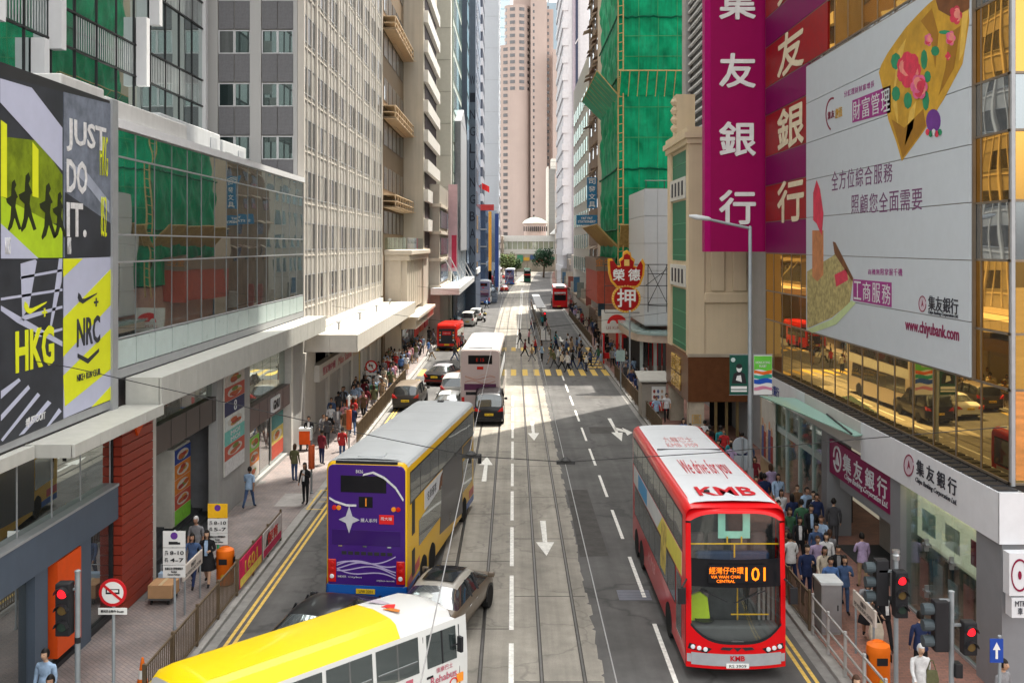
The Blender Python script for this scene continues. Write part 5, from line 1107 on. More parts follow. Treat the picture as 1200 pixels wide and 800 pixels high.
def arch(parent, x, y, r, side):
    """dark wheel-arch lip let into the flank"""
    pts = [(y + r * 1.12 * math.cos(PI * i / 12), .3 + r * .62 + (r * .62) * math.sin(PI * i / 12)) for i in range(13)] + [(y - r * 1.12, .28), (y + r * 1.12, .28)]
    return G().prism(pts, 'x', x - .004 * side, x + .006 * side).ob('wheel_arch', trim_b, parent, world=False)
def rr(w_, z0, z1, rt, rb, y, n=5, dx=0):
    """rounded cross-section ring"""
    out = []
    for cx, cz, a0, r in ((w_ - rb, z0 + rb, -PI / 2, rb), (w_ - rt, z1 - rt, 0, rt), (-w_ + rt, z1 - rt, PI / 2, rt), (-w_ + rb, z0 + rb, PI, rb)):
        for i in range(n + 1): a = a0 + PI / 2 * i / n; out.append((cx + r * math.cos(a) + dx, y, cz + r * math.sin(a)))
    return out
def plate(x0, y0, z0, x1, y1, z1, name, mat, parent, bevel=0): return G().box(x0, y0, z0, x1, y1, z1).ob(name, mat, parent, world=False, bevel=bevel, seg=1)
def ltxt(s, at, face, w_, h_, mat, parent, bold=0.0, shear=0.0, rot=None): return txt(s, at, face, w_, h_, mat, parent, world=False, depth=.004, bold=bold, shear=shear, rot=rot)
def side_poly(parent, x, side, pts, name, mat, d=.006):
    """thin panel on the flank; pts are (y, z)"""
    return G().prism(pts, 'x', x, x + side * d).ob(name, mat, parent, world=False)
def rect(y0, z0, y1, z1): return [(y0, z0), (y1, z0), (y1, z1), (y0, z1)]
def flank_windows(parent, xw, L, z0, z1, n, y0, y1, mat, name='window'):
    for s in (-1, 1):
        o = side_poly(parent, s * xw, s, rect(y0, z0, y1, z1), 'window_band', trim_b, .006); st = (y1 - y0) / n
        for i in range(n): side_poly(o, s * (xw + .006), s, rect(y0 + i * st + .03, z0 + .05, y0 + (i + 1) * st - .03, z1 - .05), name, mat, .005)
bus_glass = mirror('bus_glass', (.85, .9, .9), (.035, .035, .035), .2)
def bus_body(t, L, W, H, mat, roofm, y_front=None, name='body', rim=.2, roof_f=None):
    hw = W / 2; f = y_front if y_front is not None else L / 2
    rings = [rr(hw - .1, .36, H - .12, .2, .08, -L / 2), rr(hw - .02, .31, H - .03, .22, .05, -L / 2 + .06), rr(hw, .3, H, .22, .04, -L / 2 + .16), rr(hw, .3, H, .22, .04, f - .3)]
    rings += [rr(hw, .3, H, .22, .04, f - .02)] if y_front else [rr(hw, .3, H, .22, .04, f - .25), rr(hw - .05, .31, H - .05, .22, .06, f - .08), rr(hw - .16, .36, H - .16, .2, .1, f)]
    o = G().loft(rings, cap=True).ob(name, mat, t, world=False, smooth=35)
    if rim < .1: G().loft([[p for p in rr(hw + .004, .3, H + .004, .224, .04, yy) if p[2] > H - .19] for yy in (-L / 2 + .15, f - .26)], closed=False, cap=False).ob('roof_edge', roofm, t, world=False, smooth=60)
    G().loft([[(x, y, z + .006) for x, y, z in ((-hw + rim, yy, H - max(0, .22 - rim) * .35), (-hw + .3, yy, H + .02), (-hw + .6, yy, H + .045), (0, yy, H + .06), (hw - .6, yy, H + .045), (hw - .3, yy, H + .02), (hw - rim, yy, H - max(0, .22 - rim) * .35))] for yy in (-L / 2 + .25, roof_f or f - .4)], closed=False, cap=False).ob('roof_panel', roofm, t, world=False, smooth=60)
    return o
def seam(t, hw, H, y, m):
    G().loft([[(x, yy, z + .0085) for x, z in ((-hw + .3, H + .02), (-hw + .6, H + .045), (0, H + .06), (hw - .6, H + .045), (hw - .3, H + .02))] for yy in (y, y + .022)], closed=False, cap=False).ob('roof_seam', m, t, world=False)
def axles(t, W, r, ys, wd=.28):
    for y in ys:
        for s in (-1, 1): arch(t, s * W / 2, y, r, s); wheel(t, s * (W / 2 + .012), y, r, wd, s)

# ---------------------------------------------------------------- red double-decker, facing us
L, W, H = 11.3, 2.5, 4.3; hw = W / 2
rb_ = thing('double_decker_bus', 'red double-decker bus on route 101 with white lettered roof', 'bus', (5.53, 24.6 + L / 2, 0), PI)
red = paintm('bus_red', (.6, .006, .009)); rwhite = M('roof_white', (.58, .6, .62), .4, var=.05, streak=.2)
yf = L / 2; yb = yf - 1.1
bus_body(rb_, L, W, H, red, rwhite, y_front=yb + .02, rim=.16, roof_f=yf - .5)
# hollow nose: roof and cheeks, then fascia around real panes
def bow(x, y, z): return (x, y - .13 * x * x - .07 * max(0, z - 2.2), z)
g = G().loft([rr(hw, .3, H, .22, .04, yb), rr(hw, .3, H - .01, .22, .04, yf - .42), rr(hw - .01, .3, H - .06, .22, .04, yf - .26)], cap=False); g.ob('nose_shell', red, rb_, world=False, smooth=35)
us = [-hw + .01 + (W - .02) * i / 20 for i in range(21)]
zlow = lambda x: .98 + .42 * min(1, abs(x) / 1.12) ** 3.5
ztop = lambda x: 4.13 - .22 * min(1, abs(x) / 1.12) ** 4
G().grid(us, lambda x, t: bow(x, yf, .32 + (zlow(x) - .32) * t), 6).ob('lower_fascia', red, rb_, world=False, smooth=50)
G().grid(us, lambda x, t: bow(x, yf - .16 * t * t, ztop(x) + (H - .05 - .12 * (abs(x) / hw) ** 4 - ztop(x)) * t), 4).ob('upper_fascia', red, rb_, world=False, smooth=50)
for s in (-1, 1): G().grid([s * (1.11 + .13 * i / 3) for i in range(4)], lambda x, t: bow(x, yf, 1.38 + (3.86 - 1.38) * t), 8).ob('pillar', red, rb_, world=False, smooth=50)
wu = [-1.13 + 2.26 * i / 16 for i in range(17)]
scr = clear('windscreen', (.86, .9, .89), .75)
G().grid(wu, lambda x, t: bow(x, yf - .015, zlow(x) + (2.36 - zlow(x)) * t), 6).ob('lower_windscreen', scr, rb_, world=False, smooth=60)
G().grid(wu, lambda x, t: bow(x, yf - .015, 2.98 + (ztop(x) - 2.98) * t), 6).ob('upper_windscreen', scr, rb_, world=False, smooth=60)
band = G().grid(wu, lambda x, t: bow(x, yf - .005, 2.33 + .68 * t), 4).ob('destination_band', M('black_glass', (.012, .012, .014), .08), rb_, world=False, smooth=60)
led = M('led_amber', (1, .2, .008), .4, emit=.32)
plate(-.72, yf - .03, 2.46, .72, yf + .012, 2.9, 'led_box', M('led_black', (.01, .01, .012), .5), band)
ltxt('101', (-.44, yf + .016, 2.68), '+y', .5, .34, led, band, bold=.01); ltxt('經灣仔中環', (.28, yf + .016, 2.77), '+y', .85, .17, led, band); ltxt('VIA WAN CHAI\nCENTRAL', (.3, yf + .016, 2.56), '+y', .72, .18, led, band)
G().grid(wu, lambda x, t: bow(x, yf + .004, zlow(x) - .05 + .07 * t), 2).ob('screen_seal', trim_b, rb_, world=False); plate(-.15, yf + .0, 1.0, .15, yf + .004, 1.03, 'badge', chrome, rb_)
gr = G().grid([x * .9 for x in us], lambda x, t: bow(x, yf + .012, .40 + .3 * t), 2).ob('bumper', M('bumper_silver', (.42, .43, .45), .35, metal=.3), rb_, world=False, smooth=50)
for s in (-1, 1): G().grid([s * (1.12 + .1 * i / 3) for i in range(4)], lambda x, t: bow(x, yf + .012, .46 + .2 * t), 2).ob('bumper_wrap', M('bumper_silver'), gr, world=False, smooth=50)
ltxt('KMB', (0, yf + .018, .6), '+y', .36, .13, M('logo_red', (.5, .01, .02), .4), gr, bold=.03)
plate(-.28, yf + .01, .36, .28, yf + .03, .47, 'number_plate', plate_w, rb_); ltxt('RS 3909', (0, yf + .032, .415), '+y', .42, .075, trim_b, rb_)
for sgn_ in (-1, 1):
    q = [bow(sgn_ * a, yf + .008, b) for a, b in ((.62, .82), (1.16, .92), (1.2, .78), (.75, .7))]; G().add(q, [(0, 1, 2, 3)]).ob('lamp_housing', trim_b, rb_, world=False)
    for k in range(3): x, y, z = bow(sgn_ * (.78 + .15 * k), yf + .02, .80 + .02 * k); G().lathe([(.055, 0), (.055, .015), (.03, .02)], 12, (x, y, z), 'y').ob('headlight', lamp_w, rb_, world=False)
    G().prism([(sgn_ * .1, .86), (sgn_ * .2, .79), (sgn_ * .42, .82), (sgn_ * .36, .87)], 'y', yf - .01, yf + .014).ob('nose_vent', blackm, rb_, world=False)
    G().tube((sgn_ * 1.2, yf - .25, 2.5), (sgn_ * 1.38, yf + .02, 2.35), .025, 6).box(sgn_ * 1.38 - .1, yf - .02, 1.95, sgn_ * 1.38 + .1, yf + .06, 2.35).ob('mirror', trim_b, rb_, world=False, bevel=.02)
G().prism([(-.1, .86), (.1, .86), (0, .77)], 'y', yf - .01, yf + .016).ob('nose_vent', blackm, rb_, world=False)
G().tube((-.7, yf + .01, 2.28), (.1, yf + .015, 1.95), .015, 5).tube((.9, yf - .08, 2.28), (.25, yf + .01, 2.0), .015, 5).ob('wiper', trim_b, rb_, world=False)
# what shows through the panes
inn = M('bus_lining', (.2, .2, .19), .7)
plate(-hw + .05, yb + .03, 2.4, hw - .05, yf - .3, 2.5, 'upper_deck_floor', inn, rb_); plate(-hw + .05, yb + .03, .5, hw - .05, yf - .3, .62, 'cab_floor', M('cab_floor', (.08, .08, .08), .7), rb_); plate(-hw + .04, yb + .025, .6, hw - .04, yb + .03, 4.1, 'bulkhead', M('bus_dark_lining', (.055, .058, .06), .7, var=.3), rb_)
G().box(-1.1, yf - .75, .6, 1.1, yf - .3, 1.28).ob('dashboard', M('dash_grey', (.12, .12, .12), .6), rb_, world=False, bevel=.06)
for x in (-.75, -.25, .35, .85): plate(x - .2, yb + .1, 2.5, x + .2, yb + .25, 3.45, 'seat_back', M('seat_cloth', (.12, .1, .1), .8, var=.3), rb_, .05)
plate(-.9, yb + .5, 2.5, .95, yb + .7, 3.1, 'front_seat', M('seat_navy', (.02, .04, .09), .8), rb_, .05)
yel = M('handrail_yellow', (.7, .4, .01), .4)
G().tube((-1.1, yf - .35, 3.32), (1.1, yf - .35, 3.32), .02, 7).tube((0, yf - .35, 3.32), (0, yf - .35, 2.98), .02, 7).tube((.18, yf - .35, 3.5), (.18, yf - .35, 3.32), .02, 7).tube((-.18, yf - .35, 3.5), (-.18, yf - .35, 3.32), .02, 7).ob('handrail', yel, rb_, world=False)
mint = M('mint_frame', (.3, .62, .5), .5); G().box(-.4, yf - .42, 3.45, -.22, yf - .38, 4.1).box(.22, yf - .42, 3.45, .4, yf - .38, 4.1).box(-.22, yf - .42, 3.45, .22, yf - .38, 3.62).ob('hatch_frame', mint, rb_, world=False)
G().box(.55, yb + .1, .8, 1.05, yb + .3, 1.95).ob('driver_seat', M('seat_cloth'), rb_, world=False, bevel=.05); G().prism([(.52, 1.2), (1.1, 1.2), (1.05, 1.9), (.8, 2.0), (.6, 1.85)], 'y', yb + .3, yb + .42).ob('hi_vis_jacket', M('hi_vis', (.5, .68, .03), .7), rb_, world=False, bevel=.04)
G().lathe([(.2, 0), (.24, .02), (.24, .04), (.2, .03)], 20, (.7, yf - .62, 1.3)).ob('steering_wheel', trim_b, rb_, world=False); G().tube((-.9, yf - .5, 1.5), (.05, yf - .5, 1.5), .018, 6).tube((-.2, yb + .2, .6), (-.2, yb + .2, 2.4), .02, 6).ob('handrail', yel, rb_, world=False)
for k in range(4): plate(-1.1 + .12 * k, yf - .75, .62, -1.04 + .12 * k, yf - .72, 2.3, 'door_bar', inn, rb_)
# flanks
flank_windows(rb_, hw, L, 3.02, 3.98, 8, -5.35, 5.0, bus_glass); flank_windows(rb_, hw, L, 1.32, 2.34, 7, -4.9, 3.9, bus_glass)
for s in (-1, 1):
    o = side_poly(rb_, s * hw, s, rect(-5.2, 2.38, 4.9, 2.98), 'advert_strip', M('advert_white', (.6, .62, .63), .4), .006)
    side_poly(o, s * (hw + .006), s, rect(-3.9, 2.42, -1.7, 2.95), 'print_shape', M('advert_blue', (.05, .3, .6), .4), .003); side_poly(o, s * (hw + .006), s, [(.6, 2.38), (4.9, 2.38), (4.9, 2.98), (1.6, 2.98)], 'print_shape', M('advert_yellow', (.68, .6, .08), .4), .003)
    side_poly(o, s * (hw + .009), s, [(1.2, 1.5), (2.2, 1.5), (2.5, 2.9), (1.5, 2.9)], 'print_figure', M('advert_people', (.55, .42, .1), .5, var=.6, scale=3), .003)
    ltxt('ADVERT' if False else 'KMB', (s * (hw + .008), -.6, .95), '+x' if s > 0 else '-x', 1.6, .32, M('script_pink', (.65, .3, .3), .4), rb_, shear=.3)
    side_poly(rb_, s * hw, s, rect(4.05, .75, 4.85, 2.3), 'cab_window', bus_glass, .008)
axles(rb_, W, .48, (-4.35, -3.0, 2.75))
ltxt('KMB', (0, 4.2, H + .07), '+z', 1.5, .9, M('logo_red'), rb_, bold=.02, rot=(0, 0, PI)); ltxt('We drive for you', (0, 1.6, H + .07), '+z', 1.3, 2.4, M('logo_red'), rb_, shear=.2, rot=(0, 0, PI)); ltxt('九龍巴士\nKMB 3909', (.1, -2.3, H + .068), '+z', 1.0, 1.6, M('script_pink'), rb_, rot=(0, 0, PI))
plate(-1.0, -1.2, H + .035, 1.0, -1.16, H + .068, 'roof_joint', trim_b, rb_)
for y_ in (-4.6, -3.0, .1, 2.3): seam(rb_, hw, H, y_, M('roof_seam_pale', (.45, .46, .48), .5))
G().lathe([(.09, H + .06), (.07, H + .12), (.02, H + .13)], 10, (.5, 4.3, 0)).ob('roof_vent', trim_b, rb_, world=False)
plate(-hw + .3, -L / 2 - .005, 3.0, hw - .3, -L / 2 + .02, 3.9, 'rear_window', bus_glass, rb_)

# ---------------------------------------------------------------- purple and yellow double-decker, seen from behind
L, W, H = 11.9, 2.5, 4.32; hw = W / 2
hd = rad(-7.4); c0 = Vector((-4.4, 29.7)) + Vector((math.sin(-hd), math.cos(hd))) * L / 2
cbus = thing('double_decker_bus', 'yellow double-decker bus with purple back and dark side advert', 'bus', (c0.x, c0.y, 0), hd)
yelb = paintm('bus_yellow', (.72, .42, .01)); purpb = paintm('bus_purple', (.05, .014, .16)); blub = paintm('bus_blue', (.01, .09, .36))
bus_body(cbus, L, W, H, yelb, M('roof_grey', (.43, .45, .46), .5, var=.1, scale=.5, streak=.2), rim=.05)
yr = -L / 2
o = G().loft([rr(hw - .03, .62, H - .05, .2, .03, yr + .1), rr(hw - .08, .66, H - .1, .2, .05, yr - .012)]).ob('back_panel', purpb, cbus, world=False, smooth=35)
G().loft([rr(hw + .004, .3, .66, .04, .06, yr + .25), rr(hw - .02, .3, .66, .04, .06, yr + .02), rr(hw - .1, .32, .64, .04, .06, yr - .03)]).ob('rear_skirt', blub, cbus, world=False, smooth=35)
plate(-.78, yr - .025, 3.42, .62, yr - .01, 3.92, 'rear_window', M('black_glass'), o, .01); plate(-.22, yr - .03, 2.98, .2, yr - .01, 3.3, 'rear_display', M('black_glass'), o); plate(-.02, yr - .035, 3.02, .02, yr - .03, 3.26, 'display_bar', lamp_amber, o)
for s in (-1, 1):
    for x, m_ in ((.98, lamp_red), (.84, lamp_amber)): G().lathe([(.075, 0), (.07, -.02), (.02, -.025)], 12, (s * x, yr - .012, 2.95), 'y').ob('upper_lamp', m_, o, world=False)
    c = G().box(s * 1.05 - .13, yr - .03, .72, s * 1.05 + .13, yr + .04, 1.42).ob('lamp_cluster', lamp_red, o, world=False, bevel=.04)
    for z in (.9, 1.1, 1.28): G().lathe([(.07, 0), (.06, -.02), (.02, -.025)], 10, (s * 1.05, yr - .03, z), 'y').ob('lamp', lamp_w if z < 1 else lamp_red, c, world=False)
plate(-1.05, yr - .022, 1.85, 1.05, yr - .012, 2.3, 'engine_panel', paintm('purple_dark', (.035, .01, .11)), o, .01)
for k in range(3): plate(-.85 + .75 * k, yr - .03, 1.8, -.73 + .75 * k, yr - .02, 1.84, 'latch', chrome, o)
g = G()
for k in range(8): g.box(-.75 + .2 * k, yr - .02, 1.56, -.6 + .2 * k, yr - .01, 1.66)
g.ob('vent', blackm, o, world=False)
lil = M('lilac_wave', (.42, .36, .55), .4)
for k in range(5):
    pts = []
    for i in range(15): x = -.9 + 1.8 * i / 14; pts.append((x, 1.0 + .09 * k + .14 * math.sin(x * 2.6 + k * .9) + .12 * x * (k - 2)))
    G().prism(pts + [(x, z + .035) for x, z in reversed(pts)], 'y', yr - .018 - .001 * k, yr - .008).ob('wave_stripe', lil, o, world=False)
pts = [(hw - .12, 3.2), (.9, 3.55), (.55, 3.85), (.2, 4.0), (-.1, 3.92)]
G().prism(pts + [(x + .02, z + .06) for x, z in reversed(pts)], 'y', yr - .03, yr - .012).ob('ribbon_stripe', M('print_white'), o, world=False)
pts = [(-hw + .12, 3.2), (-.95, 3.1), (-.6, 3.0), (-.3, 3.0)]
G().prism(pts + [(x, z + .06) for x, z in reversed(pts)], 'y', yr - .03, yr - .012).ob('ribbon_stripe', M('print_white'), o, world=False)
G().prism([(-.52, 2.2), (-.42, 2.5), (-.2, 2.6), (-.42, 2.7), (-.52, 3.0), (-.62, 2.7), (-.84, 2.6), (-.62, 2.5)], 'y', yr - .03, yr - .012).ob('star_jewel', M('silver_print', (.6, .6, .66), .3, metal=.4), o, world=False)
ltxt('麗人系列', (.08, yr - .02, 2.6), '-y', .5, .11, M('print_white'), o)
q = plate(.4, yr - .03, 2.5, .85, yr - .015, 2.78, 'red_tag', M('signal_red'), o, .02); ltxt('周大福', (.62, yr - .032, 2.67), '-y', .34, .1, M('print_white'), q); ltxt('citybus.com.hk', (.6, yr - .03, .82), '-y', .55, .06, M('print_white'), o); ltxt('8436', (-.2, yr - .03, 4.05), '-y', .22, .1, M('print_white'), o); ltxt('城巴 Citybus', (-.5, yr - .03, .9), '-y', .75, .07, M('print_white'), o)
plate(-.3, yr - .05, .42, .28, yr - .02, .56, 'number_plate', plate_y, cbus); ltxt('UW 2201', (0, yr - .052, .49), '-y', .42, .08, trim_b, cbus)
G().lathe([(.05, 0), (.05, -.1)], 10, (.45, yr - .02, .36), 'y').ob('exhaust', chrome, cbus, world=False)
flank_windows(cbus, hw, L, 3.0, 3.98, 8, -5.6, 5.6, bus_glass)
dkw = M('advert_charcoal', (.055, .055, .065), .3, var=.4, scale=.9, coat=.2)
for s in (-1, 1):
    side_poly(cbus, s * hw, s, [(-4.4, 1.42), (-.6, 1.42), (-.6, 2.5), (-4.4, 2.2)], 'lower_window', bus_glass, .01)
    side_poly(cbus, s * hw, s, [(-1.2, .85), (3.1, .45), (3.1, 3.0), (-.7, 3.0)], 'side_advert', dkw, .013)
    o = side_poly(cbus, s * hw, s, rect(-3.6, 2.32, -.65, 2.96), 'advert_white', M('advert_white'), .008); ltxt('名車薈萃', (s * (hw + .01), -2.5, 2.65), '+x' if s > 0 else '-x', 1.4, .3, trim_b, o); side_poly(o, s * (hw + .008), s, [(-1.4, 2.4), (-.7, 2.5), (-.75, 2.9), (-1.1, 2.8)], 'print_shape', M('print_brown'), .003)
    side_poly(cbus, s * hw, s, rect(3.2, 1.2, 5.3, 2.4), 'lower_window', bus_glass, .01); side_poly(cbus, s * hw, s, rect(3.3, 2.5, 5.2, 2.95), 'advert_plate', dkw, .008)
    for k in range(2): side_poly(cbus, s * hw, s, rect(-5.35, .75 + 1.25 * k, -4.95, 1.55 + 1.5 * k), 'grille', trim_b, .008)
    side_poly(cbus, s * hw, s, [(-5.9, .55), (-4.3, .8), (-4.3, 1.1), (-5.9, .8)], 'red_stripe', paintm('stripe_red', (.5, .03, .03)), .004); side_poly(cbus, s * hw, s, rect(-5.9, .31, -4.3, .62), 'blue_skirt', blub, .005); side_poly(cbus, s * hw, s, rect(3.3, .31, 5.7, .55), 'blue_skirt', blub, .005); side_poly(cbus, s * hw, s, rect(4.6, .6, 5.7, .9), 'red_stripe', paintm('stripe_red'), .004)
    G().tube((s * hw, 5.7, 2.2), (s * (hw + .22), 5.9, 2.1), .025, 6).box(s * (hw + .22) - .08, 5.86, 1.75, s * (hw + .22) + .08, 5.95, 2.15).ob('mirror', trim_b, cbus, world=False, bevel=.02)
axles(cbus, W, .48, (-3.75, -2.45, 3.5))
for k in range(6): seam(cbus, hw, H, -4.9 + 1.9 * k, M('roof_seam', (.27, .28, .29), .6))
G().box(-.4, -5.5, H + .05, .4, -5.0, H + .1).ob('roof_hatch', M('roof_grey'), cbus, world=False, bevel=.03); G().box(-.95, -5.93, H - .06, .95, -5.86, H + .03).ob('rear_spoiler', trim_b, cbus, world=False, bevel=.02)
G().box(-.15, 5.1, H + .04, .1, 5.3, H + .12).ob('roof_vent', trim_b, cbus, world=False, bevel=.02)

# ---------------------------------------------------------------- plainer double-deckers farther on
def far_bus(label, x, y, rz, body, back, low, H=4.3, L=11.3, stripes=None, ad=None, group=None):
    W = 2.5; hw = W / 2; t = thing('double_decker_bus', label, 'bus', (x, y, 0), rz, group)
    bus_body(t, L, W, H, body, M('roof_white'))
    yr = -L / 2
    o = G().loft([rr(hw - .03, .62, H - .05, .2, .03, yr + .1), rr(hw - .08, .66, H - .1, .2, .05, yr - .012)]).ob('back_panel', back, t, world=False, smooth=35)
    G().loft([rr(hw + .004, .3, .66, .04, .06, yr + .25), rr(hw - .02, .3, .66, .04, .06, yr + .02), rr(hw - .1, .32, .64, .04, .06, yr - .03)]).ob('rear_skirt', low, t, world=False, smooth=35)
    plate(-.75, yr - .025, 3.35, .75, yr - .01, 3.9, 'rear_window', M('black_glass'), o); plate(-1.0, yr - .022, 1.72, 1.0, yr - .012, 2.12, 'dark_band', M('plum_band', (.1, .03, .07), .3), o); plate(-.9, yr - .022, 1.42, .9, yr - .012, 1.62, 'vent', trim_b, o)
    ltxt('E 15', (0, yr - .03, 3.62), '-y', .5, .2, lamp_red, o); plate(-.2, yr - .03, 3.02, .2, yr - .012, 3.2, 'brake_lamp', lamp_red, o)
    for k in range(4):
        pts = [(-.95 + 1.9 * i / 10, 2.2 + .13 * k + .1 * math.sin(i * .7 + k)) for i in range(11)]; G().prism(pts + [(x_, z_ + .05) for x_, z_ in reversed(pts)], 'y', yr - .02 - .001 * k, yr - .01).ob('print_swirl', M('swirl_%d' % (k % 2), ((.4, .2, .16), (.5, .36, .3))[k % 2], .4), o, world=False)
    for s in (-1, 1): G().box(s * 1.08 - .1, yr - .03, .6, s * 1.08 + .1, yr + .04, 1.3).ob('lamp_cluster', lamp_red, o, world=False, bevel=.03); side_poly(t, s * hw, s, rect(-5.4, 2.35, 5.2, 2.95), 'advert_strip', ad or M('advert_white'), .006)
    flank_windows(t, hw, L, 3.0, 3.95, 6, -5.3, 5.2, bus_glass); flank_windows(t, hw, L, 1.3, 2.3, 6, -4.8, 4.6, bus_glass)
    plate(-.45, yr - .05, .4, .1, yr - .03, .54, 'number_plate', plate_y, t); axles(t, W, .48, (-3.4, 3.2)); return t
X, Y = gp(580, 478)
pinkb = paintm('bus_blush', (.55, .49, .46)); mauve = paintm('bus_mauve', (.5, .4, .38))
far_bus('white-roofed double-decker bus with a blush back behind the black van', -2.0, 62.3 + 5.65, rad(-1), pinkb, mauve, blub)
def at_px(px, py): return gp(px, py)
greyb = paintm('bus_greywhite', (.45, .44, .44)); lb = paintm('bus_lilac', (.42, .3, .38))
for lab, px, py, bd, bk in (('grey double-decker bus with a blue and red tail ahead of the white van', 567.5, 357, greyb, paintm('bus_blue_back', (.2, .2, .3))), ('mauve double-decker bus beside the pillar of the dark corner shop', 582, 332.5, lb, lb), ('white double-decker bus with a dark blue back', 598, 334, greyb, paintm('bus_navy_back', (.1, .12, .25)))):
    x, y = gp(px, py); far_bus(lab, x, y + 5.6, rad(-2), bd, bk, blub)
X, Y = gp(657, 362)
t = far_bus('red bus with a white roof rim coming along beside the crowded far kerb', X, Y + 5.6, rad(-1), red, red, red, H=3.75)
o = bpy.data.objects.new
ob_ = plate(-1.0, -5.68, 1.5, 1.0, -5.67, 2.4, 'front_window', M('black_glass'), t); plate(-.95, -5.68, 2.6, .95, -5.67, 2.85, 'destination_band', M('advert_white'), t); plate(-1.2, -5.7, 3.55, 1.2, -5.4, 3.72, 'roof_rim', M('roof_white'), t)

# ---------------------------------------------------------------- green tram far off
X, Y = gp(618, 331)
t = thing('tram', 'dark green double-deck tram far along the tracks', 'tram', (X, Y + 4, 0))
gt_ = paintm('tram_green', (.01, .09, .05)); G().loft([rr(.92, .35, 3.9, .3, .05, -4.3), rr(.99, .3, 3.98, .3, .05, -4.1), rr(.99, .3, 3.98, .3, .05, 4.2)]).ob('body', gt_, t, world=False, smooth=35)
plate(-.8, -4.33, 2.6, .8, -4.29, 3.3, 'upper_window', M('black_glass'), t); plate(-.8, -4.33, 1.2, .8, -4.29, 1.9, 'lower_window', M('black_glass'), t); plate(-.7, -4.34, 3.4, .7, -4.3, 3.75, 'destination_box', M('advert_white'), t); plate(-.9, -4.34, 2.05, .9, -4.3, 2.45, 'advert_panel', M('signal_red'), t)
flank_windows(t, .99, 8, 2.6, 3.4, 6, -4, 4, bus_glass); flank_windows(t, .99, 8, 1.2, 1.95, 6, -4, 4, bus_glass)
for s in (-1, 1): plate(s * .99 - .01, -3, .1, s * .99 + .01, 3, .35, 'truck_guard', trim_b, t)
G().tube((0, 0, 3.98), (0, -2.2, 5.6), .03, 5).ob('trolley_pole', trim_b, t, world=False)

# ---------------------------------------------------------------- cars
SED = dict(L=4.9, st=[(-2.45, .74, .80, .82, .60), (-2.36, .86, .95, .97, .68), (-1.72, .91, 1.0, 1.03, .74), (-.98, .92, 1.0, 1.40, .62), (-.3, .92, .99, 1.47, .63), (.3, .92, .98, 1.46, .63), (.72, .92, .97, 1.38, .63), (1.5, .91, .95, .99, .74), (2.15, .87, .84, .87, .68), (2.45, .72, .66, .68, .55)], rear=(2, 3), wind=(6, 7), side=(2, 7), wb=(-1.45, 1.45), r=.34, lz=.82)
MPV = dict(L=4.7, st=[(-2.35, .78, .85, .87, .6), (-2.28, .88, 1.0, 1.02, .72), (-2.05, .9, 1.02, 1.66, .7), (-1.6, .91, 1.02, 1.74, .71), (0, .91, 1.0, 1.76, .71), (.6, .91, 1.0, 1.68, .7), (1.55, .9, .98, 1.03, .74), (2.1, .87, .86, .9, .68), (2.35, .74, .66, .68, .55)], rear=(1, 2), wind=(5, 6), side=(2, 6), wb=(-1.35, 1.45), r=.33, lz=1.0)
VAN = dict(L=4.7, st=[(-2.35, .80, .85, .87, .7), (-2.3, .86, .95, 1.1, .78), (-2.2, .88, 1.0, 1.9, .74), (-1.8, .88, 1.0, 1.97, .74), (.5, .88, 1.0, 1.97, .74), (.95, .88, 1.0, 1.85, .72), (1.7, .87, 1.0, 1.08, .72), (2.15, .84, .9, .95, .68), (2.35, .74, .68, .7, .6)], rear=(1, 2), wind=(5, 6), side=(2, 6), wb=(-1.4, 1.5), r=.33, lz=1.0)
def smooth_parts(g, parts, t):
    """round the welded shell with subdivision, then cut it into one mesh per material"""
    me = g.mesh('shell', [m for _, m in parts]); bm = bmesh.new(); bm.from_mesh(me); bmesh.ops.remove_doubles(bm, verts=bm.verts, dist=.001); bmesh.ops.recalc_face_normals(bm, faces=bm.faces)
    cr_ = bm.edges.layers.float.new('crease_edge')
    for e in bm.edges:
        if len(e.link_faces) == 2 and e.link_faces[0].material_index != e.link_faces[1].material_index: e[cr_] = .35
    bm.to_mesh(me); bm.free()
    o = bpy.data.objects.new('tmp', me); col.objects.link(o); ss = o.modifiers.new('u', 'SUBSURF'); ss.levels = ss.render_levels = 2
    bpy.context.view_layer.update(); m2 = bpy.data.meshes.new_from_object(o.evaluated_get(bpy.context.evaluated_depsgraph_get())); bpy.data.objects.remove(o); first = None
    for i, (nm, m) in enumerate(parts):
        bm = bmesh.new(); bm.from_mesh(m2); bmesh.ops.delete(bm, geom=[f for f in bm.faces if f.material_index != i], context='FACES')
        if bm.faces:
            for f in bm.faces: f.material_index = 0; f.smooth = True
            q = bpy.data.meshes.new(nm); q.materials.append(m); bm.to_mesh(q); ob = link(nm, q, t); first = first or ob
        bm.free()
    return first
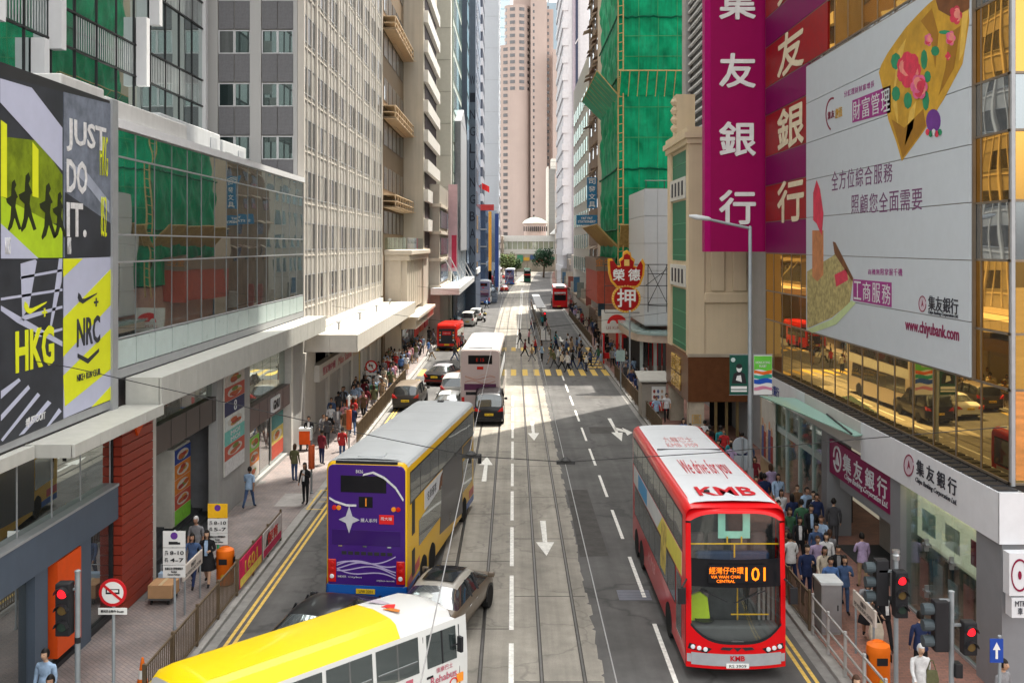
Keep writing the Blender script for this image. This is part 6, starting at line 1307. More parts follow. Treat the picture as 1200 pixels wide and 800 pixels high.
def car(name, label, cat, x, y, rz, P, paint, roofm=None, lower=None, lights=lamp_red, sunroof=False, plate_m=plate_y, group=None):
    t = thing(name, label, cat, (x, y, 0), rz, group); st = P['st']
    def ring(s):
        yy, w_, zb, zr, wr = s; hgt = zr - zb
        half = [(0, .24), (.88 * w_, .24), (w_, .42), (w_ * 1.005, zb - .12), (.965 * w_, zb), (wr + .03 * min(1, hgt * 2), zr - .07 * min(1, hgt * 4)), (.62 * wr, zr), (0, zr + .015)]
        return [(a, yy, b) for a, b in half] + [(-a, yy, b) for a, b in reversed(half[1:-1])]
    rings = [ring(s) for s in st]; n = len(rings[0]); g = G()
    for j in range(len(rings) - 1):
        for i in range(n):
            k = (i + 1) % n; sideg = i in (4, 9); top = i in (5, 6, 7, 8)
            g.m = 0
            if sideg and P['side'][0] <= j < P['side'][1] or (top and (j == P['rear'][0] or j == P['wind'][0])): g.m = 1
            elif top and P['rear'][1] <= j < P['wind'][0] and roofm: g.m = 2
            elif i in (1, 2, 11, 12) and lower: g.m = 3
            g.quad(rings[j][i], rings[j][k], rings[j + 1][k], rings[j + 1][i])
    g.m = 0; g.add(rings[0], [tuple(range(n))]); g.add(rings[-1], [tuple(range(n - 1, -1, -1))])
    b = smooth_parts(g, [('body', paint), ('window_glass', car_glass), ('roof', roofm or paint), ('lower_body', lower or paint)], t)
    w0 = max(s[1] for s in st); L = P['L']
    s0, s1 = st[P['side'][0]], st[P['side'][1]]
    for f in (.42, .62) if P is SED else (.33, .6):      # door posts
        yy = s0[0] + (s1[0] - s0[0]) * f
        for sd_ in (-1, 1): G().tube((sd_ * .975 * w0, yy - .04, st[4][2] - .02), (sd_ * (st[4][4] + .05), yy, st[4][3] - .06), .035, 5).ob('pillar', trim_b, b, world=False); plate(sd_ * (w0 + .004) - .012, yy - .35, st[4][2] - .2, sd_ * (w0 + .004) + .012, yy - .18, st[4][2] - .165, 'door_handle', chrome, b)
    for sd_ in (-1, 1):
        for yy in P['wb']: arch(t, sd_ * (w0 - .004), yy, P['r'], sd_); wheel(t, sd_ * (w0 + .012), yy, P['r'], .2, sd_)
        yl = st[1][0]; w1 = st[1][1]
        G().prism([(sd_ * (w1 - .36), P['lz'] - .14), (sd_ * (w1 - .02), P['lz'] - .12), (sd_ * (w1 - .02), P['lz'] + .12), (sd_ * (w1 - .2), P['lz'] + .02)], 'y', yl - .1, yl + .12).ob('tail_light', lights, t, world=False, bevel=.015)
        yl = st[-2][0]; w1 = st[-2][1]; G().box(sd_ * (w1 - .24) - .16, yl, st[-2][2] - .2, sd_ * (w1 - .24) + .16, yl + .16, st[-2][2] - .06).ob('headlight', lamp_w, t, world=False, bevel=.04)
        G().box(sd_ * (w0 + .1) - .1, s1[0] - .35, 1.0, sd_ * (w0 + .1) + .1, s1[0] - .22, 1.15).ob('mirror', paint, t, world=False, bevel=.04)
    y0 = st[0][0]; plate(-.26, y0 - .06, .62, .26, y0 + .02, .75, 'number_plate', plate_m, t); ltxt('PK 4832', (0, y0 - .062, .685), '-y', .42, .08, trim_b, t)
    G().loft([rr(w0 - .06, .26, .5, .05, .05, y0 + .18), rr(w0 - .12, .27, .48, .05, .05, y0 - .05)]).ob('rear_bumper', lower or paint, t, world=False, smooth=40)
    plate(-w0 + .3, y0 - .055, .28, w0 - .3, y0 - .03, .36, 'bumper_grille', trim_b, t)
    if sunroof: zr = st[4][3]; G().loft([[(-.46, yy, z_ + .012), (0, yy, z_ + .03), (.46, yy, z_ + .012)] for yy, z_ in ((-.75, 1.44), (-.3, 1.475), (.3, 1.465), (.62, 1.41))], closed=False, cap=False).ob('glass_roof', M('black_glass'), t, world=False, smooth=60)
    return t
bronze = paintm('bronze', (.12, .092, .066)); silver = paintm('silver', (.4, .39, .37)); blk = paintm('black', (.014, .014, .016)); whp = paintm('white', (.62, .62, .6))
fr = Vector(gp(573, 712)); re_ = Vector(gp(541, 755)); hd = -math.atan2((fr - re_).x, (fr - re_).y); mid = (fr + re_) / 2; lft = Vector((-math.cos(hd), -math.sin(hd)))
m_ = mid + lft * .9
car('sedan_car', 'bronze sedan with silver roof and dark sunroof pulling past the purple bus', 'car', m_.x, m_.y, hd, SED, bronze, paintm('champagne', (.27, .25, .22)), sunroof=True)
x, y = gp(372, 722, 1.4)
car('sedan_car', 'black sedan half hidden behind the yellow and white minibus', 'car', -4.95, 26.3, rad(-17), SED, blk)
x, y = gp(573, 499); car('black_van', 'boxy black people carrier with chrome bumper strip behind the blush-backed bus', 'van', x, y + 2.35, rad(0), VAN, blk)
x, y = gp(531, 471); car('silver_minivan', 'silver people carrier with slanted red tail lights waiting beside the black van', 'car', x + .05, y + 2.3, rad(-2), MPV, silver)
x, y = gp(526, 489); car('white_taxi', 'white car with only its pale roof showing in front of the yellow bus', 'car', x, y + 1.5, rad(-4), SED, whp)
x, y = gp(518, 452); car('maroon_car', 'dark car with red tail lights turning ahead of the silver people carrier', 'car', x, y + 2.2, rad(-14), SED, blk, paintm('grey_sheen', (.25, .25, .27)), lower=paintm('maroon', (.2, .01, .01)))
x, y = gp(477, 482); car('dark_minivan', 'dark bronze people carrier with yellow plate parked along the railing', 'car', x, y + 2.3, rad(-3), MPV, paintm('dark_bronze', (.05, .045, .04)), paintm('bronze_roof', (.16, .13, .1)))
x, y = gp(549, 383); car('white_van', 'white van ahead of the red minibus', 'van', x, y + 2.3, rad(-4), VAN, whp)
x, y = gp(558, 376); car('white_hatchback', 'small white car tucked in front of the white van', 'car', x, y + 2.3, rad(-4), MPV, whp)
x, y = gp(591, 341.5); car('red_taxi', 'red taxi between the far double-decker buses', 'taxi', x, y + 2.3, rad(-2), SED, paintm('taxi_red', (.45, .02, .015)))
x, y = gp(588, 327); car('red_taxi', 'red taxi beyond the mauve bus at the street bend', 'taxi', x, y + 2.3, rad(-2), SED, paintm('taxi_red'))

# ---------------------------------------------------------------- red public minibus
x, y = gp(526, 411)
t = thing('red_minibus', 'bright red minibus with dark rear and yellow plate at the crowded crossing', 'minibus', (x, y + 3.1, 0), rad(-4))
L, W, H = 6.2, 2.1, 2.65; mr_ = paintm('minibus_red', (.62, .02, .012))
G().loft([rr(.98, .3, 2.58, .2, .06, -3.1), rr(1.04, .28, 2.65, .22, .05, -2.95), rr(1.04, .28, 2.65, .22, .05, 2.6), rr(.95, .3, 2.4, .3, .06, 3.1)]).ob('body', mr_, t, world=False, smooth=35)
o = plate(-.82, -3.13, .75, .82, -3.1, 2.25, 'rear_panel', M('panel_charcoal', (.035, .035, .04), .35), t); plate(-.45, -3.145, 1.6, .45, -3.13, 2.0, 'red_screen', M('signal_red'), o); ltxt('公共小巴', (0, -3.15, 1.8), '-y', .7, .14, M('print_white'), o)
for s in (-1, 1):
    for k in range(4): G().lathe([(.09, 0), (.08, -.02), (.02, -.03)], 10, (s * .68, -3.13, 1.1 + .25 * k), 'y').ob('tail_light', lamp_amber if k % 2 else lamp_w, o, world=False)
plate(-.26, -3.15, .55, .26, -3.1, .7, 'number_plate', plate_y, t); flank_windows(t, 1.04, L, 1.3, 2.1, 4, -2.7, 2.4, bus_glass); axles(t, W - .02, .36, (-1.7, 1.9), .22); G().loft([rr(1.05, .28, .5, .05, .05, -2.9), rr(.98, .3, .48, .05, .05, -3.18)]).ob('rear_bumper', trim_b, t, world=False, smooth=40)
plate(-1.0, -3.0, 2.64, 1.0, 2.4, 2.69, 'roof_panel', mr_, t, .02)

# ---------------------------------------------------------------- yellow and white coach at the foot of the picture
L, W, H = 6.9, 2.06, 2.56
hd = math.atan2(.70, .714); front_r = Vector((-1.24, 22.95)); ax = Vector((math.sin(hd), math.cos(hd))); rgt = Vector((math.cos(hd), -math.sin(hd)))
cc = front_r - rgt * (W / 2) - ax * (L / 2 - .35)
t = thing('minibus_coach', 'yellow and white minibus lettered Rehabus turning into the road', 'minibus', (cc.x, cc.y, 0), -hd)
ry = paintm('coach_yellow', (.75, .52, .005)); rw = paintm('coach_white', (.6, .6, .58))
def cring(y, w_, zt, wt): # leaning sides and rounded roof
    half = [(0, .3), (w_ * .96, .3), (w_, .5), (w_, 1.35), (w_ * .93, 2.2), (wt, zt - .2), (wt * .92, zt - .09), (wt * .72, zt - .02), (0, zt + .03)]
    return [(a, y, b) for a, b in half] + [(-a, y, b) for a, b in reversed(half[1:-1])]
stn = [(-3.45, .95, 2.42, .78), (-3.3, 1.02, 2.52, .84), (-3.0, 1.03, 2.56, .86), (1.4, 1.03, 2.56, .86), (2.6, 1.03, 2.53, .85), (3.02, 1.02, 2.4, .78), (3.26, 1.0, 1.95, .84), (3.4, .96, 1.35, .86), (3.46, .88, .95, .8)]
R_ = [cring(*s) for s in stn]
def part_loft(rings, sel, nm, m_):
    n = len(rings[0]); g = G()
    for j in range(len(rings) - 1):
        for i in range(n):
            if sel(i, j): k = (i + 1) % n; g.quad(rings[j][i], rings[j][k], rings[j + 1][k], rings[j + 1][i])
    if nm == 'body': g.add(rings[0], [tuple(range(n))]); g.add(rings[-1], [tuple(range(n - 1, -1, -1))])
    o = g.ob(nm, m_, t, world=False); bm = bmesh.new(); bm.from_mesh(o.data); bmesh.ops.remove_doubles(bm, verts=bm.verts, dist=.001); bm.to_mesh(o.data); bm.free()
    for p in o.data.polygons: p.use_smooth = True
    o.data.set_sharp_from_angle(angle=rad(30)); return o
ry_sel = lambda i, j: i in (4, 5, 6, 7, 8, 9, 10, 11) and j < 3
wsel = lambda i, j: i in (4, 5, 6, 7, 8, 9, 10, 11) and j in (5,)
part_loft(R_, ry_sel, 'yellow_roof', ry); part_loft(R_, wsel, 'windscreen', car_glass); bd = part_loft(R_, lambda i, j: not ry_sel(i, j) and not wsel(i, j), 'body', rw)
cgl = mirror('coach_glass', (.85, .92, .9), (.025, .035, .035), .25)
def leaning(y0, y1, z0, z1, s, d, nm, m_, par):
    x_ = lambda z: s * (1.03 + (.9579 - 1.03) * max(0, (z - 1.35) / .85) + d)
    g = G().add([(x_(z0), y0, z0), (x_(z0), y1, z0), (x_(z1), y1, z1), (x_(z1), y0, z1)], [(0, 1, 2, 3)]); g2 = [(a - s * .02, b, c) for a, b, c in g.v]; g.add(g2, [(3, 2, 1, 0)]); g.add(g.v[:4] + g2, [(0, 1, 5, 4), (1, 2, 6, 5), (2, 3, 7, 6), (3, 0, 4, 7)]); return g.ob(nm, m_, par, world=False)
for s in (-1, 1):
    for k in range(4):
        y0 = -3.15 + 1.27 * k + .05
        o = leaning(y0, y0 + 1.17, 1.32, 2.1, s, .012, 'window', cgl, t); leaning(y0 + .56, y0 + .6, 1.32, 2.1, s, .02, 'glazing_bar', chrome, o); leaning(y0 + .04, y0 + 1.13, 1.56, 1.59, s, .02, 'guard_rail', chrome, o)
    o = leaning(2.12, 3.0, 1.33, 2.06, s, .012, 'cab_window', cgl, t); leaning(2.55, 2.59, 1.33, 2.06, s, .02, 'glazing_bar', trim_b, o)
    for y0 in (2.02, 3.1): leaning(y0, y0 + .014, .5, 2.05, s, .006, 'door_seam', trim_b, t)
    ltxt('Rehabus', (s * 1.042, 2.6, 1.02), '+x' if s > 0 else '-x', .78, .17, M('sign_rose'), t, bold=.01); ltxt('復康巴士', (s * 1.042, 2.62, 1.22), '+x' if s > 0 else '-x', .5, .12, M('sign_rose'), t)
    G().prism(arcband(2.9, .78, .13, .13, .03, 0, 2 * PI * .999, 16), 'x', s * 1.034, s * 1.04).ob('emblem', M('signal_red'), t, world=False); plate(s * 1.035 - .01, 2.1, 1.1, s * 1.035 + .01, 2.28, 1.15, 'door_handle', trim_b, t); side_poly(t, s * 1.032, s, rect(1.5, .85, 1.7, 1.25), 'notice', M('sign_rose'), .004)
    plate(s * 1.0 - .04, 3.0, .75, s * 1.0 + .04, 3.2, .95, 'indicator', lamp_amber, t)
    G().tube((s * .95, 2.8, 1.6), (s * 1.15, 3.0, 1.7), .02, 5).box(s * 1.15 - .07, 2.96, 1.5, s * 1.15 + .07, 3.04, 1.85).ob('mirror', trim_b, t, world=False, bevel=.02)
axles(t, 2.06, .38, (-1.9, 2.2), .22)
for k, (pts, m2) in enumerate((([(-.5, 1.6), (-.1, 1.75), (-.05, 1.9), (-.45, 1.85)], M('lilac_strip')), ([(0, 1.62), (.3, 1.75), (.1, 1.95), (-.02, 1.8)], M('signal_red')), ([(.15, 1.55), (.55, 1.7), (.45, 1.8), (.2, 1.72)], M('print_orange')))):
    G().prism(pts, 'z', 2.585, 2.592 + .001 * k).ob('roof_emblem', m2, t, world=False)
G().lathe([(.08, 0), (.07, -.02)], 10, (-.85, -3.46, 1.9), 'y').ob('tail_light', lamp_red, t, world=False)

# ---------------------------------------------------------------- motorcycle
x, y = gp(568, 377)
t = thing('motorcycle', 'small scooter with box being ridden ahead of the white van', 'motorcycle', (x, y, 0))
for yy in (-.6, .65): wheel(t, .05, yy, .28, .1, 1)
G().loft([rr(.12, .35, .6, .05, .05, -.7), rr(.17, .3, .85, .08, .05, -.2), rr(.1, .35, .5, .05, .04, .1), rr(.16, .4, 1.0, .06, .05, .5)]).ob('body', M('scooter_grey', (.2, .2, .22), .4), t, world=False, smooth=40)
plate(-.2, -.95, .85, .2, -.6, 1.2, 'top_box', trim_b, t, .04); G().tube((-.32, .5, 1.05), (.32, .5, 1.05), .02, 6).ob('handlebar', trim_b, t, world=False)
# ================================================================== STREET FURNITURE
pole_m = M('galvanised_pole', (.26, .285, .3), .5, metal=.4, var=.15); rail_b = M('railing_brown', (.13, .095, .06), .55, metal=.2, var=.2); rail_s = M('railing_steel', (.42, .42, .41), .4, metal=.5, var=.1)
bin_o = M('bin_orange', (.68, .14, .01), .45, var=.1); sgn_w = M('sign_plate_white', (.66, .66, .64), .45, var=.06); sgn_r = M('sign_plate_red', (.5, .015, .02), .45); sgn_k = M('sign_black', (.02, .02, .022), .5); sgn_b = M('sign_plate_blue', (.02, .06, .3), .45)
def railing(label, x, y0, y1, panel=2.0, dense=True, mat=rail_b, z=.13, h=1.08, group=None, skip=()):
    t = thing('railing', label, 'railing', (x, y0, z), group=group); n = max(1, round((y1 - y0) / panel)); s = (y1 - y0) / n
    for i in range(n + 1): y = y0 + i * s; G().box(x - .035, y - .035, z, x + .035, y + .035, z + h + .05).ob('post', mat, t, bevel=.008, seg=1)
    for i in range(n):
        a, b = y0 + i * s + .035, y0 + (i + 1) * s - .035; A = bend(y0 + i * s)
        for zz in ((z + h - .05, z + .12) if dense else (z + h - .05, z + .62, z + .25)): G().box(x - .022, a, zz - .022, x + .022, b, zz + .022).ob('rail', mat, t)
        if dense:
            k = max(2, int((b - a) / .125)); g = G()
            for q in range(1, k): yy = a + (b - a) * q / k; g.box(x - .011, yy - .011, z + .14, x + .011, yy + .011, z + h - .07)
            g.ob('baluster_panel', mat, t)
    return t
r1 = railing('brown pedestrian railing along the kerb beside the loading signs', -8.43, 22.7, 36.0)
railing('brown pedestrian railing beside the parked dark people carrier', -8.43, 53.6, 77.6)
railing('brown pedestrian railing between the lane arrow and the yellow crossing', 8.18, 55, 80.5)
railing('short brown railing panel beside the red bus', 8.2, 27.6, 33.6)
railing('open three-bar steel railing by the orange litter bin', 8.2, 20.6, 27.3, 1.45, dense=False, mat=rail_s)
railing('long brown railing along the crowded far pavement', 8.3, 106, 150, 2.75)
for k, (a, b, c1, c2, lab, s) in enumerate(((30.45, 33.1, (.5, .02, .08), (.62, .5, .1), 'red and gold cloth banner tied to the brown railing', '1601'), (33.3, 35.9, (.55, .5, .5), (.5, .03, .1), 'white and crimson picture banner tied to the brown railing', '保育'))):
    t = thing('railing_banner', lab, 'banner', (-8.38, a, .3)); G().box(-8.395, a, .28, -8.375, b, 1.14).ob('cloth', M('banner_%d' % k, c1, .7, var=.3, scale=3), t)
    o = G().box(-8.375, a + .05, .3, -8.372, b - .05, .55).ob('print_band', M('banner_b%d' % k, c2, .7, var=.2), t); txt(s, (-8.373, (a + b) / 2, .78), '+x', 1.5, .38, M('print_gold') if k == 0 else sgn_r, t, bold=.01)
    if k: G().prism([(a + .3, .6), (a + 1.1, .6), (a + .8, 1.05), (a + .5, .95)], 'x', -8.375, -8.371).ob('print_shape', sgn_k, t)
def lamp_head(parent, x, y, z, dirs, n=3, lit=0, s=1.0, man=False):
    """signal head of n aspects; dirs is the way the lenses look"""
    dx, dy = dirs; h = .34 * s; H_ = n * h + .06
    o = G().box(x - .15 * s, y - .13 * s, z - H_, x + .15 * s, y + .13 * s, z).ob('signal_box', sgn_k, parent, bevel=.03)
    for i in range(n):
        zc = z - .03 - h * (i + .5); c = ((.9, .02, .02), (.12, .08, .03), (.03, .05, .04))[i if n == 3 else (0, 2)[i]]
        on = i == lit
        if dy: pts = lambda r, d: G().lathe([(r, 0), (r, d)], 14, (x, y + dy * .13 * s, zc), 'y')
        if dy:
            G().lathe([(.1 * s, dy * .0), (.09 * s, dy * .03), (.01, dy * .045)], 14, (x, y + dy * .13 * s, zc), 'y').ob('lens', M('signal_red_lit', (1, .012, .02), .3, emit=.4) if on else M('lens_off_%d' % i, c, .25), o, smooth=50)
            pr = [(x + .14 * s * math.cos(a), zc + .14 * s * math.sin(a)) for a in [PI * q / 10 for q in range(11)]]; pi_ = [(x + .127 * s * math.cos(a), zc + .127 * s * math.sin(a)) for a in [PI * q / 10 for q in range(10, -1, -1)]]
            G().prism(pr + pi_, 'y', y + dy * .13 * s, y + dy * .25 * s).ob('visor', sgn_k, o)
        else:
            G().lathe([(.1 * s, 0), (.02, dx * .04)], 14, (x + dx * .15 * s, y, zc), 'x').ob('lens', M('lens_off_%d' % i, c, .25), o); G().lathe([(.12 * s, 0), (.13 * s, dx * .1), (.125 * s, dx * .22)], 14, (x + dx * .15 * s, y, zc), 'x').ob('visor', M('visor_grey', (.055, .07, .078), .5), o)
    return o
def pole(parent, x, y, z0, z1, r=.05, mat=None, cap=True):
    o = G().lathe([(r * 1.6, z0), (r * 1.6, z0 + .06), (r, z0 + .09), (r, z1 - .04), (r * 1.15, z1 - .035), (r * 1.15, z1), (r * .3, z1 + .02)], 12, (x, y, 0)).ob('pole', mat or pole_m, parent, smooth=40); return o
def sig(label, px, ptop, X):
    Y = X * F / (px - VX); zt = CH - (ptop - VY) / F * Y; t = thing('traffic_light', label, 'traffic light', (X, Y, .13)); pole(t, X, Y, .13, zt, .055); return t, Y, zt
t, Y, zt = sig('three-lamp traffic light showing red beside the sports shop', 91, 668, -9.0)
lamp_head(t, -9.24, Y - .05, zt - .22, (0, -1)); G().box(-9.15, Y - .03, zt - .4, -9.0, Y + .03, zt - .36).ob('bracket', pole_m, t)
for z in (1.5, 2.6): G().lathe([(.06, z), (.06, z + .12)], 12, (-9.0, Y, 0)).ob('strap', sgn_k, t)
t, Y, zt = sig('traffic light showing red beside the woman with the carrier bag', 1050, 655, 9.0)
lamp_head(t, 9.02, Y - .18, zt - .2, (0, -1)); lamp_head(t, 8.68, Y + .1, zt - .02, (-1, 0)); G().box(8.6, Y - .03, zt - .3, 9.0, Y + .03, zt - .25).ob('bracket', pole_m, t); G().lathe([(.09, zt), (.09, zt + .1), (.06, zt + .14), (.09, zt + .16), (.09, zt + .22)], 12, (9.0, Y, 0)).ob('cap_lamp', M('steel'), t)
t, Y, zt = sig('traffic light with a small red pedestrian signal beside the blue arrow sign', 1115, 692, 9.4)
lamp_head(t, 9.14, Y - .02, zt - .18, (-1, 0)); lamp_head(t, 9.74, Y - .05, zt - .62, (0, -1), 2, 0, .95); G().box(9.14, Y - .03, zt - .22, 9.4, Y + .03, zt - .17).box(9.4, Y - .03, zt - .75, 9.7, Y + .03, zt - .7).ob('bracket', pole_m, t); G().box(9.44, Y - .12, 1.55, 9.6, Y + .12, 1.85).ob('push_button_box', sgn_k, t, bevel=.02)
# no-bus roundel
Y = 21.5; x, z = ony(132, 694, Y)
t = thing('road_sign', 'round red-rimmed no-buses sign on a grey post', 'road sign', (x, Y, .13)); pole(t, x, Y + .05, .13, z + .1, .035)
def ydisc(cx, cz, r, y, d, name, mat, parent, n=26): return G().prism([(cx + r * math.cos(2 * PI * k / n), cz + r * math.sin(2 * PI * k / n)) for k in range(n)], 'y', y, y + d).ob(name, mat, parent)
ydisc(x, z, .3, Y, .02, 'rim_plate', sgn_r, t); ydisc(x, z, .235, Y - .004, .004, 'face', sgn_w, t)
G().box(x - .15, Y - .007, z - .03, x + .15, Y - .004, z + .08).ob('bus_symbol', sgn_k, t); G().box(x - .12, Y - .009, z + .01, x + .12, Y - .007, z + .06).ob('bus_symbol', sgn_w, t)
G().prism([(x - .2, z + .13), (x - .16, z + .17), (x + .2, z - .13), (x + .16, z - .17)], 'y', Y - .013, Y - .009).ob('slash', sgn_r, t)
o = G().box(x - .31, Y - .01, z - .47, x + .31, Y + .01, z - .33).ob('lower_plate', sgn_w, t); txt('專利巴士除外 Except', (x, Y - .012, z - .4), '-y', .5, .07, sgn_k, o)
def loading_sign(label, px, py_base, py_top, head, hours, polem):
    x, y = gp(px, py_base, .13); zt = CH - (py_top - VY) / F * y; t = thing('road_sign', label, 'road sign', (x, y, .13)); pole(t, x, y + .05, .13, zt, .035, polem)
    w_ = .31
    o = G().box(x - w_, y, zt - .45, x + w_, y + .02, zt).ob('symbol_plate', head, t); ydisc(x, zt - .13, .1, y - .004, .004, 'symbol_disc', M('sign_violet', (.12, .04, .25), .4), o)
    if head is sgn_w: G().box(x - .15, y - .005, zt - .37, x + .1, y, zt - .29).box(x + .1, y - .005, zt - .37, x + .17, y, zt - .31).ob('lorry_symbol', sgn_k, o)
    o = G().box(x - w_, y, zt - .93, x + w_, y + .02, zt - .47).ob('hours_plate', sgn_w, t)
    for i, h in enumerate(hours): txt(h, (x + .08, y - .005, zt - .6 - .2 * i), '-y', .38, .11, sgn_k, o, bold=.01); txt('am\n上午' if i == 0 else 'pm\n下午', (x - .21, y - .005, zt - .6 - .2 * i), '-y', .11, .12, sgn_k, o)
    o = G().box(x - w_, y, zt - 1.28, x + w_, y + .02, zt - .95).ob('note_plate', sgn_w, t); txt('星期日及公眾假期除外\nSundays\nGeneral Holidays', (x, y - .005, zt - 1.12), '-y', .5, .24, sgn_k, o)
    return t
loading_sign('white no-loading sign with lorry symbol and hours 8-10 and 4-7', 204, 738, 622, sgn_w, ('8-10', '4-7'), pole_m)
loading_sign('yellow-topped no-stopping sign on a green post, hours 8-10 and 5-7', 255, 684, 590, M('sign_plate_yellow', (.75, .42, .02), .45), ('8-10', '5-7'), M('green_post', (.03, .25, .1), .5))
def name_plate(label, x, y0, y1, zt, s):
    t = thing('street_nameplate', label, 'street sign', (x, y0, .13))
    for y in (y0 + .15, y1 - .15): G().tube((x, y, .13), (x, y, zt), .03, 8).ob('post', pole_m, t)
    o = G().box(x - .03, y0, zt - .42, x + .03, y1, zt).ob('plate', M('plate_stone', (.5, .45, .4), .5), t, bevel=.01, seg=1)
    for f, d in (('+x', .031), ('-x', -.031)): txt(s, (x + d, (y0 + y1) / 2, zt - .21), f, (y1 - y0) * .85, .26, sgn_k, o, depth=.003)
name_plate('street nameplate on two posts beside the lorry loading sign', -9.5, 28.6, 30.3, 1.55, '德輔道中\nDES VOEUX ROAD CENTRAL')
name_plate('street nameplate on two posts beside the steel cabinet', 8.95, 24.6, 26.2, 1.75, '德輔道中\nDES VOEUX ROAD CENTRAL')
def litter_bin(label, x, y, s=1.0):
    t = thing('litter_bin', label, 'litter bin', (x, y, .13)); r = .27 * s
    G().lathe([(r * .9, .15), (r, .2), (r * 1.02, .95 * s + .1), (r * 1.05, 1.0 * s + .1), (r * .98, 1.12 * s + .1), (r * .5, 1.2 * s + .1), (r * .45, 1.17 * s + .1)], 20, (x, y, 0)).ob('drum', bin_o, t, smooth=40)
    G().lathe([(r * .85, .13), (r * .85, .17)], 16, (x, y, 0)).ob('base', sgn_k, t)
    for a in (-PI / 2, 0, PI / 2, PI):
        c, s_ = math.cos(a), math.sin(a); P = lambda u, rr_, z: (x + c * rr_ - s_ * u, y + s_ * rr_ + c * u, z)
        G().add([P(-.13 * s, r * 1.035, .72 * s + .1), P(.13 * s, r * 1.035, .72 * s + .1), P(.13 * s, r * 1.045, .9 * s + .1), P(-.13 * s, r * 1.045, .9 * s + .1)], [(0, 1, 2, 3)]).ob('slot', sgn_k, t)
        G().prism([(0, 0)] * 0 or [(x + c * 0 + .0, y)] * 0 or [(0, 0), (1, 0), (0, 1)], 'z', -9, -8.99) if False else None
    G().lathe([(.07 * s, 0), (.07 * s, -.012)], 14, (x, y - r * 1.0, .45), 'y').ob('badge', M('print_gold'), t)
    return t
litter_bin('round orange litter bin behind the open steel railing', 8.75, 23.9)
x, y = gp(264, 684, .13); litter_bin('round orange litter bin under the yellow-topped sign', x, y)
def square_bin(label, px, py):
    x, y = gp(px, py, .13); t = thing('litter_bin', label, 'litter bin', (x, y, .13)); G().box(x - .3, y - .25, .45, x + .3, y + .25, 1.15).ob('box', M('bin_red_orange', (.62, .08, .01), .45), t, bevel=.04); G().box(x - .32, y - .27, 1.15, x + .32, y + .27, 1.3).ob('lid', sgn_w, t, bevel=.03)
    for sx in (-.25, .25): G().box(x + sx - .03, y - .2, .13, x + sx + .03, y + .2, .45).ob('leg', sgn_k, t)
square_bin('square red-orange litter bin by the corner of the white tower', 358, 527); square_bin('square red-orange litter bin along the pavement under the canopy', 412, 486)
def stop_pole(label, px, py, zt, top):
    x, y = gp(px, py, .13); t = thing('bus_stop_post', label, 'bus stop', (x, y, .13)); pole(t, x, y, .13, zt, .045); G().lathe([(.13, 1.2), (.14, 1.22), (.14, 2.2), (.13, 2.22)], 14, (x, y, 0)).ob('timetable_drum', M('stop_red', (.5, .09, .03), .5, var=.15), t, smooth=40)
    G().box(x - .03, y - .2, zt - .55, x + .03, y + .2, zt - .05).ob('flag', top, t)
stop_pole('bus stop post with a red timetable drum next to the woman on her phone', 365, 578, 3.0, sgn_w); stop_pole('bus stop post with a red timetable drum at the end of the brown railing', 409, 527, 3.0, sgn_w)
x, y = gp(421, 468, .13); t = thing('road_sign', 'white notice on a yellow post in front of the shop sign band', 'road sign', (x, y, .13)); pole(t, x, y + .04, .13, 4.6, .045, M('post_yellow', (.6, .45, .15), .5)); o = G().box(x - .34, y, 3.5, x + .34, y + .02, 4.4).ob('plate', sgn_w, t); txt('巴士站\nBUS STOP', (x, y - .005, 4.1), '-y', .5, .3, sgn_k, o); G().box(x - .22, y - .006, 3.6, x + .22, y, 3.75).ob('lorry_symbol', sgn_k, o)
x, y = gp(435, 474, .13); t = thing('road_sign', 'round red sign forbidding the turn on a short post', 'road sign', (x, y, .13)); pole(t, x, y + .04, .13, 2.9, .04); ydisc(x, 2.7, .4, y, .02, 'rim_plate', sgn_r, t); ydisc(x, 2.7, .3, y - .004, .004, 'face', sgn_w, t)
G().prism([(x - .2, 2.75), (x - .08, 2.88), (x - .08, 2.8), (x + .1, 2.8), (x + .1, 2.55), (x + .04, 2.55), (x + .04, 2.72), (x - .08, 2.72), (x - .08, 2.64)], 'y', y - .008, y - .004).ob('arrow_symbol', sgn_k, t); G().prism([(x - .22, 2.93), (x - .19, 2.96), (x + .22, 2.47), (x + .19, 2.44)], 'y', y - .012, y - .008).ob('slash', sgn_r, t); G().box(x - .35, y, 2.1, x + .35, y + .02, 2.25).ob('lower_plate', sgn_w, t)
x, y = -8.95, 24.0; t = thing('traffic_cone', 'orange and white traffic cone by the brown railing end', 'traffic cone', (x, y, .13)); G().box(x - .19, y - .19, .132, x + .19, y + .19, .17).ob('base', sgn_k, t); G().lathe([(.15, .17), (.11, .38)], 14, (x, y, 0)).lathe([(.075, .58), (.03, .85), (.02, .87)], 14, (x, y, 0)).ob('cone', bin_o, t, smooth=40); G().lathe([(.11, .38), (.075, .58)], 14, (x, y, 0)).ob('white_band', sgn_w, t, smooth=40)
x, y = gp(193, 703, .13); t = thing('hand_trolley', 'flat hand trolley with handle on the paved pavement', 'trolley', (x, y, .13)); G().box(x - .32, y - .45, .28, x + .32, y + .45, .32).ob('deck', M('trolley_deck', (.1, .1, .1), .6), t); G().path([(x - .28, y + .45, .3), (x - .28, y + .5, 1.05), (x + .28, y + .5, 1.05), (x + .28, y + .45, .3)], .018).ob('handle', pole_m, t)
for sx in (-.25, .25):
    for sy in (-.35, .35): wheel(t, *( (sx, sy) ), .07, .04, 1).location = (sx, sy, .07)
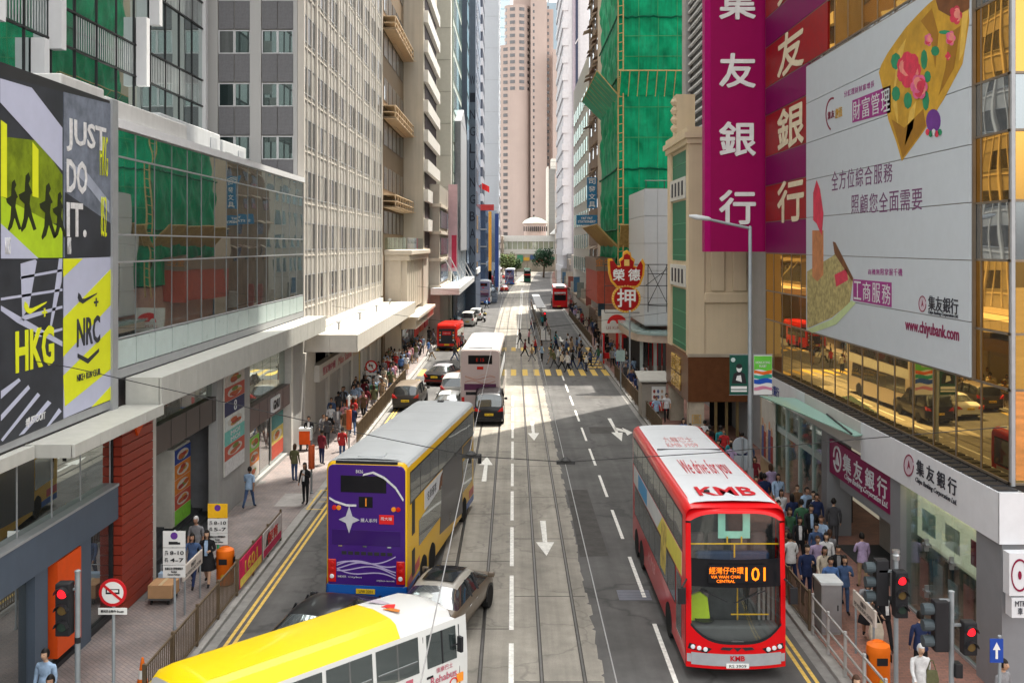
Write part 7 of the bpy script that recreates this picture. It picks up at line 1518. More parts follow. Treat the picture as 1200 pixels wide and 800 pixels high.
t = thing('cardboard_box', 'brown cardboard box lying on the hand trolley', 'box', (x, y - .1, .45)); G().box(x - .36, y - .42, .322, x + .36, y + .25, .72).ob('carton', M('cardboard', (.42, .25, .13), .8, var=.12), t, bevel=.01, seg=1); G().box(x - .05, y - .43, .72, x + .05, y + .26, .726).ob('tape', M('tape', (.5, .38, .22), .3), t)
t = thing('storage_crate', 'pale blue crate behind the cardboard box on the trolley', 'crate', (x, y + .3, .5)); G().box(x - .3, y + .27, .322, x + .3, y + .5, .85).ob('crate', M('crate_blue', (.3, .42, .55), .5), t, bevel=.02)
# right pavement
x, y = gp(970, 738, .13); t = thing('utility_cabinet', 'brushed steel utility cabinet standing behind the open railing', 'cabinet', (x, y, .13))
stl = M('brushed_steel', (.32, .33, .34), .35, metal=.6, var=.12); G().box(x - .28, y - .35, .2, x + .28, y + .35, 1.5).ob('case', stl, t, bevel=.015); G().box(x - .31, y - .38, 1.5, x + .31, y + .38, 1.58).ob('top', M('cabinet_top', (.5, .52, .53), .4), t, bevel=.015); G().box(x - .26, y - .33, .13, x + .26, y + .33, .2).ob('base', conc, t); G().box(x - .24, y - .356, .3, x + .24, y - .35, 1.4).ob('door', stl, t); G().box(x + .15, y - .37, .8, x + .18, y - .356, .95).ob('handle', sgn_k, t)
Y = 36.2; X = (879 - VX) / F * Y; z1 = CH + (287 - 266) / F * Y
t = thing('street_lamp', 'tall grey street lamp with a long arm and two banners', 'street lamp', (X, Y, .13)); G().lathe([(.18, .13), (.18, .5), (.105, .6), (.09, 4), (.062, z1), (.02, z1 + .05)], 14, (X, Y, 0)).ob('column', pole_m, t, smooth=40)
xe = (830 - VX) / F * Y; ze = CH - (257 - VY) / F * Y; G().tube((X, Y, z1 - .05), (xe, Y, ze), .05, 8).ob('arm', pole_m, t); G().loft([[(xx, Y + w_ * math.cos(a), zc + h_ * math.sin(a)) for a in [2 * PI * k / 10 for k in range(10)]] for xx, w_, zc, h_ in ((xe + .1, .05, ze, .05), (xe, .14, ze + .02, .08), (xe - .45, .17, ze + .08, .1), (xe - .7, .05, ze + .12, .04))]).ob('lamp_head', M('lamp_housing', (.5, .52, .53), .4), t, smooth=60)
G().box(X - .1, Y - .12, 2.0, X + .1, Y + .1, 2.7).ob('service_door', pole_m, t)
za, zb2 = CH - (416 - VY) / F * Y, CH - (462 - VY) / F * Y
b = thing('lamp_post_banner', 'dark green portrait banner hanging on the street lamp', 'banner', (X - .4, Y, zb2)); o = G().box(X - .75, Y - .015, zb2, X - .07, Y, za).ob('cloth', M('banner_green', (.012, .07, .05), .6), b); G().tube((X - .76, Y, za + .02), (X, Y, za + .02), .015, 6).tube((X - .76, Y, zb2 - .02), (X, Y, zb2 - .02), .015, 6).ob('bar', pole_m, b)
cx_ = X - .4; cz_ = zb2 + .95
G().prism(ell(cx_, cz_, .1, .14, 14), 'y', Y - .022, Y - .016).ob('print_face', M('print_pale', (.5, .5, .48), .6), o); G().prism(ell(cx_, cz_ + .08, .11, .09, 12), 'y', Y - .025, Y - .022).ob('print_hair', sgn_k, o); G().prism([(cx_ - .27, zb2 + .4), (cx_ + .27, zb2 + .4), (cx_ + .2, cz_ - .2), (cx_ + .05, cz_ - .12), (cx_ - .05, cz_ - .12), (cx_ - .2, cz_ - .2)], 'y', Y - .02, Y - .016).ob('print_figure', sgn_k, o); G().prism([(cx_ - .12, zb2 + .52), (cx_ + .1, zb2 + .45), (cx_ + .06, zb2 + .7), (cx_ - .08, zb2 + .68)], 'y', Y - .024, Y - .02).ob('print_shape', M('print_pale'), o); ydisc(X - .62, za - .17, .08, Y - .02, .004, 'print_emblem', M('pale_green_panel'), o)
G().box(X - .7, Y - .02, zb2 + .1, X - .12, Y - .016, zb2 + .16).box(X - .7, Y - .02, zb2 + .2, X - .12, Y - .016, zb2 + .3).ob('print_caption', sgn_w, o)
b = thing('lamp_post_banner', 'rainbow wave banner on the street lamp beside the dark portrait banner', 'banner', (X + .4, Y, zb2)); o = G().box(X + .13, Y - .015, zb2, X + .8, Y, za).ob('cloth', sgn_w, b); G().tube((X, Y, za + .02), (X + .82, Y, za + .02), .015, 6).tube((X, Y, zb2 - .02), (X + .82, Y, zb2 - .02), .015, 6).ob('bar', pole_m, b)
for k, (u0, u1, c) in enumerate(((.62, .98, (.12, .45, .05)), (.52, .6, (.65, .12, .02)), (.4, .5, (.03, .3, .2)), (.28, .4, (.02, .08, .4)), (.12, .2, (.55, .2, .3)))):
    lo = [(X + .14 + .65 * i / 8, zb2 + (za - zb2) * u0 + .03 * math.sin(i * .8 + k)) for i in range(9)]; hi = [(X + .14 + .65 * i / 8, zb2 + (za - zb2) * u1 + (.0 if k == 0 else .03 * math.sin(i * .8 + k + .7))) for i in range(8, -1, -1)]; G().prism(lo + hi, 'y', Y - .019 - .001 * k, Y - .015).ob('print_wave', M('wave_%d' % k, c, .6, var=.15), o)
txt('HONG KONG\nRUGBY', (X + .46, Y - .022, za - .33), '-y', .52, .22, sgn_w, o)
Y = 38.5; x, z = ony(870, 522, Y); t = thing('road_sign', 'grey back of a round sign and its post beside the street lamp', 'road sign', (x, Y, .13)); pole(t, x, Y - .05, .13, z + .3, .035); ydisc(x - .05, z, .33, Y, .02, 'disc', M('sign_back', (.33, .37, .4), .5), t); G().box(x - .32, Y, z - .95, x + .22, Y + .02, z - .38).ob('plate', M('sign_back'), t)
Y = 21.0; x, z = ony(1168, 762, Y); t = thing('road_sign', 'small blue sign with a white upward arrow', 'road sign', (x, Y, .13)); pole(t, x + .08, Y + .04, .13, z + .3, .035); o = G().box(x - .14, Y, z - .25, x + .14, Y + .02, z + .25).ob('plate', sgn_b, t); G().prism([(x - .025, z - .17), (x + .025, z - .17), (x + .025, z + .02), (x + .08, z + .02), (x, z + .18), (x - .08, z + .02), (x - .025, z + .02)], 'y', Y - .005, Y).ob('arrow_symbol', sgn_w, o)
# news kiosk
x, y = gp(765, 487, .13); t = thing('news_kiosk', 'small grey newspaper kiosk with a slanting roof by the brown railing', 'kiosk', (x, y, .13)); G().box(x - .75, y - .6, .13, x + .75, y + 1.2, 2.2).ob('cabin', M('kiosk_grey', (.3, .27, .23), .6, streak=.4), t); G().prism([(y - .95, 2.35), (y - .95, 2.43), (y + 1.5, 2.75), (y + 1.5, 2.67)], 'x', x - .95, x + 1.0).ob('roof', M('kiosk_roof', (.34, .33, .3), .6), t)
o = G().box(x - .15, y - .66, 1.2, x + .7, y - .6, 2.05).ob('poster', sgn_w, t)
for i in range(6): G().prism(ell(x - .0 + .24 * (i % 3), 1.4 + .35 * (i // 3), .08, .12, 8), 'y', y - .665, y - .66).ob('print_face', M('print_fig%d' % (i % 3)), o)
G().box(x - .3, y - .9, .6, x + .75, y - .62, 1.1).ob('rack', sgn_r, t)
x, y = gp(738, 458, .13); t = thing('signal_post', 'slim grey post with a square sign back at the crossing corner', 'post', (x, y, .13)); pole(t, x, y, .13, 6.0, .06); G().box(x - 1.0, y - .02, 2.3, x - .35, y, 3.1).ob('sign_back', M('sign_back_teal', (.3, .4, .38), .5), t); G().box(x - .7, y, .2, x - .62, y + .05, 4.2).ob('stem', pole_m, t)
# tram stop island
t = thing('tram_stop', 'narrow tram stop island with brown railings on the far road', 'tram stop', (3.6, 112, 0)); G().box(2.9, 111, 0, 4.25, 176, .2).ob('platform', conc, t)
for xx in (3.0, 4.15):
    for k in range(13): G().box(xx - .04, 112 + 5 * k, .2, xx + .04, 112.08 + 5 * k, 1.35).ob('post', rail_b, t)
    G().box(xx - .03, 112, 1.25, xx + .03, 172.1, 1.33).box(xx - .03, 112, .7, xx + .03, 172.1, .75).ob('rail', rail_b, t)
G().box(3.0, 130, 2.5, 4.2, 165, 2.62).ob('shelter_roof', greym, t)
x, y = 3.55, 110.5; t = thing('traffic_light', 'traffic light showing red at the tram stop island', 'traffic light', (x, y, 0)); pole(t, x, y, 0, 3.4, .06); lamp_head(t, x - .1, y - .1, 3.4, (0, -1))
# tram overhead wires
def wires():
    wm_ = M('wire_black', (.03, .03, .03), .5); p = lambda px, py, Y: (ony(px, py, Y)[0], Y, ony(px, py, Y)[1])
    t = thing('span_wire', 'span wire with two insulators strung across the street over the buses', 'wire', (0, 23.5, 5.6))
    pts = [p(-60, 405, 23.5), p(86, 431, 23.5), p(250, 468, 23.5), p(420, 507, 23.5), p(552, 534, 23.5), p(663, 541, 23.5), p(837, 530, 23.5), p(1010, 514, 23.5), p(1180, 500, 23.5)]
    G().path(pts, .011, 5).ob('cable', wm_, t)
    for px, py in ((552, 534), (663, 541)): x, z = ony(px, py, 23.5); G().box(x - .22, 23.46, z - .05, x + .22, 23.54, z + .03).lathe([(.1, z + .02), (.14, z + .05), (.03, z + .12)], 10, (x, 23.5, 0)).ob('insulator', wm_, t)
    for X, lab in ((-1.12, 'thin overhead tram wire above the outbound track'), (1.24, 'thin overhead tram wire above the inbound track')):
        t = thing('contact_wire', lab, 'wire', (X, 30, 5.6)); G().path([(X + bend(y), y, 5.55 - (.0 if y > 20 else .02)) for y in (4, 23.5, 60, 95, 130, 170, 220, 280)], .010, 5).ob('cable', M('wire_bright', (.3, .3, .3), .4, metal=.5), t)
    for Y in (62, 98, 134, 170):
        t = thing('span_wire', 'thin span wire crossing the street farther off', 'wire', (0, Y, 5.6), group='span wires farther off'); G().path([(-11.3 + bend(Y), Y, 7), (-1.1 + bend(Y), Y, 5.6), (1.24 + bend(Y), Y, 5.57), (9.6 + bend(Y), Y, 6.6)], .012, 5).ob('cable', wm_, t)
wires()
# trees at the street end
def tree(label, px, Y, h, r, c, seed):
    R3 = random.Random(seed); x = ony(px, 0, Y)[0]; t = thing('street_tree', label, 'tree', (x, Y, 0))
    g = G().tube((0, 0, 0), (.2, 0, h * .45), .35, 8, .2)
    for k in range(6): a = 6.28 * k / 6; g.tube((.2, 0, h * .4), (r * .55 * math.cos(a), r * .55 * math.sin(a), h * (.6 + .05 * (k % 3))), .14, 6, .05)
    g.ob('trunk', M('bark', (.1, .07, .05), .9, var=.3), t, world=False)
    g = G(); g.m = 0; cl = [(R3.uniform(-.65, .65) * r, R3.uniform(-.65, .65) * r, h * R3.uniform(.5, .95)) for _ in range(26)]
    for cx2, cy2, cz2 in cl:
        for _ in range(70):
            v = Vector((R3.gauss(0, 1), R3.gauss(0, 1), R3.gauss(0, .8))).normalized() * r * R3.uniform(.2, .42); q = Vector((cx2, cy2, cz2)) + v; s = R3.uniform(.18, .4); a = Vector((R3.uniform(-1, 1), R3.uniform(-1, 1), R3.uniform(-1, 1))).normalized(); b2 = a.orthogonal().normalized(); g.m = R3.randint(0, 1)
            g.quad(q - a * s, q - b2 * s * .6, q + a * s, q + b2 * s * .6)
    g.ob('crown', [M('leaf_' + label[:5], c, .6, var=.3), M('leaf2_' + label[:5], [k * .6 for k in c], .6, var=.3)], t, world=False)
tree('dark green broad street tree in front of the footbridge', 637, 330, 9.2, 3.9, (.02, .065, .03), 3); tree('light green street tree beside the dark corner shop', 593, 320, 8, 3.0, (.09, .13, .04), 5); tree('small dark street tree beyond the tram', 604, 345, 6, 2.2, (.05, .09, .03), 9)
# ================================================================== PEOPLE
POSE = {}
skin_m = [M('skin_%d' % i, c, .55, var=.06) for i, c in enumerate(((.42, .25, .16), (.48, .3, .2), (.36, .2, .13)))]
hair_m = [M('hair_black', (.012, .01, .009), .45, var=.2), M('hair_brown', (.05, .025, .015), .45, var=.2), M('hair_white', (.5, .5, .5), .5, var=.1)]
def head_part(long_hair):
    """head with brow, nose, chin and ears as one surface, and a separate hair shell"""
    def surf(s, top=0.0):
        vs = []; n, m = 14, 11
        for j in range(m + 1):
            ph = PI * j / m
            for i in range(n):
                th = 2 * PI * i / n; x = .078 * math.sin(ph) * math.cos(th); y = .098 * math.sin(ph) * math.sin(th); z = .122 * math.cos(ph)
                if z < 0: x *= 1 + z * 1.6; y *= 1 + z * .5
                f = math.sin(th) if math.sin(th) > 0 else 0
                if f > .97 and abs(z + .012) < .03: y += .024
                if f > .7 and .015 < z < .05: y -= .006
                if f > .9 and -.1 < z < -.07: y += .008
                if abs(math.sin(th)) < .3 and abs(z) < .035: x *= 1.12
                vs.append((x * s, y * s, z * s))
        return vs, [(j * n + i, j * n + (i + 1) % n, (j + 1) * n + (i + 1) % n, (j + 1) * n + i) for j in range(m) for i in range(n)]
    hv, hf = surf(1.0); cv, cf = surf(1.13)
    g = G(); lo = -.2 if long_hair else -.055
    keep = []
    for f in cf:
        c = sum((Vector(cv[i]) for i in f), Vector()) / 4
        if c.z > .05 or (c.y < .03 and c.z > (-.14 if long_hair else -.05)): keep.append(f)
    hs = []
    for x, y, z in cv:
        if long_hair and z < -.02 and y < .03: hs.append((x * 1.25, y * 1.05 - .012, z * 1.9))
        else: hs.append((x, y - .006, z + .006))
    g.add(hs, keep)
    return (hv, hf), g.mesh('hair', hair_m[0], 60)
HEAD, HAIR_S = head_part(False); _, HAIR_L = head_part(True)
def make_pose(name, J, slot_sleeve=1, skirt=False):
    """grow a body over a posed skeleton; faces take skin, top, bottom or shoe by the nearest limb"""
    order = ['pel', 'spi', 'che', 'nek', 'hed', 'shl', 'ell', 'wrl', 'hal', 'shr', 'elr', 'wrr', 'har', 'hil', 'knl', 'anl', 'tol', 'hir', 'knr', 'anr', 'tor']
    E = [('pel', 'spi'), ('spi', 'che'), ('che', 'nek'), ('nek', 'hed'), ('che', 'shl'), ('shl', 'ell'), ('ell', 'wrl'), ('wrl', 'hal'), ('che', 'shr'), ('shr', 'elr'), ('elr', 'wrr'), ('wrr', 'har'), ('pel', 'hil'), ('hil', 'knl'), ('knl', 'anl'), ('anl', 'tol'), ('pel', 'hir'), ('hir', 'knr'), ('knr', 'anr'), ('anr', 'tor')]
    rad_ = dict(pel=(.145, .105), spi=(.135, .095), che=(.165, .105), nek=(.055, .055), hed=(.05, .05), shl=(.066, .066), ell=(.048, .048), wrl=(.032, .032), hal=(.042, .022), hil=(.092, .092), knl=(.062, .062), anl=(.045, .045), tol=(.04, .03))
    me = bpy.data.meshes.new('body'); me.from_pydata([J[k] for k in order], [(order.index(a), order.index(b)) for a, b in E], [])
    o = bpy.data.objects.new('tmp', me); col.objects.link(o)
    sk = o.modifiers.new('s', 'SKIN'); sk.use_smooth_shade = True; sk.branch_smoothing = .4
    for i, k in enumerate(order):
        kk = k if k in rad_ else k[:2] + 'l'; v = me.skin_vertices[0].data[i]; v.radius = rad_[kk]; v.use_root = (k == 'pel')
    ss = o.modifiers.new('u', 'SUBSURF'); ss.levels = 1; ss.render_levels = 1
    bpy.context.view_layer.update(); dg = bpy.context.evaluated_depsgraph_get(); m2 = bpy.data.meshes.new_from_object(o.evaluated_get(dg)); bpy.data.objects.remove(o)
    slot = {('nek', 'hed'): 0, ('wrl', 'hal'): 0, ('wrr', 'har'): 0, ('hil', 'knl'): 2, ('knl', 'anl'): 2, ('hir', 'knr'): 2, ('knr', 'anr'): 2, ('anl', 'tol'): 3, ('anr', 'tor'): 3, ('pel', 'hil'): 2, ('pel', 'hir'): 2}
    if slot_sleeve == 0: slot[('ell', 'wrl')] = 0; slot[('elr', 'wrr')] = 0
    if skirt: slot[('knl', 'anl')] = 0; slot[('knr', 'anr')] = 0
    bm = bmesh.new(); bm.from_mesh(m2)
    seg = [(Vector(J[a]), Vector(J[b]), slot.get((a, b), 1)) for a, b in E]
    for f in bm.faces:
        c = f.calc_center_median(); best = 1e9
        for a, b, s in seg:
            d = b - a; t_ = max(0, min(1, (c - a).dot(d) / d.length_squared)); q = (a + d * t_ - c).length
            if q < best: best, f.material_index = q, s
        if c.z < J['pel'][2] + .01 and f.material_index == 1 and abs(c.x) < .17 and c.z > J['pel'][2] - .3 and min((c - Vector(J[k])).length for k in ('wrl', 'wrr', 'ell', 'elr')) > .12: f.material_index = 2
        f.smooth = True
    # separate fingers rooted in each palm
    def add(vs, fs, mi):
        v = [bm.verts.new(p) for p in vs]
        for q in fs:
            try: ff = bm.faces.new([v[i] for i in q]); ff.material_index = mi; ff.smooth = True
            except ValueError: pass
    for w_, h_, s in (('wrl', 'hal', -1), ('wrr', 'har', 1)):
        a, b = Vector(J[w_]), Vector(J[h_]); d = (b - a).normalized(); sd_ = d.cross(Vector((1, 0, 0))).normalized(); side = Vector((s, 0, 0))
        for k in range(4):
            g = G(); p0 = b + sd_ * (.013 * (k - 1.5)) - d * .01; ln = (.055, .066, .062, .05)[k]; p1 = p0 + d * ln * .55; p2 = p1 + (d * .7 - side * .7).normalized() * ln * .45; g.tube(p0, p1, .009, 5, .008); g.tube(p1, p2, .008, 5, .006); add(g.v, g.f, 0)
        g = G(); p0 = a + (b - a) * .4 + sd_ * .02; p1 = p0 + (d + sd_ * .8).normalized() * .04; g.tube(p0, p1, .011, 5, .009); g.tube(p1, p1 + (d - side * .3).normalized() * .028, .009, 5, .007); add(g.v, g.f, 0)
    hd_ = Vector(J['hed']) + Vector((0, .015, .1)); add([Vector(v) + hd_ for v in HEAD[0]], HEAD[1], 0)
    for sx in (-1, 1):            # eyes
        g = G().lathe([(.011, 0), (.006, .008)], 6, (hd_.x + sx * .031, hd_.y + .083, hd_.z + .022), 'y'); add(g.v, g.f, 3)
    g = G().box(hd_.x - .022, hd_.y + .08, hd_.z - .062, hd_.x + .022, hd_.y + .09, hd_.z - .055); add(g.v, g.f, 2)
    if skirt:
        rings = []; p = Vector(J['pel'])
        for z_, rx, ry in ((.1, .15, .115), (0, .18, .14), (-.2, .23, .19), (-.42, .27, .23)): rings.append([(p.x + rx * (1 + .06 * math.sin(6 * a)) * math.cos(a), p.y + ry * (1 + .06 * math.sin(6 * a)) * math.sin(a), p.z + z_) for a in [2 * PI * k / 20 for k in range(20)]])
        g = G().loft(rings, cap=False); add(g.v, g.f, 2)
    # jacket or shirt hem over the hips
    rings = []; p = Vector(J['pel'])
    for z_, rx, ry in ((.24, .14, .105), (.1, .165, .13), (-.03, .178, .142), (-.1, .18, .146)): rings.append([(p.x + rx * math.cos(a), p.y + ry * math.sin(a), p.z + z_) for a in [2 * PI * k / 16 for k in range(16)]])
    g = G().loft(rings, cap=False); add(g.v, g.f, 1)
    m2.materials.clear()
    for k in range(4): m2.materials.append(skin_m[0])
    bm.to_mesh(m2); bm.free()
    m2.name = 'body_' + name
    POSE[name] = (m2, hd_)
def joints(lean=0.0, lk=.0, rk=.0, la=.0, ra=.0, lh=None, rh=None, kb=(0, 0), drop=0.0):
    """lk, rk: leg swing; la, ra: arm swing; lh, rh: hand targets relative to the shoulder"""
    J = dict(pel=(0, 0, .95 - drop), spi=(0, lean * .4, 1.14 - drop), che=(0, lean * .8, 1.36 - drop), nek=(0, lean + .005, 1.49 - drop), hed=(0, lean + .02, 1.545 - drop))
    for s, sd_, k, b in (('l', -1, lk, kb[0]), ('r', 1, rk, kb[1])):
        hip = Vector((sd_ * .095, 0, .90 - drop)); kn = hip + Vector((sd_ * .005, math.sin(k) * .42, -math.cos(k) * .42)); an = kn + Vector((0, math.sin(k - b) * .40, -math.cos(k - b) * .40))
        J['hi' + s], J['kn' + s], J['an' + s] = hip, kn, an; J['to' + s] = an + Vector((sd_ * .02, .15, -.035 if b < .6 else -.1))
    for s, sd_, a, h in (('l', -1, la, lh), ('r', 1, ra, rh)):
        sh = Vector((sd_ * .185, lean * .8, 1.42 - drop)); J['sh' + s] = sh
        if h: el = sh + Vector((sd_ * .06, h[1] * .3 - .04, -.26)); wr = sh + Vector(h)
        else: el = sh + Vector((sd_ * .05, math.sin(a) * .28, -math.cos(a) * .28)); wr = el + Vector((-sd_ * .01, math.sin(a + .35) * .25, -math.cos(a + .35) * .25))
        J['el' + s], J['wr' + s] = el, wr; J['ha' + s] = wr + (wr - el).normalized() * .09
    return {k: tuple(v) for k, v in J.items()}
make_pose('stride', joints(.03, .42, -.38, -.4, .42, kb=(.05, .25), drop=.05))
make_pose('stride_bare', joints(.02, -.34, .36, .35, -.35, kb=(.3, .05), drop=.05), 0)
make_pose('stand', joints(0, .05, -.03, .05, .02))
make_pose('stand_bare', joints(0, -.04, .05, .0, .08), 0)
make_pose('phone', joints(.03, .03, -.05, .0, .1, lh=(.08, .24, -.12)))
make_pose('carry', joints(.03, .3, -.28, .1, .0, rh=(-.03, .1, -.42), kb=(.05, .2), drop=.03))
make_pose('skirt_walk', joints(.03, .32, -.3, -.2, .25, lh=(.04, .22, -.25), kb=(.05, .22), drop=.03), 1, True)
make_pose('skirt_stand', joints(0, .04, -.02, .05, .02, rh=(-.1, .2, -.3)), 0, True)
# seated rider
Jr = joints(.12, 1.25, 1.25, .9, .9, kb=(1.4, 1.4), drop=.12); make_pose('ride', Jr)
PAL = dict(black=(.018, .018, .02), navy=(.02, .03, .08), charcoal=(.06, .06, .065), grey=(.22, .22, .23), white=(.62, .62, .62), cream=(.55, .48, .38), blue=(.08, .16, .36), denim=(.06, .1, .2), red=(.4, .03, .03), maroon=(.16, .02, .03), pink=(.6, .28, .32), green=(.05, .13, .07), olive=(.12, .12, .06), tan=(.36, .25, .15), brown=(.12, .07, .04), teal=(.03, .22, .24), lilac=(.38, .3, .45), yellow=(.6, .45, .06), orange=(.5, .16, .04), lightblue=(.32, .44, .6))
WORD = dict(lightblue='pale blue')
def cloth_m(c): return M('cloth_' + c, PAL[c], .85, var=.3, scale=5, bump=.8)
REN = dict(stride='striding', stride_bare='walking', stand='standing', stand_bare='standing', phone='with phone', carry='carrying', skirt_walk='in a skirt walking', skirt_stand='in a skirt standing', ride='riding')
def person(x, y, face, pose, top, bottom, place, hair=0, long_hair=False, h=1.0, z=0.0, group=None, label=None, shoe='black'):
    """face: heading in degrees, 0 looks along the street away from us, 180 towards us"""
    me, hd_ = POSE[pose]; sk_ = 'skirt' if 'skirt' in pose else 'trousers'
    lb = label or 'person in %s top, %s %s, %s %s' % (WORD.get(top, top), WORD.get(bottom, bottom), sk_, REN[pose].replace('in a skirt ', ''), place)
    o = link('person', me, None, (x, y, z), (0, 0, -rad(face)), (h, h, h)); props(o, lb, 'person', group or 'people ' + place)
    cols = [skin_m[rnd.randint(0, 2)], cloth_m(top), cloth_m(bottom), cloth_m(shoe)]
    for i in range(4): o.material_slots[i].link = 'OBJECT'; o.material_slots[i].material = cols[i]
    q = link('hair', HAIR_L if long_hair else HAIR_S, o, hd_); q.material_slots[0].link = 'OBJECT'; q.material_slots[0].material = hair_m[hair]
    if top in ('black', 'navy', 'charcoal', 'grey') and not 'bare' in pose and rnd.random() < .6:      # shirt showing between open jacket fronts
        q = link('shirt_front', SHIRT, o, (0, 0, hd_.z - 1.645)); q.location.y = hd_.y - .035; q.material_slots[0].link = 'OBJECT'; q.material_slots[0].material = cloth_m(rnd.choice(('white', 'white', 'lightblue', 'grey', 'cream')))
    return o
SHIRT = G().add([(-.045, .085, 1.47), (.045, .085, 1.47), (.06, .125, 1.36), (-.06, .125, 1.36), (.05, .125, 1.2), (-.05, .125, 1.2), (.045, .14, 1.0), (-.045, .14, 1.0)], [(0, 1, 2, 3), (3, 2, 4, 5), (5, 4, 6, 7)]).mesh('shirt_front', cloth_m('white'), 60)
def hp(px, py, z=1.66): x, y = gp(px, py, z); return x, y
def near(px, py, face, pose, top, bottom, label, hair=0, lh=False, h=1.0, zf=.13, shoe='black', dz=0): x, y = hp(px, py, 1.64 * h + zf); return person(x, y, face, pose, top, bottom, '', hair, lh, h, zf, None, label, shoe)
# those near enough to describe one by one (pixel of the head)
P = []
for a in (
    (54, 766, 190, 'stand', 'lightblue', 'charcoal', 'man in pale blue shirt walking past the sports shop doors', 0, False, 1.02),
    (60, 797, 180, 'stand', 'grey', 'black', 'dark-haired person close behind the man in the pale blue shirt', 0, False, 1.0),
    (230, 609, 185, 'stand_bare', 'grey', 'charcoal', 'white-haired man in grey shirt behind the lorry loading sign', 2, False, 1.03),
    (226, 627, 180, 'stride', 'denim', 'navy', 'woman in denim jacket walking beside the woman in the black dress', 0, True, .98),
    (243, 624, 178, 'skirt_walk', 'black', 'black', 'woman in black dress walking past the street nameplate', 0, True, 1.0),
    (258, 541, 120, 'phone', 'navy', 'black', 'woman in dark jacket using a phone by the entrance hall', 0, True, .96),
    (292, 549, 10, 'stride_bare', 'lightblue', 'denim', 'person in pale shirt and jeans walking past the pier poster', 0, False, .98),
    (358, 545, 200, 'phone', 'black', 'black', 'woman in black jacket looking at her phone beside the bus stop post', 0, True, .97),
    (345, 523, 20, 'stand', 'olive', 'denim', 'person in olive jacket waiting near the bus stop', 1, True, .96), (377, 506, 30, 'stand', 'maroon', 'navy', 'person in maroon top and light scarf queueing near the bus stop', 0, False, .97), (401, 503, 10, 'stand', 'red', 'denim', 'person in a red hat and top at the head of the queue', 0, False, .97),
    (362, 490, 180, 'stand', 'black', 'charcoal', 'man in black standing behind the square litter bin', 0, False, 1.0), (332, 490, 190, 'stride', 'black', 'black', 'woman in black coat walking out of the white tower shop', 0, True, .97), (383, 488, 175, 'stride', 'charcoal', 'black', 'woman in charcoal coat walking beside the shop windows', 0, True, .97),
    (1078, 757, 180, 'stride', 'white', 'black', 'white-haired woman in a white shirt with an olive shoulder bag', 2, False, .97), (1036, 688, 170, 'carry', 'black', 'black', 'figure in black carrying a cream carrier bag behind the traffic light', 0, False, 1.0), (1017, 681, 200, 'skirt_walk', 'grey', 'black', 'woman in black patterned skirt and grey cardigan walking', 1, True, .97),
    (945, 642, 175, 'phone', 'navy', 'navy', 'man in cap and navy jacket talking on the phone', 0, False, 1.02), (950, 593, 180, 'stride', 'black', 'charcoal', 'man in black suit with pale shirt walking by the bank entrance', 0, False, 1.02), (977, 588, 20, 'stand', 'charcoal', 'charcoal', 'man in grey suit entering the bank doorway', 0, False, 1.0), (953, 577, 190, 'stride', 'black', 'black', 'man in black coat behind the man in the black suit', 0, False, 1.03), (937, 607, 185, 'stride', 'black', 'black', 'woman in black with a cup behind the man in the cap', 0, True, .97),
    (968, 628, 185, 'stand', 'white', 'charcoal', 'woman with sunglasses and white top beside the steel cabinet', 0, True, .97), (966, 642, 185, 'stride', 'cream', 'cream', 'woman in cream coat beside the steel cabinet', 0, True, .96), (982, 643, 185, 'stand', 'black', 'grey', 'person in black jacket and white shirt behind the denim-jacketed woman', 0, False, .97), (973, 657, 180, 'stand', 'blue', 'navy', 'man in blue denim shirt partly behind the steel cabinet', 0, False, .97), (989, 655, 180, 'phone', 'denim', 'denim', 'woman in denim jacket and sunglasses holding a cup', 0, True, .97),
    (1079, 722, 0, 'stand', 'navy', 'black', 'man in dark jumper seen from behind at the shop glass', 0, False, 1.0), (1175, 778, 150, 'stand', 'grey', 'charcoal', 'person in grey top beside the blue arrow sign', 0, False, .97), (1003, 797, 180, 'stand', 'brown', 'black', 'brown-haired person below the orange litter bin', 1, True, .97),
    (925, 597, 178, 'stride', 'green', 'black', 'person in dark green coat walking beside the red bus', 1, True, .97), (922, 625, 178, 'stand', 'brown', 'denim', 'person carrying a white bag next to the red bus front', 1, False, .97), (917, 610, 182, 'stand', 'charcoal', 'black', 'person in charcoal close to the red bus side', 0, False, .97), (915, 575, 175, 'stride', 'white', 'black', 'woman with a big cream shoulder bag', 0, True, .97), (896, 557, 10, 'stride', 'navy', 'navy', 'man in navy suit walking away past the family poster', 0, False, 1.03), (886, 561, 185, 'stand', 'navy', 'black', 'person in navy cap near the bus roof edge', 0, False, .98), (857, 521, 5, 'stride_bare', 'lilac', 'black', 'person in lilac shirt walking away behind the lamp post', 0, False, 1.0), (843, 517, 10, 'stride', 'charcoal', 'black', 'person in charcoal jumper walking beside the lilac shirt', 0, False, 1.0), (832, 500, 10, 'stride', 'black', 'black', 'man in black jacket entering the brown marble arcade', 0, False, 1.0), (826, 494, 5, 'stride_bare', 'white', 'black', 'man in white shirt by the brown marble column', 0, False, 1.0),
    (769, 465, 170, 'stride_bare', 'lightblue', 'black', 'man in pale blue shirt passing the news kiosk', 0, False, 1.0), (781, 462, 185, 'stride_bare', 'white', 'black', 'man in white shirt passing the news kiosk', 0, False, 1.0)):
    P.append(near(*a))
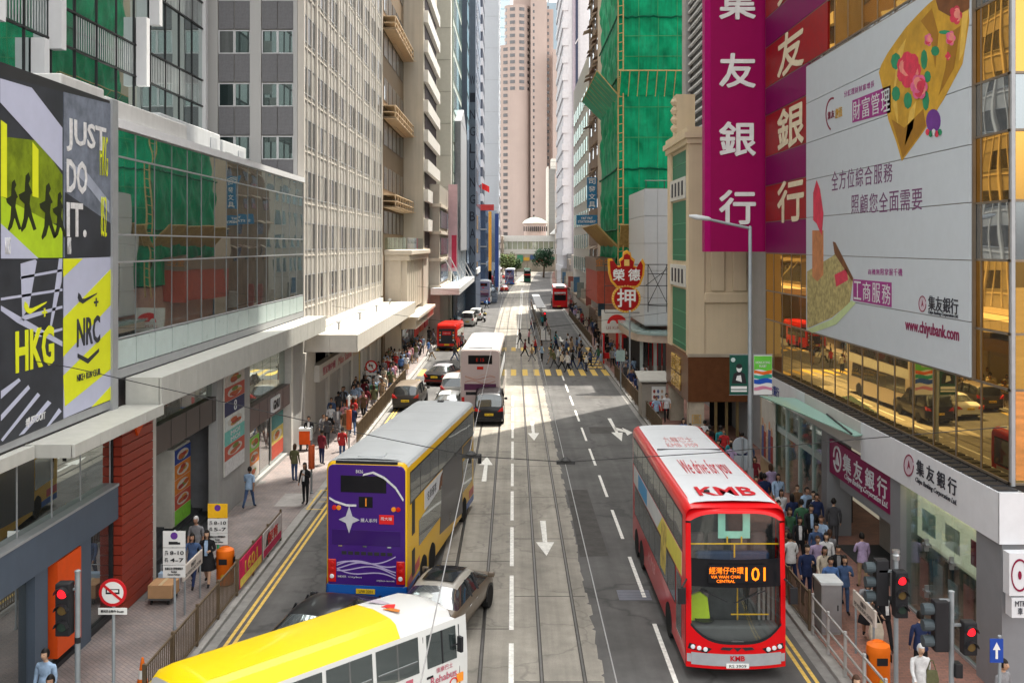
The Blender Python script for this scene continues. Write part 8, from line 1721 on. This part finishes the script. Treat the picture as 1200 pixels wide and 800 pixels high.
def bag(label, x, y, z, w_, h_, c, name='shoulder_bag'):
    t = thing(name, label, 'bag', (x, y, z)); G().loft([[(x + w_ * a * .5, y + b * .06, z) for a, b in ((-.9, -1), (.9, -1), (.9, 1), (-.9, 1))], [(x + w_ * a * .5, y + b * .07, z + h_ * .5) for a, b in ((-1, -1), (1, -1), (1, 1), (-1, 1))], [(x + w_ * a * .5, y + b * .03, z + h_) for a, b in ((-.8, -1), (.8, -1), (.8, 1), (-.8, 1))]]).ob('pouch', cloth_m(c), t, smooth=60); G().path([(x - w_ * .35, y, z + h_), (x - w_ * .1, y, z + h_ + .22), (x + w_ * .1, y, z + h_ + .22), (x + w_ * .35, y, z + h_)], .012, 5).ob('strap', cloth_m(c), t)
o = P[14]; bag('olive shoulder bag hanging by the white-shirted woman', o.location.x + .24, o.location.y - .06, .85, .28, .36, 'olive'); o = P[15]; bag('cream carrier bag held by the figure in black', o.location.x - .25, o.location.y - .12, .45, .36, .42, 'cream', 'carrier_bag'); o = P[33]; bag('big cream bag on the shoulder of the woman in white', o.location.x - .22, o.location.y - .1, .95, .36, .3, 'cream')
# crowds
R4 = random.Random(21)
TOPS = ['black', 'black', 'navy', 'navy', 'charcoal', 'charcoal', 'grey', 'grey', 'white', 'white', 'white', 'blue', 'denim', 'red', 'tan', 'olive', 'lightblue', 'lightblue', 'brown', 'pink', 'cream', 'maroon', 'green', 'lilac', 'teal']; BOTS = ['black', 'navy', 'charcoal', 'denim', 'black', 'grey', 'tan']
taken = []
def crowd(n, spot, place, faces, poses=('stride', 'stride_bare', 'stand', 'phone', 'carry', 'skirt_walk', 'stride', 'stride'), z=.13, gap=.5):
    k = tries = 0
    while k < n and tries < n * 60:
        tries += 1; x, y = spot()
        if any((x - a) ** 2 + (y - b) ** 2 < gap * gap for a, b in taken): continue
        taken.append((x, y)); k += 1; f = R4.random() < .42
        pose = R4.choice(poses)
        if pose == 'skirt_walk' and not f: pose = 'stride'
        person(x, y, R4.choice(faces) + R4.uniform(-18, 18), pose, R4.choice(TOPS), R4.choice(BOTS), place, R4.choice((0, 0, 0, 1)), f, R4.uniform(.93, 1.04), z)
def px_spot(x0, x1, y0, y1): return lambda: gp(R4.uniform(x0, x1), R4.uniform(y0, y1))
U = R4.uniform
crowd(34, px_spot(634, 706, 407, 436), 'on the yellow crossing', (90, 270, 80, 260), z=0)
crowd(6, px_spot(604, 634, 400, 438), 'crossing the tram tracks', (90, 270), z=0)
crowd(4, px_spot(618, 640, 375, 400), 'near the tram stop island', (90, 180, 0), z=0)
crowd(16, px_spot(468, 556, 402, 428), 'on the sunlit end of the crossing', (90, 270, 180), z=0)
crowd(5, px_spot(540, 566, 425, 448), 'between the waiting cars and the bus', (0, 180), z=0)
crowd(74, lambda: (U(-10.9, -8.8), U(62, 100)), 'under the sunlit canopy', (0, 180, 180))
crowd(10, lambda: (U(-10.8, -8.9), U(53, 64)), 'on the pavement by the brown railing', (0, 180, 180), gap=.8)
crowd(18, lambda: (U(-9.8, -7.3), U(106, 150)), 'on the pavement beyond the stone annex', (0, 180))
crowd(34, lambda: (U(8.6, 10.9), U(30, 52)), 'on the pavement behind the red bus', (0, 180, 180), gap=.55)
crowd(28, lambda: (U(8.5, 9.8), U(66, 92)), 'outside the silver clad shop', (0, 180, 180))
crowd(40, lambda: (U(8.6, 10.0), U(93, 160)), 'past the red shopfront', (0, 180), gap=.45)
def far_spot(): y = U(160, 250); return U(8.4, 11.0) + bend(y), y
crowd(8, far_spot, 'along the far shop row', (0, 180), ('stride', 'stand'))
crowd(5, px_spot(566, 650, 345, 372), 'crossing the road beyond the tram stop', (90, 270), ('stride', 'stride_bare'), 0)
x, y = gp(568, 377); person(x, y + .15, 0, 'ride', 'yellow', 'black', '', 0, False, 1.0, -.12, None, 'rider in a yellow vest sitting on the scooter')
finish_text()
